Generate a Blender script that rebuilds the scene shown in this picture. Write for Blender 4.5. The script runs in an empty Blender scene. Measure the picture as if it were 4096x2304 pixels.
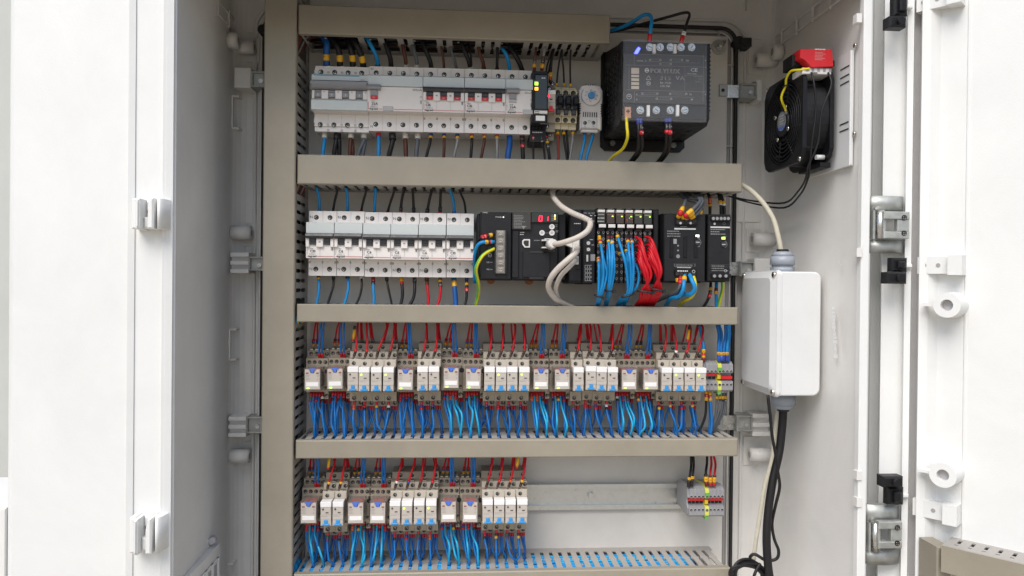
import bpy, bmesh, math, random
from mathutils import Vector, Matrix
random.seed(11)
R = math.radians
S = 0.001                                   # everything is drawn in millimetres
sc = bpy.context.scene
C = sc.collection
# ---------------------------------------------------------------- camera
F, CX, CY, VX, VY, DP, ROLL = 2950., 2048., 1152., 1855., 1132., 1010., .0095
yw = Vector(((VX-CX)/F, -(VY-CY)/F, -1)).normalized()
up = Vector((ROLL, 1, 0)); zw = (up - yw*up.dot(yw)).normalized()
xw = yw.cross(zw)
M3 = Matrix((xw, yw, zw))
cam = bpy.data.cameras.new('camera'); co = bpy.data.objects.new('camera', cam); C.objects.link(co)
cam.sensor_width = 36; cam.lens = 36*F/4096; cam.clip_start = .02; cam.clip_end = 200
co.matrix_world = Matrix.Translation((0, -DP*S, 0)) @ M3.to_4x4()
sc.camera = co
# ---------------------------------------------------------------- light
SUN_EL, SUN_AZ = R(52), R(-27)              # azimuth: 0 = straight from behind the camera, minus = from the left
w = bpy.data.worlds.new('World'); sc.world = w; w.use_nodes = True
nt = w.node_tree; bg = nt.nodes['Background']
sky = nt.nodes.new('ShaderNodeTexSky'); sky.sky_type = 'NISHITA'; sky.sun_disc = False
sky.sun_elevation = SUN_EL; sky.air_density = 1.0; sky.dust_density = 2.0; sky.ozone_density = .6
nt.links.new(sky.outputs[0], bg.inputs[0]); bg.inputs[1].default_value = .1
sdir = Vector((math.sin(SUN_AZ)*math.cos(SUN_EL), -math.cos(SUN_AZ)*math.cos(SUN_EL), math.sin(SUN_EL)))  # towards the sun
sky.sun_rotation = math.atan2(sdir.x, sdir.y)
sl = bpy.data.lights.new('sun', 'SUN'); so = bpy.data.objects.new('sun', sl); C.objects.link(so)
sl.energy = 2.0; sl.angle = R(42); sl.color = (1, .965, .92)
so.rotation_euler = sdir.to_track_quat('Z', 'Y').to_euler()
vs = sc.view_settings; vs.view_transform = 'Standard'; vs.look = 'None'; vs.gamma = 1; vs.exposure = 0.68
# ---------------------------------------------------------------- pixel -> place at depth d (mm in front of the mounting plate)
def U(px, py, d):
    v = M3 @ Vector(((px-CX)/F, -(py-CY)/F, -1)); t = (DP-d)/v.y
    return Vector((v.x*t, -d, v.z*t))
def conv(ox, oy, k): return lambda x, y, d: U(ox+x*k, oy+y*k, d)
za = conv(1000, 0, .48305); zb = conv(1900, 0, .48309); zc = conv(1100, 680, .41412); ze = conv(1850, 680, .44643)
zg = conv(1100, 1200, .41408); zh = conv(2000, 1200, .41408); zi = conv(1100, 1704, .41408); zj = conv(2000, 1704, .41408)
zk = conv(0, 0, .79513); zl = conv(0, 1152, .79513); zm = conv(2850, 0, .79515); zn = conv(2850, 1152, .79515)
zq = conv(2620, 760, .33138); zr = conv(1900, 830, .2001); zs = conv(2100, 250, .2554); zz = conv(0, 0, 1.)
# ---------------------------------------------------------------- materials
def lin(h):
    h = h.lstrip('#'); o = []
    for k in (0, 2, 4):
        c = int(h[k:k+2], 16)/255; o.append(c/12.92 if c <= .04045 else ((c+.055)/1.055)**2.4)
    return o
MATS = {}
def mat(name, c, rough=.5, metal=0., var=.05, bump=.0, scale=90., emit=0., alpha=1., spec=.5, streak=False, smudge=0.):
    if isinstance(c, str): c = lin(c)
    m = bpy.data.materials.new(name); m.use_nodes = True; t = m.node_tree; p = t.nodes['Principled BSDF']
    p.inputs['Roughness'].default_value = rough; p.inputs['Metallic'].default_value = metal
    p.inputs['Specular IOR Level'].default_value = spec
    p.inputs['Base Color'].default_value = (*c, 1)
    if emit:
        p.inputs['Emission Color'].default_value = (*c, 1); p.inputs['Emission Strength'].default_value = emit
    tc = t.nodes.new('ShaderNodeTexCoord'); mp = t.nodes.new('ShaderNodeMapping')
    if streak: mp.inputs['Scale'].default_value = (1, 1, .08)
    t.links.new(tc.outputs['Object'], mp.inputs['Vector'])
    if var:
        n = t.nodes.new('ShaderNodeTexNoise'); n.inputs['Scale'].default_value = scale; n.inputs['Detail'].default_value = 5
        n.inputs['Roughness'].default_value = .65
        t.links.new(mp.outputs[0], n.inputs['Vector'])
        r = t.nodes.new('ShaderNodeMapRange'); r.inputs['From Min'].default_value = .3; r.inputs['From Max'].default_value = .7
        r.inputs['To Min'].default_value = 1-var; r.inputs['To Max'].default_value = 1+var
        t.links.new(n.outputs['Fac'], r.inputs['Value'])
        v = t.nodes.new('ShaderNodeVectorMath'); v.operation = 'SCALE'; v.inputs[0].default_value = c
        if smudge:      # broad uneven wear: handling marks and dust, much larger than the grain
            n3 = t.nodes.new('ShaderNodeTexNoise'); n3.inputs['Scale'].default_value = 7; n3.inputs['Detail'].default_value = 7; n3.inputs['Roughness'].default_value = .72; n3.inputs['Distortion'].default_value = .6
            t.links.new(tc.outputs['Object'], n3.inputs['Vector']); r3 = t.nodes.new('ShaderNodeMapRange')
            r3.inputs['From Min'].default_value = .35; r3.inputs['From Max'].default_value = .62; r3.inputs['To Min'].default_value = 1-smudge; r3.inputs['To Max'].default_value = 1
            t.links.new(n3.outputs['Fac'], r3.inputs['Value']); ml = t.nodes.new('ShaderNodeMath'); ml.operation = 'MULTIPLY'
            t.links.new(r.outputs[0], ml.inputs[0]); t.links.new(r3.outputs[0], ml.inputs[1]); t.links.new(ml.outputs[0], v.inputs['Scale'])
        else: t.links.new(r.outputs[0], v.inputs['Scale'])
        t.links.new(v.outputs[0], p.inputs['Base Color'])
        r2 = t.nodes.new('ShaderNodeMapRange'); r2.inputs['From Min'].default_value = .3; r2.inputs['From Max'].default_value = .7
        r2.inputs['To Min'].default_value = max(.03, rough-.1); r2.inputs['To Max'].default_value = min(1, rough+.1)
        t.links.new(n.outputs['Fac'], r2.inputs['Value']); t.links.new(r2.outputs[0], p.inputs['Roughness'])
    if bump:
        n2 = t.nodes.new('ShaderNodeTexNoise'); n2.inputs['Scale'].default_value = 900; n2.inputs['Detail'].default_value = 2
        t.links.new(tc.outputs['Object'], n2.inputs['Vector'])
        b = t.nodes.new('ShaderNodeBump'); b.inputs['Strength'].default_value = bump; b.inputs['Distance'].default_value = .0006
        t.links.new(n2.outputs['Fac'], b.inputs['Height']); t.links.new(b.outputs[0], p.inputs['Normal'])
    if alpha < 1:
        tr = t.nodes.new('ShaderNodeBsdfTransparent'); mx = t.nodes.new('ShaderNodeMixShader'); mx.inputs[0].default_value = alpha
        t.links.new(tr.outputs[0], mx.inputs[1]); t.links.new(p.outputs[0], mx.inputs[2])
        t.links.new(mx.outputs[0], t.nodes['Material Output'].inputs[0])
    MATS[name] = m
    return m
duct_m = mat('grey duct plastic', (.292, .262, .205), .45, var=.04, bump=.25, scale=30, smudge=.10)
duct_i = mat('grey duct side plastic', (.35, .33, .305), .5, var=.04, scale=30)
wall_m = mat('light grey moulded polyester', (.71, .695, .665), .42, var=.035, bump=.35, scale=8, smudge=.08)
door_m = mat('white grey door polyester', (.74, .745, .73), .45, var=.02, bump=.25, scale=6, smudge=.05)
plate_m = mat('painted mounting plate', (.60, .575, .535), .5, var=.05, bump=.2, scale=7, smudge=.10)
chan_m = mat('grey frame channel', (.33, .32, .31), .55, var=.06)
rub_m = mat('black rubber', (.012, .012, .013), .6, var=.2)
wht = mat('white breaker plastic', (.74, .70, .67), .4, var=.02, bump=.1)
wht2 = mat('warm grey white plastic', (.66, .645, .62), .42, var=.03, bump=.1)
paper = mat('white label', (.76, .75, .74), .6, var=.01)
pale = mat('pale blue window plastic', (.60, .64, .635), .2, var=.03, alpha=.88)
cyan_m = mat('cyan print', (.03, .33, .5), .5, var=.02)
dgrey = mat('dark grey lever plastic', (.035, .036, .042), .4, var=.1)
mgrey = mat('mid grey plastic', (.27, .27, .285), .45, var=.05)
lgrey = mat('light grey plastic', (.46, .45, .45), .45, var=.04)
blk = mat('black plastic', (.0075, .0075, .009), .42, var=.15, bump=.15, spec=.32)
blk2 = mat('satin black plastic', (.0125, .0125, .0145), .5, var=.15, bump=.2, spec=.32)
hole_m = mat('dark recess shade', (.02, .018, .016), .7, var=.1)  # near black on proud faces, painted shade for holes and slots
redp = mat('red plastic', (.55, .012, .016), .4, var=.06)
steel = mat('zinc plated steel', (.62, .62, .60), .28, metal=1, var=.12, scale=220)
steel2 = mat('galvanised steel', (.44, .45, .43), .52, metal=.75, var=.18, scale=90)
screw_m = mat('nickel screw', (.64, .60, .54), .25, metal=1, var=.15, scale=300)
copper = mat('copper screw', (.75, .36, .20), .3, metal=1, var=.1)
rail_m = mat('galvanised rail steel', (.60, .605, .58), .36, metal=.8, var=.06, scale=160)
sock_m = mat('taupe socket plastic', (.34, .29, .22), .5, var=.06, bump=.1)
sock_l = mat('pale socket plastic', (.47, .425, .355), .5, var=.04, bump=.1)
rel_m = mat('pale relay plastic', (.47, .425, .375), .42, var=.03)
bluep = mat('blue lever plastic', (.035, .27, .60), .35, var=.05)
bluet = mat('blue tab plastic', (.07, .16, .58), .35, var=.05)
smoke = mat('smoky clear plastic', (.30, .27, .25), .12, var=.0, alpha=.27)
clear = mat('clear plastic', (.5, .5, .51), .05, var=.0, alpha=.07, spec=.9)
clearm = mat('clear terminal cover', (.5, .48, .46), .08, var=.0, alpha=.14)
coil = mat('dark relay coil', (.10, .085, .08), .6, var=.2)
redblk = mat('red contact block', (.62, .085, .05), .45, var=.1)
beige = mat('beige terminal plastic', (.56, .49, .33), .5, var=.05)
termg = mat('grey terminal plastic', (.27, .27, .28), .45, var=.05)
termy = mat('yellow green terminal', (.60, .62, .10), .45, var=.15, scale=120)
termgr = mat('green terminal plastic', (.12, .36, .08), .45, var=.08)
ink = mat('dark ink', (.06, .06, .065), .7, var=0)
inkg = mat('grey ink', (.30, .29, .29), .7, var=0)
inkw = mat('white ink', (.60, .60, .60), .6, var=0)
inkdk = mat('dim white ink', (.22, .22, .22), .6, var=0)
inkr = mat('red ink', (.50, .02, .03), .6, var=0)
led_g = mat('lit green lamp', (.45, 1., .08), .4, var=0, emit=1.3)
led_o = mat('lit amber lamp', (1., .42, .03), .4, var=0, emit=1.6)
led_r = mat('lit red lamp', (1., .01, .05), .4, var=0, emit=1.6)
led_b = mat('lit blue lamp', (.06, .08, 1.), .4, var=0, emit=4.)
led_w = mat('lit white lamp', (.9, 1., .85), .4, var=0, emit=1.)
led_off = mat('dark lamp lens', (.05, .055, .05), .3, var=0)
boxw = mat('white junction box plastic', (.68, .69, .69), .38, var=.025, bump=.2, scale=12, smudge=.06)
gland_m = mat('grey gland nylon', (.30, .33, .38), .4, var=.05)
WC = {}
for k, c, rg in (('blue', (.011, .15, .45), .40), ('sky', (.010, .225, .52), .40), ('cyan', (.02, .36, .62), .36), ('red', (.47, .004, .012), .42), ('black', (.012, .011, .012), .42),
              ('brown', (.085, .028, .018), .42), ('grey', (.10, .11, .125), .45), ('silver', (.24, .24, .235), .45), ('white', (.52, .47, .42), .45),
              ('cream', (.55, .52, .42), .5), ('yellow', (.66, .55, .02), .42), ('royal', (.012, .085, .30), .42), ('green', (.12, .42, .06), .42), ('rust', (.20, .03, .02), .45)):
    WC[k] = mat(k+' wire insulation', c, rg, var=.08, scale=140, spec=.3)
SC = {}
for k, c in (('red', (.52, .014, .022)), ('yellow', (.75, .40, .01)), ('black', (.015, .014, .015)), ('white', (.72, .71, .68)), ('blue', (.03, .05, .26)),
             ('darkred', (.17, .008, .015)), ('brown', (.09, .035, .02)), ('cream', (.55, .52, .45)), ('grey', (.17, .15, .135)), ('purple', (.13, .05, .16)),
             ('green', (.03, .12, .05)), ('orange', (.60, .10, .02)), ('royal', (.03, .09, .40)), ('sky', (.02, .24, .5))):
    SC[k] = mat(k+' sleeve', c, .42, var=.06, scale=200)
# ---------------------------------------------------------------- lettering glyphs
GL = {}
def _glyphs():
    cu = bpy.data.curves.new('glyph', 'FONT'); ob = bpy.data.objects.new('glyph', cu); C.objects.link(ob)
    cu.resolution_u = 2
    for ch in 'ABCDEIMNLOPQRSUVWXYZadeghilmnoprtuyz0123456789-.:=~':
        cu.body = ch; dg = bpy.context.evaluated_depsgraph_get(); me = ob.evaluated_get(dg).to_mesh()
        vs_ = [(v.co.x, v.co.y) for v in me.vertices]; fs = [tuple(p.vertices) for p in me.polygons]
        xs = [a for a, b in vs_] or [0]
        GL[ch] = ([(a-min(xs), b) for a, b in vs_], fs, max(xs)-min(xs))
        ob.evaluated_get(dg).to_mesh_clear()
    bpy.data.objects.remove(ob); bpy.data.curves.remove(cu)
_glyphs()
# ---------------------------------------------------------------- mesh building, in mm; d = towards the viewer (world -y)
def wl(o):
    p = Vector((0, 0, 0))
    while o: p += o.location; o = o.parent
    return p
class MB:
    def __init__(s): s.v = []; s.f = []; s.m = []; s.s = []; s.mats = []
    def mi(s, m):
        if m not in s.mats: s.mats.append(m)
        return s.mats.index(m)
    def add(s, vs_, fs, m, smooth=False):
        b = len(s.v); s.v += [tuple(v) for v in vs_]; k = s.mi(m)
        for f in fs: s.f.append(tuple(b+i for i in f)); s.m.append(k); s.s.append(smooth)
        return s
    def box(s, x0, x1, z0, z1, d0, d1, m, b=0.):
        if b:
            vs_ = [(x0, -d0, z0), (x1, -d0, z0), (x1, -d0, z1), (x0, -d0, z1), (x0, -d1+b, z0), (x1, -d1+b, z0), (x1, -d1+b, z1), (x0, -d1+b, z1),
                   (x0+b, -d1, z0+b), (x1-b, -d1, z0+b), (x1-b, -d1, z1-b), (x0+b, -d1, z1-b)]
            fs = [(3, 2, 1, 0), (8, 9, 10, 11)]
            for a in (0, 4):
                for i in range(4): fs.append((a+i, a+(i+1) % 4, a+4+(i+1) % 4, a+4+i))
        else:
            vs_ = [(x0, -d0, z0), (x1, -d0, z0), (x1, -d0, z1), (x0, -d0, z1), (x0, -d1, z0), (x1, -d1, z0), (x1, -d1, z1), (x0, -d1, z1)]
            fs = [(3, 2, 1, 0), (4, 5, 6, 7)] + [(i, (i+1) % 4, 4+(i+1) % 4, 4+i) for i in range(4)]
        return s.add(vs_, fs, m)
    def prism(s, pts, a0, a1, ax, m, b=0., smooth=False):
        g = {'d': lambda p, a: (p[0], -a, p[1]), 'x': lambda p, a: (a, -p[0], p[1]), 'z': lambda p, a: (p[0], -p[1], a)}[ax]
        n = len(pts)
        if b and ax == 'd':
            cx = sum(p[0] for p in pts)/n; cz = sum(p[1] for p in pts)/n
            hx = max(abs(p[0]-cx) for p in pts); hz = max(abs(p[1]-cz) for p in pts)
            ins = [(cx+(p[0]-cx)*(1-b/hx), cz+(p[1]-cz)*(1-b/hz)) for p in pts]
            vs_ = [g(p, a0) for p in pts]+[g(p, a1-b) for p in pts]+[g(p, a1) for p in ins]
            fs = [(tuple(range(n))), tuple(range(2*n, 3*n))]
            for r in (0, n):
                for i in range(n): fs.append((r+i, r+(i+1) % n, r+n+(i+1) % n, r+n+i))
            return s.add(vs_, fs, m, smooth)
        vs_ = [g(p, a0) for p in pts]+[g(p, a1) for p in pts]
        fs = [tuple(range(n)), tuple(range(n, 2*n))]
        s.add(vs_, fs, m); b0 = len(s.v)-2*n; k = s.mi(m)
        for i in range(n): s.f.append((b0+i, b0+(i+1) % n, b0+n+(i+1) % n, b0+n+i)); s.m.append(k); s.s.append(smooth)
        return s
    def cyl(s, p, q, r0, m, r1=None, n=14, cap=True, ph=0.):
        p = Vector(p); q = Vector(q); r1 = r0 if r1 is None else r1; a = (q-p).normalized()
        e = a.orthogonal().normalized(); f = a.cross(e); vs_ = []
        for c, r in ((p, r0), (q, r1)):
            for i in range(n):
                t = ph+2*math.pi*i/n; vs_.append(c+(e*math.cos(t)+f*math.sin(t))*r)
        s.add(vs_, [(i, (i+1) % n, n+(i+1) % n, n+i) for i in range(n)], m, True)
        if cap:
            k = s.mi(m); b = len(s.v)-2*n
            s.f += [tuple(b+i for i in reversed(range(n))), tuple(b+n+i for i in range(n))]; s.m += [k, k]; s.s += [False, False]
        return s
    def fcyl(s, x, z, d0, d1, r, m, r1=None, n=14): return s.cyl((x, -d0, z), (x, -d1, z), r, m, r1, n)
    def ring(s, c, ax, r, t, m, n=28, k=6):
        c = Vector(c); ax = Vector(ax).normalized(); e = ax.orthogonal().normalized(); f = ax.cross(e)
        pts = [c+(e*math.cos(2*math.pi*i/n)+f*math.sin(2*math.pi*i/n))*r for i in range(n)]
        return s.tube(pts, t, m, k, closed=True)
    def annulus(s, p, q, r0, r1, m, n=24):
        p = Vector(p); q = Vector(q); a = (q-p).normalized(); e = a.orthogonal().normalized(); f = a.cross(e); vs_ = []
        for c, r in ((p, r0), (q, r0), (q, r1), (p, r1)):
            for i in range(n):
                t = 2*math.pi*i/n; vs_.append(c+(e*math.cos(t)+f*math.sin(t))*r)
        fs = []
        for a_ in range(4):
            for i in range(n): fs.append((a_*n+i, a_*n+(i+1) % n, ((a_+1) % 4)*n+(i+1) % n, ((a_+1) % 4)*n+i))
        return s.add(vs_, fs, m)
    def tube(s, pts, r, m, n=6, closed=False):
        P = [Vector(p) for p in pts]; N = len(P); vs_ = []; fs = []
        t0 = (P[1]-P[0]).normalized(); e = t0.orthogonal().normalized()
        for i in range(N):
            if closed: t = (P[(i+1) % N]-P[i-1]).normalized()
            else: t = (P[min(i+1, N-1)]-P[max(i-1, 0)]).normalized()
            e = (e-t*e.dot(t)).normalized(); f = t.cross(e); rr = r[i] if isinstance(r, (list, tuple)) else r
            for j in range(n): vs_.append(P[i]+(e*math.cos(2*math.pi*j/n)+f*math.sin(2*math.pi*j/n))*rr)
        for i in range(N if closed else N-1):
            for j in range(n): fs.append((i*n+j, i*n+(j+1) % n, ((i+1) % N)*n+(j+1) % n, ((i+1) % N)*n+j))
        s.add(vs_, fs, m, True)
        if not closed:
            k = s.mi(m); b = len(s.v)-N*n
            s.f += [tuple(b+j for j in reversed(range(n))), tuple(b+(N-1)*n+j for j in range(n))]; s.m += [k, k]; s.s += [False, False]
        return s
    def obox(s, c, ax, ay, az, m):
        c, ax, ay, az = map(Vector, (c, ax, ay, az))
        vs_ = [c+ax*i+ay*j+az*k for k in (-1, 1) for j in (-1, 1) for i in (-1, 1)]
        return s.add(vs_, [(0, 1, 3, 2), (4, 5, 7, 6), (0, 1, 5, 4), (2, 3, 7, 6), (0, 2, 6, 4), (1, 3, 7, 5)], m)
    def sheet(s, pts, z0, z1, m, th=3., side=1):
        """a moulded panel with the plan outline pts (Vectors, x/y used), extruded upright and given thickness"""
        P = [Vector((p[0], p[1])) for p in pts]; N = len(P); Q = []
        for i in range(N):
            t = (P[min(i+1, N-1)]-P[max(i-1, 0)]).normalized(); Q.append(P[i]+Vector((-t.y, t.x))*th*side)
        loop = P+Q[::-1]; n = len(loop)
        vs_ = [(p.x, p.y, z0) for p in loop]+[(p.x, p.y, z1) for p in loop]
        fs = [(i, (i+1) % n, n+(i+1) % n, n+i) for i in range(n)]
        for b in (0, n): fs += [(b+i, b+i+1, b+n-2-i, b+n-1-i) for i in range(N-1)]
        return s.add(vs_, fs, m)
    def text(s, t, h, x, z, d, m, al='l', X=(1, 0, 0), Z=(0, 0, 1), o=None, wide=1., bold=0.):
        if bold:
            for k_ in (1, 2): s.text(t, h, x+bold*k_, z, d, m, al, X, Z, None if o is None else Vector(o)+Vector(X)*bold*k_, wide)
        k = h/.72; adv = []; w_ = 0.
        for ch in t:
            adv.append(w_); w_ += (.32 if ch == ' ' or ch not in GL else GL[ch][2]+.09)*k*wide
        off = {'l': 0., 'c': -w_/2, 'r': -w_}[al]; o = Vector((x, -d, z)) if o is None else Vector(o); X = Vector(X); Z = Vector(Z)
        for ch, a in zip(t, adv):
            if ch in GL: s.add([o+X*(off+a+p*k*wide)+Z*(q*k) for p, q in GL[ch][0]], GL[ch][1], m)
        return s
    def lines(s, x, z, d, n, wid, h, gap, m):
        """small rows of print, too fine to read"""
        for i in range(n):
            a = x; zz_ = z-i*gap; end = x+wid*(.6+.4*random.random())
            while a < end:
                b = min(end, a+h*(.7+1.6*random.random())); s.add([(a, -d, zz_-h), (b, -d, zz_-h), (b, -d, zz_), (a, -d, zz_)], [(0, 1, 2, 3)], m); a = b+h*.45
        return s
    def mesh(s, name, o=(0, 0, 0)):
        o = Vector(o); me = bpy.data.meshes.new(name)
        me.from_pydata([((v[0]-o.x)*S, (v[1]-o.y)*S, (v[2]-o.z)*S) for v in s.v], [], s.f)
        for m in s.mats: me.materials.append(m)
        me.polygons.foreach_set('material_index', s.m); me.polygons.foreach_set('use_smooth', s.s)
        bm = bmesh.new(); bm.from_mesh(me); bmesh.ops.recalc_face_normals(bm, faces=bm.faces); bm.to_mesh(me); bm.free()
        me.update(); return me
    def build(s, name, parent=None, o=None, label=None, cat=None, group=None, kind=None):
        if parent is not None:
            o = wl(parent)/S; ob = bpy.data.objects.new(name, s.mesh(name, o)); ob.parent = parent
        else:
            if o is None:
                n = len(s.v); lo = min(v[2] for v in s.v); o = (sum(v[0] for v in s.v)/n, sum(v[1] for v in s.v)/n, lo)
            ob = bpy.data.objects.new(name, s.mesh(name, o)); ob.location = Vector(o)*S
        C.objects.link(ob); return tag(ob, label, cat, group, kind)
def tag(o, label=None, cat=None, group=None, kind=None):
    for k, v in (('label', label), ('category', cat), ('group', group), ('kind', kind)):
        if v: o[k] = v
    return o
def thing(name, label, cat, o=(0, 0, 0), group=None):
    e = bpy.data.objects.new(name, None); C.objects.link(e); e.location = Vector(o)*S; e.empty_display_size = .01
    return tag(e, label, cat, group)
def inst(name, me, parent, x, z, d, rot=0.):
    o = bpy.data.objects.new(name, me); C.objects.link(o); o.parent = parent
    o.location = Vector((x, -d, z))*S - wl(parent)
    if rot: o.rotation_euler = (0, rot, 0)
    return o
def copy_tree(o, parent=None):
    c = o.copy(); C.objects.link(c); c.parent = parent
    for ch in list(o.children):
        if not ch.name.startswith('lamp'): copy_tree(ch, c)          # every copy gets a lamp of its own
    return c
def cat_rom(P, n=5):
    P = [Vector(p) for p in P]
    if len(P) < 3:
        return [P[0].lerp(P[-1], i/n) for i in range(n+1)]
    Q = [P[0]*2-P[1]]+P+[P[-1]*2-P[-2]]; out = []
    for i in range(1, len(Q)-2):
        a, b, c, d = Q[i-1:i+3]
        for j in range(n):
            t = j/n; out.append(.5*((2*b)+(c-a)*t+(2*a-5*b+4*c-d)*t*t+(3*b-a-3*c+d)*t**3))
    out.append(P[-1]); return out
def walk(P, a, b):
    """the piece of polyline P between arc lengths a and b"""
    out = []; L = 0.
    for i in range(len(P)-1):
        l = (P[i+1]-P[i]).length
        if l <= 0: continue
        for t in ((a-L)/l, (b-L)/l):
            if 0 <= t < 1: out.append((L+t*l, P[i].lerp(P[i+1], t)))
        if a < L+l < b: out.append((L+l, P[i+1]))
        L += l
    out.sort(key=lambda q: q[0]); return [p for _, p in out]
def wire(P, col, r, label, sleeves=(), group=None, n=6, seg=5, first=None, cat='wire', name='wire', digits=True, mark=1.35):
    """P in mm, terminal end last; sleeves are stacked from the terminal end: 'red:5' or 'red:5:3.2' (colour, length, radius)"""
    Q = cat_rom(P, seg)
    mb = MB().tube(Q, r, WC[col], n); o = mb.build(name, None, tuple(Q[-1]), label, cat, group)
    B = Q[::-1]; a = 0.
    for i, sp in enumerate(sleeves):
        sp = sp.split(':'); l = float(sp[1]); rr = float(sp[2]) if len(sp) > 2 else r*mark+.25
        piece = walk(B, a+.05, a+l-.25); a += l
        if sp[0] == '-' or len(piece) < 2: continue
        s_ = MB().tube(piece, rr, SC[sp[0]], 8)
        mid = piece[len(piece)//2]; 
        if sp[0] in ('yellow', 'white', 'red', 'black') and l >= 3.5 and i > 0 and digits:
            ax = (piece[0]-piece[-1]).normalized(); sd = ax.cross(Vector((0, -1, 0)))
            mid = (piece[0]+piece[-1])/2+Vector((0, -rr-.08, 0)); im = ink if sp[0] in ('yellow', 'white') else inkw
            s_.text(random.choice('0122345'), min(2.6, rr*1.5), 0, 0, 0, im, 'c', X=ax, Z=-sd, o=mid+sd*rr*.6)
        s_.build('ferrule' if i == 0 and sp[0] in ('red', 'grey', 'darkred') else 'marker_sleeve', o)
    return o
def bar(mb, p, q, w2, m): return mb.cyl(p, q, w2, m, n=6)
ORD = ['first', 'second', 'third', 'fourth', 'fifth', 'sixth', 'seventh', 'eighth', 'ninth', 'tenth', 'eleventh', 'twelfth', 'thirteenth', 'fourteenth', 'fifteenth', 'sixteenth', 'seventeenth', 'eighteenth', 'nineteenth', 'twentieth']
# screws shared by many devices
def screw_mesh(name, r, ring=hole_m, head=screw_m, depth=.3):
    mb = MB(); mb.fcyl(0, 0, -.5, .12, r, ring, n=16); mb.fcyl(.1*r, -.12*r, 0, depth, r*.6, head, r*.52, n=14)
    mb.box(-r*.6, r*.6, -r*.2, r*.2, 0, depth+.06, hole_m); mb.box(-r*.2, r*.2, -r*.55, r*.55, 0, depth+.05, hole_m)
    return mb.mesh(name)
TS = screw_mesh('terminal_screw', 3.15)
TSS = screw_mesh('small_terminal_screw', 2.5)
# ================================================================ setting
conc = mat('warm paving', (.40, .35, .28), .85, var=.15, scale=3)
bwall = mat('pale rendered wall', (.50, .51, .48), .9, var=.06, scale=5)
mb = MB(); mb.box(-9000, 9000, -1260, -1200, -1300, 14000, conc); mb.build('ground', None, (0, 0, -1260), kind='structure')
mb = MB(); mb.box(-3000, 3000, -1200, 1700, -1300, -1240, bwall); mb.build('background_wall', None, (0, 1240, -1200), kind='structure')
# low white unit far left
lc = thing('white_unit', 'low white unit at far left edge behind the open door', 'cabinet', (-900, 250, -1200))
mb = MB(); mb.box(-1500, -687, -1200, -347, -330, -150, door_m, 2); mb.build('body', lc)
mb = MB(); mb.box(-686.5, -677, -1200, -358, -330, -156, rub_m); mb.build('gap_strip', lc)  # black strip painting in the shade of the gap beside the unit
mb = MB(); mb.box(-686.5, -675, -1200, -400, -330, -300, lgrey); mb.build('side_post', lc)
# ================================================================ cabinet
cab = thing('control_cabinet', 'open pale grey control cabinet holding all the wiring', 'cabinet', (50, 25, -470))
ZB, ZT, XL, XR = -470, 430, -314., 438.
def xz(px, d): return Vector((U(px, 1132, d).x, -d))
def up_wall(pts, name, z0=ZB, z1=ZT, m=wall_m, th=3, side=1, parent=None): return MB().sheet(pts, z0, z1, m, th, side).build(name, parent or cab)
mb = MB(); mb.box(XL-3, XR+3, ZB, ZT, -30, -25, wall_m); back = mb.build('back_wall', cab)
x0w = xz(3441, 200).x+.4
fil = [(XL+22*(1-math.cos(a)), -(-25+22*(1-math.sin(a)))) for a in [i*math.pi/10 for i in range(5, -1, -1)]]
up_wall([Vector((XL+22, 25))]+[Vector(p) for p in fil]+[Vector((xz(699, 200).x, -204))], 'side_wall', side=-1)
filr = [(XR-22*(1-math.cos(a)), -(-25+22*(1-math.sin(a)))) for a in [i*math.pi/10 for i in range(5, -1, -1)]]
up_wall([Vector((XR-22, 25))]+[Vector(p) for p in filr]+[Vector((x0w, -200))], 'side_wall', side=1)
mb = MB(); mb.box(XL-4, XR+12, ZT, ZT+5, -30, 206, wall_m); mb.build('roof', cab)
mb = MB(); mb.box(XL-4, XR+12, ZB-5, ZB, -30, 206, wall_m); mb.build('floor', cab)
x0, x1 = xz(3440, 205).x, xz(3474, 205).x
mb = MB(); mb.box(x0, x1, ZB, ZT, 198, 207, door_m, 1.2); mb.box(x1-2, x1, ZB, ZT, 120, 198, wall_m)
for y in (95, 1270, 1152/.79515+940, 1152/.79515+1075): p = zm(735, y, 205); mb.box(p.x-4, p.x+2, p.z-5, p.z+5, 200, 208.5, wall_m)
mb.build('front_rim', cab)
x0l = xz(690, 205).x; mb = MB(); mb.box(x0l-6, xz(699, 200).x, ZB, ZT, 198, 205, wall_m, 1); mb.build('front_rim', cab)
mb = MB(); mb.box(XL-4, XR+12, 332, ZT, 198, 206, wall_m, 1); mb.build('front_rim', cab)  # lintel beyond the view, added to darken the upper interior
# ribs along depth near the top of both side walls
for s_, xw_ in ((1, XL), (-1, XR)):
    mb = MB()
    for z in (336, 352): mb.box(min(xw_, xw_+2*s_), max(xw_, xw_+2*s_), z, z+2.4, -22, 195, wall_m)
    for d in (10, 55, 100, 145): mb.box(min(xw_, xw_+2.6*s_), max(xw_, xw_+2.6*s_), 334, 357, d, d+2.4, wall_m)
    mb.build('rib', cab)
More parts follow.
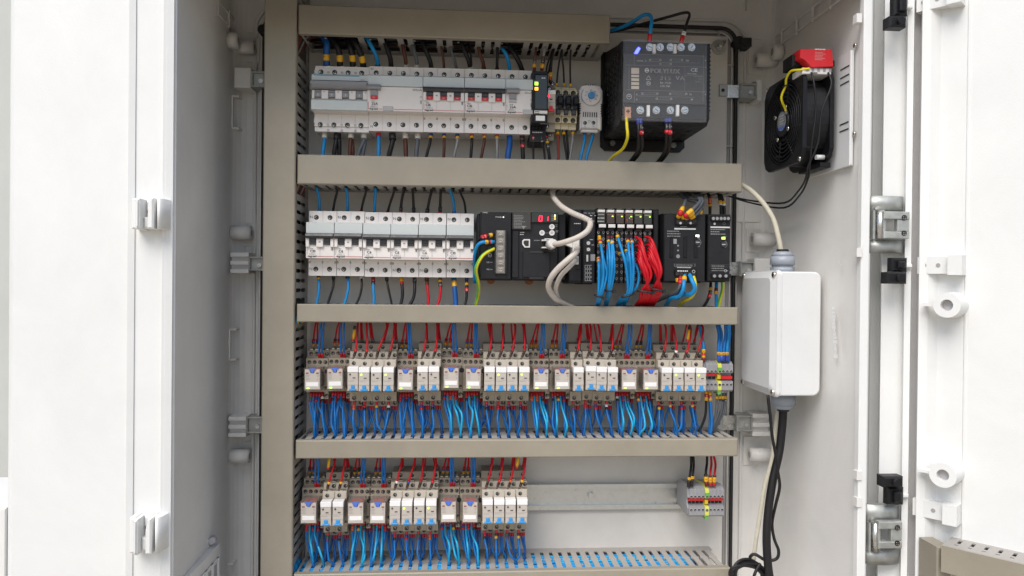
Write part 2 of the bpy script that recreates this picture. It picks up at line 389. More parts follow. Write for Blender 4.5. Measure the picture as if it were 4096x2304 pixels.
# moulded frame round the opening, channel, seal
def rrect(x0, x1, z0, z1, r, d, n=6):
    out = []
    for cx, cz, a0 in ((x1-r, z1-r, 0), (x0+r, z1-r, 90), (x0+r, z0+r, 180), (x1-r, z0+r, 270)):
        for i in range(n+1): a = R(a0+90*i/n); out.append((cx+r*math.cos(a), -d, cz+r*math.sin(a)))
    return out
gx0, gx1, gz1 = zz(1050, 1132, -6).x, zz(2939, 700, -6).x, zb(1700, 222, -6).z
mb = MB(); mb.tube(rrect(gx0, gx1, -455, gz1, 22, -6), 2.9, rub_m, 6, True); mb.build('gasket', cab)
mb = MB(); mb.tube(rrect(gx0-5, gx1+5, -460, gz1+5, 25, -14), 2.6, wall_m, 6, True)
mb.tube(rrect(gx0-16, gx1+20, -462, gz1+17, 32, -24), 2.4, wall_m, 6, True); mb.build('frame_ridge', cab)
mb = MB(); mb.tube(rrect(gx0+10, gx1-7, -448, gz1-9, 16, -17), 5.5, chan_m, 4, True)
mb.tube(rrect(gx0+6, gx1-3.6, -450, gz1-4.5, 19, -12), 1.5, wall_m, 4, True); mb.build('frame_channel', cab)
mb = MB()
for y in (540, 1210): p = zb(2115, y, -10); MB().box(p.x-8, p.x+7, p.z-1, p.z+1, -22, -8, lgrey).build('frame_web', cab)
p = zb(2015, 270, -10); mb.box(p.x-1, p.x+1, p.z-9, p.z+8, -22, -8, lgrey); mb.build('frame_web', cab)
# raised pads on the back wall
mb = MB()
for f, a, b, c, d_ in ((zk, 1180, 1308, 190, 315), (zk, 1180, 1292, 1120, 1240), (zl, 1162, 1280, 770, 893), (zm, 180, 290, 235, 380), (zm, 170, 300, 1150, 1270), (zn, 155, 290, 745, 890), (zm, 130, 285, 520, 1120)):
    p, q = f(a, c, -24), f(b, d_, -24); MB().box(p.x, q.x, q.z, p.z, -25.5, -23, wall_m, .6).build('wall_pad', cab)
for px in (160, 172): p = zm(px, 0, -24); q = zm(px, 52, -24); mb.box(p.x-1, p.x+1, q.z, 430, -25.5, -22, wall_m)
p, q = zm(170, 192, -24), zm(290, 192, -24); mb.box(p.x, q.x, p.z-1, p.z+1, -25.5, -22.5, wall_m)
p, q = zk(1180, 160, -24), zk(1300, 160, -24); mb.box(p.x, q.x, p.z-1, p.z+1, -25.5, -22.5, wall_m)
mb.build('wall_ridge', cab, kind='stuff')
def boss(f, xa, xb, y, r, d, right):
    p, q = f(xa, y, d), f(xb, y, d); mb = MB()
    if right: mb.cyl((p.x, -d, p.z), (XR-1, -d, p.z), r, wall_m, n=20); mb.annulus((p.x+.6, -d, p.z), (p.x-.5, -d, p.z), r*.5, r*.82, wall_m); mb.cyl((p.x, -d, p.z), (p.x-.25, -d, p.z), r*.5, chan_m, n=14)
    else: mb.cyl((XL+1, -d, q.z), (q.x, -d, q.z), r, wall_m, n=20); mb.annulus((q.x-.6, -d, q.z), (q.x+.5, -d, q.z), r*.5, r*.82, wall_m); mb.cyl((q.x, -d, q.z), (q.x+.25, -d, q.z), r*.5, chan_m, n=14)
    mb.build('screw_boss', cab)
boss(zk, 1165, 1280, 240, 9, -10, 0); boss(zk, 1130, 1200, 205, 10.5, 12, 0); boss(zk, 1158, 1265, 1172, 9.5, -10, 0); boss(zl, 1145, 1255, 845, 9.5, -10, 0)
boss(zm, 200, 310, 1204, 9.5, -8, 1); boss(zn, 185, 290, 838, 9.5, -8, 1); boss(zm, 218, 300, 302, 9.5, -8, 1); boss(zm, 300, 380, 262, 10.5, 10, 1)
def block(f, xa, xb, ya, yb, d0, d1, m, name, ribs=0, parent=None, b=1.):
    p, q = f(xa, ya, d1), f(xb, yb, d1); mb = MB()
    if ribs:
        mb.box(p.x, q.x, q.z, p.z, d0, d1-6, m)
        h = (p.z-q.z)/(2*ribs-1)
        for i in range(ribs): mb.box(p.x, q.x, q.z+2*i*h, q.z+(2*i+1)*h, d1-6, d1, m, .6)
    else: mb.box(p.x, q.x, q.z, p.z, d0, d1, m, b)
    return mb.build(name, parent or cab)
block(zk, 1178, 1262, 338, 442, -25, 6, wall_m, 'clip_block'); block(zk, 1158, 1250, 1270, 1375, -25, 8, wall_m, 'clip_block', 3); block(zl, 1148, 1237, 648, 750, -25, 8, wall_m, 'clip_block', 3)
block(zm, 222, 250, 400, 505, -25, 4, wall_m, 'clip_block'); block(zn, 203, 290, 632, 745, -25, 6, wall_m, 'clip_block', 3); block(zm, 212, 330, 1300, 1400, -25, 4, wall_m, 'clip_block')
def clip(f, xa, xb, ya, yb, d, right):
    p, q = f(xa, ya, d), f(xb, yb, d); x0, x1, z0, z1 = p.x, q.x, q.z, p.z; mb = MB()
    mb.box(x0, x1, z0, z1, -24, d-5, steel2)
    t = 2.2
    for a in ((x0, x1, z0, z0+t), (x0, x1, z1-t, z1), (x0, x0+t, z0+t, z1-t), (x1-t, x1, z0+t, z1-t)): mb.box(*a, d-5, d, steel2, .6)
    mb.fcyl((x0+x1)/2+3, (z0+z1)/2-2, d-6, d-2, 3, steel)
    if right:
        mb.box(x0-20, x0-.3, z0+1, z1-1, d-9, d-6.5, steel); mb.box(x0-20, x0-18, z0+1, z1-1, 1, d-9, steel); mb.box(x0-30, x0-18, z0+2, z1-2, 1, 3.5, steel2, .4)
        mb.fcyl(x0-25, (z0+z1)/2, 3, 4, 2.4, hole_m)
    mb.build('clip', cab)
clip(zk, 1263, 1332, 356, 438, 4, 0); clip(zk, 1251, 1329, 1290, 1362, 4, 0); clip(zl, 1239, 1322, 650, 732, 4, 0)
clip(zm, 145, 224, 418, 492, 6, 1); clip(zn, 122, 203, 642, 722, 6, 1); clip(zm, 140, 212, 1315, 1390, 6, 1)
for f, y0, y1, x in ((zk, 480, 640, 1168), (zl, 210, 362, 1154), (zl, 1395, 1500, 1140)):
    p, q = f(x, y0, -2), f(x, y1, -2); mb = MB(); mb.box(p.x-1.4, p.x+.8, q.z, p.z, -7, -3, wall_m, .5)
    for z in (p.z, q.z): mb.box(p.x-1.4, p.x+8, z-1.3, z+1.3, -24, -5, wall_m, .4)
    mb.build('loop_handle', cab)
# black plugs through the frame corners
for f, a, b, y0, y1 in ((zk, 1297, 1336, 118, 172), (zm, 118, 200, 177, 238)):
    p, q = f(a, y0, 3), f(b, y1, 3); mb = MB(); mb.box(p.x+6, q.x, q.z+2, p.z-2, -22, 3, rub_m, 2); mb.fcyl(p.x+6, (p.z+q.z)/2, -20, 1, (p.z-q.z)/2, rub_m); mb.build('frame_plug', cab)
# filter vent low on the left wall
vt = MB(); vt.box(XL, XL+11, -470, -331, 62, 198, wall_m)
for i in range(6): vt.box(XL+11, XL+13.5, -466, -345-0*i, 70+i*21, 74+i*21, wall_m)
for i in range(6): vt.box(XL+11, XL+13, -349-i*22, -345-i*22, 70, 190, wall_m)
vt.box(XL+11.1, XL+11.4, -466, -345, 70, 180, chan_m)
vt.fcyl(XL+6, -322, 70, 80, 4, lgrey); vt.build('filter_vent', cab)
# wall scratch marks
sc_m = mat('scraped white paint', (.80, .80, .79), .6, var=.02)
for f, y0, y1, x, wd in ((zn, 95, 350, 607, 4.2), (zk, 60, 110, 1140, 2.0), (zm, 1310, 1340, 634, 2.)):
    mb = MB(); k = 14
    for i in range(k):
        y = y0+(y1-y0)*i/k; p = f(x+1.5*math.sin(i*.9)+i*1.1, y, 150); q = f(x+1.5*math.sin(i*.9)+i*1.1, y+(y1-y0)/k*1.1, 150); h = wd*(.4+random.random())
        X_ = XR+3.4 if f in (zn, zm) else XL+.25; dd = (DP*abs(X_)/abs(p.x)-0) if False else None
        D = X_*860/p.x if abs(p.x) > 1 else 860; d = DP-D; z0 = q.z*D/860; z1 = p.z*D/860
        mb.add([(X_, -d+h, z0), (X_, -d-h, z0), (X_, -d-h*.8, z1), (X_, -d+h*.8, z1)], [(0, 1, 2, 3)], sc_m)
    mb.build('scratch', cab)
# ---------------------------------------------------------------- right door, swung out towards the viewer
P0 = xz(3752, 212); dirv = Vector((47, -54)).normalized(); nrm = Vector((-dirv.y*-1, 0))
nrm = Vector((dirv.y, -dirv.x)).normalized()          # out of the inner face, to the left front
pts = [xz(3484, 150), xz(3520, 150), xz(3526, 188), xz(3612, 192), xz(3618, 203), xz(3643, 206), xz(3648, 190), xz(3670, 191), xz(3676, 210), xz(3712, 213), P0, P0+dirv*26, P0+dirv*27+nrm*1.2, P0+dirv*28.5+nrm*1.2, P0+dirv*29.5, P0+dirv*240]
door = up_wall(pts, 'door', m=door_m, side=1)
g0, g1 = xz(3648, 190), xz(3670, 191)
mb = MB(); mb.sheet([Vector((g0.x+.2, g0.y-.7)), Vector((g1.x-.2, g1.y-.7))], ZB, ZT, lgrey, .5, 1); mb.build('foam_seal', door)  # grey of the foam also stands in for shade in the door recess
N3 = Vector((nrm.x, nrm.y, 0)); D3 = Vector((dirv.x, dirv.y, 0)); P3 = Vector((P0.x, P0.y, 0))
def on_door(px, py):
    """where the sight line of a pixel meets the inner face of the right door"""
    o = Vector((0, -DP, 0)); v = U(px, py, 100)-o; t = (P3-o).dot(N3)/v.dot(N3); return o+v*t
for bx, by, r in ((1215, 85, 13.5), (1195, 920, 13.5)):
    p = on_door(2850+bx*.79515, 1152+by*.79515); mb = MB()
    mb.cyl(p-N3*2, p+N3*27, r+1.2, door_m, r, n=28, cap=False); mb.annulus(p+N3*20, p+N3*27.6, r*.46, r, door_m, 28); mb.cyl(p+N3*18, p+N3*20, r*.5, lgrey, n=20)
    mb.obox(p+N3*18-D3*(r+5)*1.0+Vector((0, 0, 0)), D3*7, N3*6, Vector((0, 0, 1.6)), door_m)
    mb.build('screw_boss', door)
for bx, by in ((1165, 1335), (1140, 1112), (1160, 5)):
    f = zm if by in (1335, 5) else zn; oy = 0 if f is zm else 1152
    p = on_door(2850+bx*.79515, oy+by*.79515); mb = MB(); Z3 = Vector((0, 0, 1))
    mb.obox(p+N3*5-D3*5, D3*19, N3*6, Z3*9.5, door_m); mb.obox(p+N3*8+D3*15, D3*7, N3*10, Z3*11, door_m)
    for k in (-17, -3): mb.cyl(p+N3*10+D3*k, p+N3*11.5+D3*k, 2.3, chan_m, n=12)
    mb.build('latch_block', door)
# black cover clips on the hinge side
def cclip(f, x0, x1, ya, yb, xa2, xb2, yc, yd):
    mb = MB(); p, q = f(x0, ya, 222), f(x1, yb, 222); mb.box(p.x, q.x, q.z, p.z, 208, 222, blk, 2)
    r, s_ = f(xa2, yc, 214), f(xb2, yd, 214); mb.box(r.x, s_.x, s_.z, r.z, 204, 214, blk, 2); mb.box((r.x+s_.x)/2-4, (r.x+s_.x)/2+4, s_.z+4, r.z-4, 214, 219, blk, 1.5)
    mb.fcyl((p.x+q.x)/2+2, (p.z+q.z)/2, 220, 226, 4, blk)
    zm_ = (r.z+s_.z)/2; mb.box(s_.x-3, s_.x+8, zm_-3, zm_+1, 204, 210, door_m, .8); mb.build('cover_clip', door)
cclip(zm, 893, 978, 78, 136, 918, 985, -40, 78); cclip(zm, 882, 980, 1368, 1428, 905, 982, 1296, 1368); cclip(zn, 862, 962, 950, 1004, 884, 964, 1004, 1092)
# hinges
def hinge(f, xk0, xk1, a0, a1, b0, b1, xp0, xp1):
    d = 200; mb0 = None; hg = None
    for ya, yb in ((a0, a1), (b0, b1)):
        p, q = f(xk0, ya, d), f(xk1, yb, d); cx = (p.x+q.x)/2; r = (q.x-p.x)/2; arc = [(cx+r*math.cos(a), 196+r*.42*math.sin(a)) for a in [math.pi*i/12 for i in range(13)]]
        mb = MB(); mb.prism(arc, q.z, p.z, 'z', steel2, smooth=True)
        if hg is None: hg = mb.build('hinge', cab)
        else: mb.build('knuckle', hg)
    p, q = f(xk0, a1, d), f(xk1, b0, d); mb = MB()
    mb.cyl((p.x+10.5, -d-4, q.z), (p.x+10.5, -d-4, p.z), 5.5, steel, n=14); mb.box(p.x+1, p.x+3.5, q.z, p.z, 190, 206, steel2); mb.build('pin', hg)
    p, q = f(xp0, a1+3, 214), f(xp1, b0-3, 214); mb = MB(); h = p.z-q.z; wd = q.x-p.x
    mb.box(p.x, q.x, q.z+h*.72, p.z, 206, 214, steel2, .8); mb.box(p.x, q.x, q.z, q.z+h*.26, 206, 214, steel2, .8); mb.box(p.x+wd*.55, q.x, q.z+h*.262, q.z+h*.718, 206, 213, steel2, .8); mb.box(p.x, p.x+wd*.1, q.z+h*.262, q.z+h*.718, 206, 212, steel2)
    mb.build('hinge_plate', hg)
    for k in (.2, .78): inst('screw', TS, hg, q.x-wd*.22, q.z+h*k, 214.1)
hinge(zm, 790, 968, 986, 1060, 1204, 1275, 864, 992); hinge(zn, 768, 944, 1088, 1174, 1314, 1386, 838, 955)
# ---------------------------------------------------------------- left door, folded right round beside the opening
L = lambda px, d: xz(px, d)
pts = [L(50, 150), L(55, 200), L(60, 204), L(519, 206), L(521, 209), L(526, 209), L(529, 205), L(655, 205), L(659, 209), L(664, 209), L(667, 203.5), L(671, 203.5), L(673, 209), L(677, 209), L(680, 203), L(689, 203), L(690, 190)]
door2 = up_wall(pts, 'door', m=door_m, side=-1)
for f, y0, y1, op in ((zk, 1213, 1500, 1), (zl, -60, 1094, 0)):
    p, q = f(690 if op else 705, y0, 206), f(806 if op else 800, y1, 206); mb = MB(); zt = p.z if op else q.z
    mb.box(p.x, q.x, zt-.8, zt+.8, 204.5, 206.6, door_m); mb.box(q.x-.8, q.x+.8, min(q.z, zt), max(p.z, zt)-2, 204.5, 206.6, door_m); mb.build('raised_border', door2)
for f, x0, y0, y1 in ((zk, 657, 995, 1155), (zl, 646, 1160, 1340)):
    p, q = f(x0, y0, 228), f(x0+168, y1, 228); x0_, x1_, z0, z1 = p.x, q.x, q.z, p.z; W = x1_-x0_; H = z1-z0; mb = MB()
    mb.box(x0_, x0_+W*.17, z0+H*.02, z1, 203, 226, door_m, 1.5); mb.box(x0_+W*.17, x0_+W*.30, z0, z1-H*.02, 203, 232, door_m, 3)
    mb.box(x0_+W*.30, x0_+W*.54, z0+H*.04, z0+H*.42, 203, 222, door_m, 2); mb.box(x0_+W*.30, x0_+W*.54, z1-H*.35, z1-H*.02, 203, 216, door_m, 2)
    c = (x0_+W*.44, -212, (z0+z1)/2); mb.cyl((c[0], -204, c[2]-1), (c[0], -214, c[2]-1), W*.13, lgrey, n=18)
    mb.prism([(x0_+W*.52, z0+H*.02), (x0_+W*.70, z0+H*.02), (x0_+W*.70, z1), (x0_+W*.60, z1), (x0_+W*.52, z1-H*.3)], 203, 230, 'd', door_m, 1.5)
    arc = [(x0_+W*.83+W*.16*math.cos(a), 204+24*math.sin(a)) for a in [math.pi*i/10 for i in range(11)]]
    mb.prism(arc, z0+H*.03, z1, 'z', door_m, smooth=True); mb.build('latch_keeper', door2)
# ================================================================ mounting plate
ptx1, ptz1 = zb(2091, 700, 0).x, zb(1700, 288, 0).z
mp = MB(); mp.box(gx0+14, ptx1, -440, ptz1, -6, 0, plate_m, .8)
mplate = mp.build('mounting_plate', None, (30, 0, -440), 'pale painted steel back plate carrying the rails and trunking', 'mounting plate')
p = zb(2030, 380, 6); mb = MB(); mb.fcyl(p.x, p.z, 0, 1.8, 10.5, steel2, n=26); mb.fcyl(p.x, p.z, 1.8, 4, 5, steel2, n=18)
mb.obox((p.x+2, -7, p.z+1.5), Vector((3.2, 0, 4.2)), Vector((-2.2, 0, 1.7)), (0, 3, 0), steel); mb.obox((p.x+3.5, -9.8, p.z+3), Vector((3.6, 0, 4.6)), Vector((-1.2, 0, 1.0)), (0, 1.5, 0), steel); mb.build('cam_bolt', mplate)
# ================================================================ trunking
PITCH = 12.4
def side_wall(mb, u0, u1, c, axis, m, wide=(), rnd=1.6, s0=5., dmax=70., dmin=13.):
    """slotted side of a trunking: fingers standing between the slots, neck half way; u runs along it, c is its plane"""
    def quad(pts):
        if axis == 'h': mb.add([(u, -d, c) for u, d in pts]+[(u, -d, c+rnd) for u, d in pts], [tuple(range(len(pts)))]+[tuple(range(len(pts), 2*len(pts)))]+[(i, (i+1) % len(pts), len(pts)+(i+1) % len(pts), len(pts)+i) for i in range(len(pts))], m)
        else: mb.add([(c, -d, u) for u, d in pts]+[(c+rnd, -d, u) for u, d in pts], [tuple(range(len(pts)))]+[tuple(range(len(pts), 2*len(pts)))]+[(i, (i+1) % len(pts), len(pts)+(i+1) % len(pts), len(pts)+i) for i in range(len(pts))], m)
    quad([(u0, 0), (u1, 0), (u1, dmin-.01), (u0, dmin-.01)]); quad([(u0, dmax+.01), (u1, dmax+.01), (u1, 78.4), (u0, 78.4)])
    sw = 4.9; n = int((u1-u0-s0)/PITCH); cs = [u0+s0+i*PITCH for i in range(n+1)]
    edges = [u0]+[x for c_ in cs for x in (c_-sw/2, c_+sw/2)]+[u1]
    for i in range(0, len(edges), 2):
        a, b = edges[i], edges[i+1]
        if b-a < .5 or any(lo < (a+b)/2 < hi for lo, hi in wide): continue
        nb = 1.5; L_ = i > 0; R_ = i < len(edges)-2; q = [(a, dmin), (b, dmin)]
        if R_: q += [(b, 36), (b+nb, 39), (b+nb, 41), (b, 44), (b, dmax-3)]
        q += [(b-(1.2 if R_ else 0)*-1 if R_ else b, dmax), (a-(1.2 if L_ else 0), dmax)]
        if L_: q += [(a, dmax-3), (a, 44), (a-nb, 41), (a-nb, 39), (a, 36)]
        quad(q)
    return cs
def rivet(mb, x, z, axis): pass
def trunking(label, px0, px1, yt0, yt1, yb0, yb1, wide_top=(), wide_bot=(), s0=5., front=81.):
    """horizontal length of trunking; corner pixels of its lid at depth 81"""
    a, b, c, e = zz(px0, yt0, front), zz(px1, yt1, front), zz(px0, yb0, front), zz(px1, yb1, front)
    x0, x1 = (a.x+c.x)/2, (b.x+e.x)/2; z1, z0 = (a.z+b.z)/2, (c.z+e.z)/2
    t = thing('cable_trunking', label, 'trunking', ((x0+x1)/2, 0, z0), 'wiring trunking on the plate')
    mb = MB(); mb.box(x0+1, x1-1, z0+2.5, z1-2.5, .3, 2.2, duct_i); mb.build('base', t)
    for c_, wd in ((z1-2.4, wide_top), (z0+.8, wide_bot)):
        mb = MB(); side_wall(mb, x0+1, x1-1, c_, 'h', duct_i, wd, s0=s0)
        for k in range(int((x1-x0)/55)):
            u = x0+30+k*55.8; mb.cyl((u, -62, z1-1.2 if c_ > z0+9 else z0+1.2), (u, -62, z1-.4 if c_ > z0+9 else z0+.4), 1.5, duct_i, n=8)
        mb.build('slotted_side', t)
    mb = MB(); mb.box(x0, x1, z0, z1, 78.6, front, duct_m, 1.3); mb.box(x0, x1, z1-.7, z1, 71.5, 78.6, duct_m); mb.box(x0, x1, z0, z0+.7, 71.5, 78.6, duct_m); mb.build('lid', t)
    return t, x0, x1, z0, z1
W = lambda f, a, b, d=45: (f(a, 380, d).x, f(b, 380, d).x)
T1 = trunking('short grey trunking across the top, above the breakers', 1193, 2441, 13, 63, 130, 174,
     wide_bot=[W(za, 530, 735), W(za, 770, 885), W(za, 940, 1045), W(za, 1095, 1215), W(za, 1412, 1520), W(za, 1728, 1838), W(zb, 252, 352)])
T2 = trunking('deep tan grey trunking under the breakers and transformer', 1189, 2970, 622, 649, 738, 766, wide_bot=[(ze(1935, 210, 45).x, ze(2110, 210, 45).x)])
T3 = trunking('slim grey trunking between controller row and upper relays', 1187, 2952, 1217, 1229, 1289, 1299)
T4 = trunking('slim grey trunking between the two relay rows', 1182, 2952, 1761, 1756, 1833, 1828)
T5 = trunking('lowest grey trunking, open slots full of blue wire', 1174, 2921, 2291, 2279, 2370, 2355)
p0, p1, p2, p3 = zz(1062, 0, 81), zz(1188, 0, 81), zz(1036, 2304, 81), zz(1171, 2304, 81)
vx0, vx1 = (p0.x+p2.x)/2, (p1.x+p3.x)/2-.6
tv = thing('cable_trunking', 'tall upright grey trunking down the left side', 'trunking', ((vx0+vx1)/2, 0, -440), 'wiring trunking on the plate')
mb = MB(); mb.box(vx0+2.5, vx1-2.5, -438, 384, .3, 2.2, duct_i); mb.build('base', tv)
wide_v = [(T[3]-1, T[4]+1) for T in (T1, T2, T3, T4, T5)] + [(T1[3]-16, T1[3]), (T2[3]-10, T2[3])]
for c_, wd in ((vx1-2.4, wide_v), (vx0+.8, ())):
    mb = MB(); side_wall(mb, -438, 384, c_, 'v', duct_i, wd); mb.build('slotted_side', tv)
mb = MB(); mb.box(vx0, vx1, -440, 386, 78.6, 81, duct_m, 1.3); mb.box(vx0, vx0+.7, -440, 386, 71.5, 78.6, duct_m); mb.box(vx1-.7, vx1, -440, 386, 71.5, 78.6, duct_m); mb.build('lid', tv)
# wire hidden in the trunking, seen through the slots
def bundle(label, x0, x1, z0, z1, cols, n, d0, d1, r=(1.1, 1.6), vert=False):
    mb = MB()
    for i in range(n):
        c = random.choice(cols); rr = random.uniform(*r); P = []; a = random.uniform(z0+4, z1-4); dd = random.uniform(d0, d1); k = 12
        for j in range(k+1):
            u = x0+(x1-x0)*j/k; a = min(z1-4, max(z0+4, a+random.uniform(-4, 4))); dd = min(d1, max(d0, dd+random.uniform(-5, 5)))
            P.append((a, -dd, u) if vert else (u, -dd, a))
        mb.tube(cat_rom(P, 3), rr, WC[c], 5)
    return mb.build('wire_bundle', None, None, label, 'wires', None, 'stuff')
for T, cols, n, lb in ((T1, ('black', 'black', 'black', 'brown', 'grey'), 34, 'dark wires lying inside the top trunking'), (T2, ('black', 'black', 'black', 'brown', 'grey'), 34, 'dark wires lying inside the trunking under the breakers'),
                      (T3, ('red', 'blue', 'black'), 8, 'mixed wires lying inside the trunking above upper relays'), (T4, ('royal', 'royal', 'black', 'black', 'rust', 'blue'), 22, 'dark wires lying inside the trunking between relay rows')):
    bundle(lb, T[1]+6, T[2]-14, T[3], T[4], cols, n, 10, 62, (1.2, 2.3))
bundle('bright blue wires packed inside the lowest trunking', T5[1]+4, T5[2]-40, T5[4]-13, T5[4]+1.5, ('sky', 'cyan', 'sky'), 56, 22, 64)
bundle('dark red wires deep inside the lowest trunking', T5[1]+4, T5[2]-20, T5[3]+4, T5[4]-8, ('black', 'rust', 'black'), 8, 10, 66)
bundle('mixed wires running down inside the upright trunking', -435, 380, vx0, vx1-4, ('black', 'black', 'black', 'brown', 'rust', 'grey', 'royal'), 36, 12, 66, (1.2, 2.1), vert=True)
for i, (T, f, cols, lb) in enumerate(((T1, za, ('brown', 'brown', 'silver', 'black', 'rust'), 'brown and grey wires turning into the top trunking'), (T2, zc, ('rust', 'silver', 'brown', 'black'), 'brown and white wires turning into the second trunking'),
                      (T3, zg, ('yellow', 'green', 'sky', 'black'), 'green and blue wires turning into the third trunking'), (T5, zi, ('sky', 'cyan', 'sky'), 'bright blue wires turning into the lowest trunking'))):
    mb = MB()
    for k in range(7):
        dd = 30+k*6; up_ = (3 if i < 3 else -3); P = [(vx1-14, -dd, T[3]-28-2*k if i < 3 else T[4]+22), (vx1-4, -dd-2, T[3]-9 if i < 3 else T[4]+6), (vx1+8, -dd, T[3]+8+k), (vx1+40, -dd, T[3]+10+k)]
        mb.tube(cat_rom(P, 4), 1.6, WC[cols[k % len(cols)]], 5)
    mb.build('wire_bundle', None, None, lb, 'wires', None, 'stuff')
# ================================================================ rails
def rail(label, x0, x1, zc):
    t = thing('din_rail', label, 'rail', ((x0+x1)/2, 0, zc-17), 'mounting rails')
    mb = MB(); prof = [(.2, -12.5), (.2, 12.5), (6.4, 12.5), (6.4, 17.5), (7.5, 17.5), (7.5, 11.5), (1.3, 11.5), (1.3, -11.5), (7.5, -11.5), (7.5, -17.5), (6.4, -17.5), (6.4, -12.5)]
    mb.prism([(d, zc+z) for d, z in prof], x0, x1, 'x', rail_m); mb.build('rail_profile', t)
    return t
rail('steel rail behind the row of top breakers', zz(1240, 400, 5).x, zz(2400, 400, 5).x, zz(1855, 411, 5).z)
rail('steel rail behind breakers and black controller modules', zz(1240, 980, 5).x, zz(2890, 980, 5).x, zz(1855, 981, 5).z)
rail('steel rail behind the upper row of relays', zz(1235, 1540, 5).x, zz(2880, 1540, 5).x, zz(1855, 1518, 5).z)
r4z = (zj(1000, 567, 7).z+zj(1000, 800, 7).z)/2
r4 = rail('bare steel rail running right from the lower relays', zz(1232, 2000, 5).x, zj(1900, 660, 7).x, r4z)
p = zj(878, 670, 4); mb = MB(); mb.fcyl(p.x, p.z, 1.3, 1.9, 5.6, steel, n=20); mb.fcyl(p.x, p.z, 1.9, 5.2, 4.4, rail_m, 3.9, n=18); mb.annulus((p.x, -5.2, p.z), (p.x, -5.6, p.z), 1.6, 3.6, rail_m, 16); mb.build('bolt', r4)
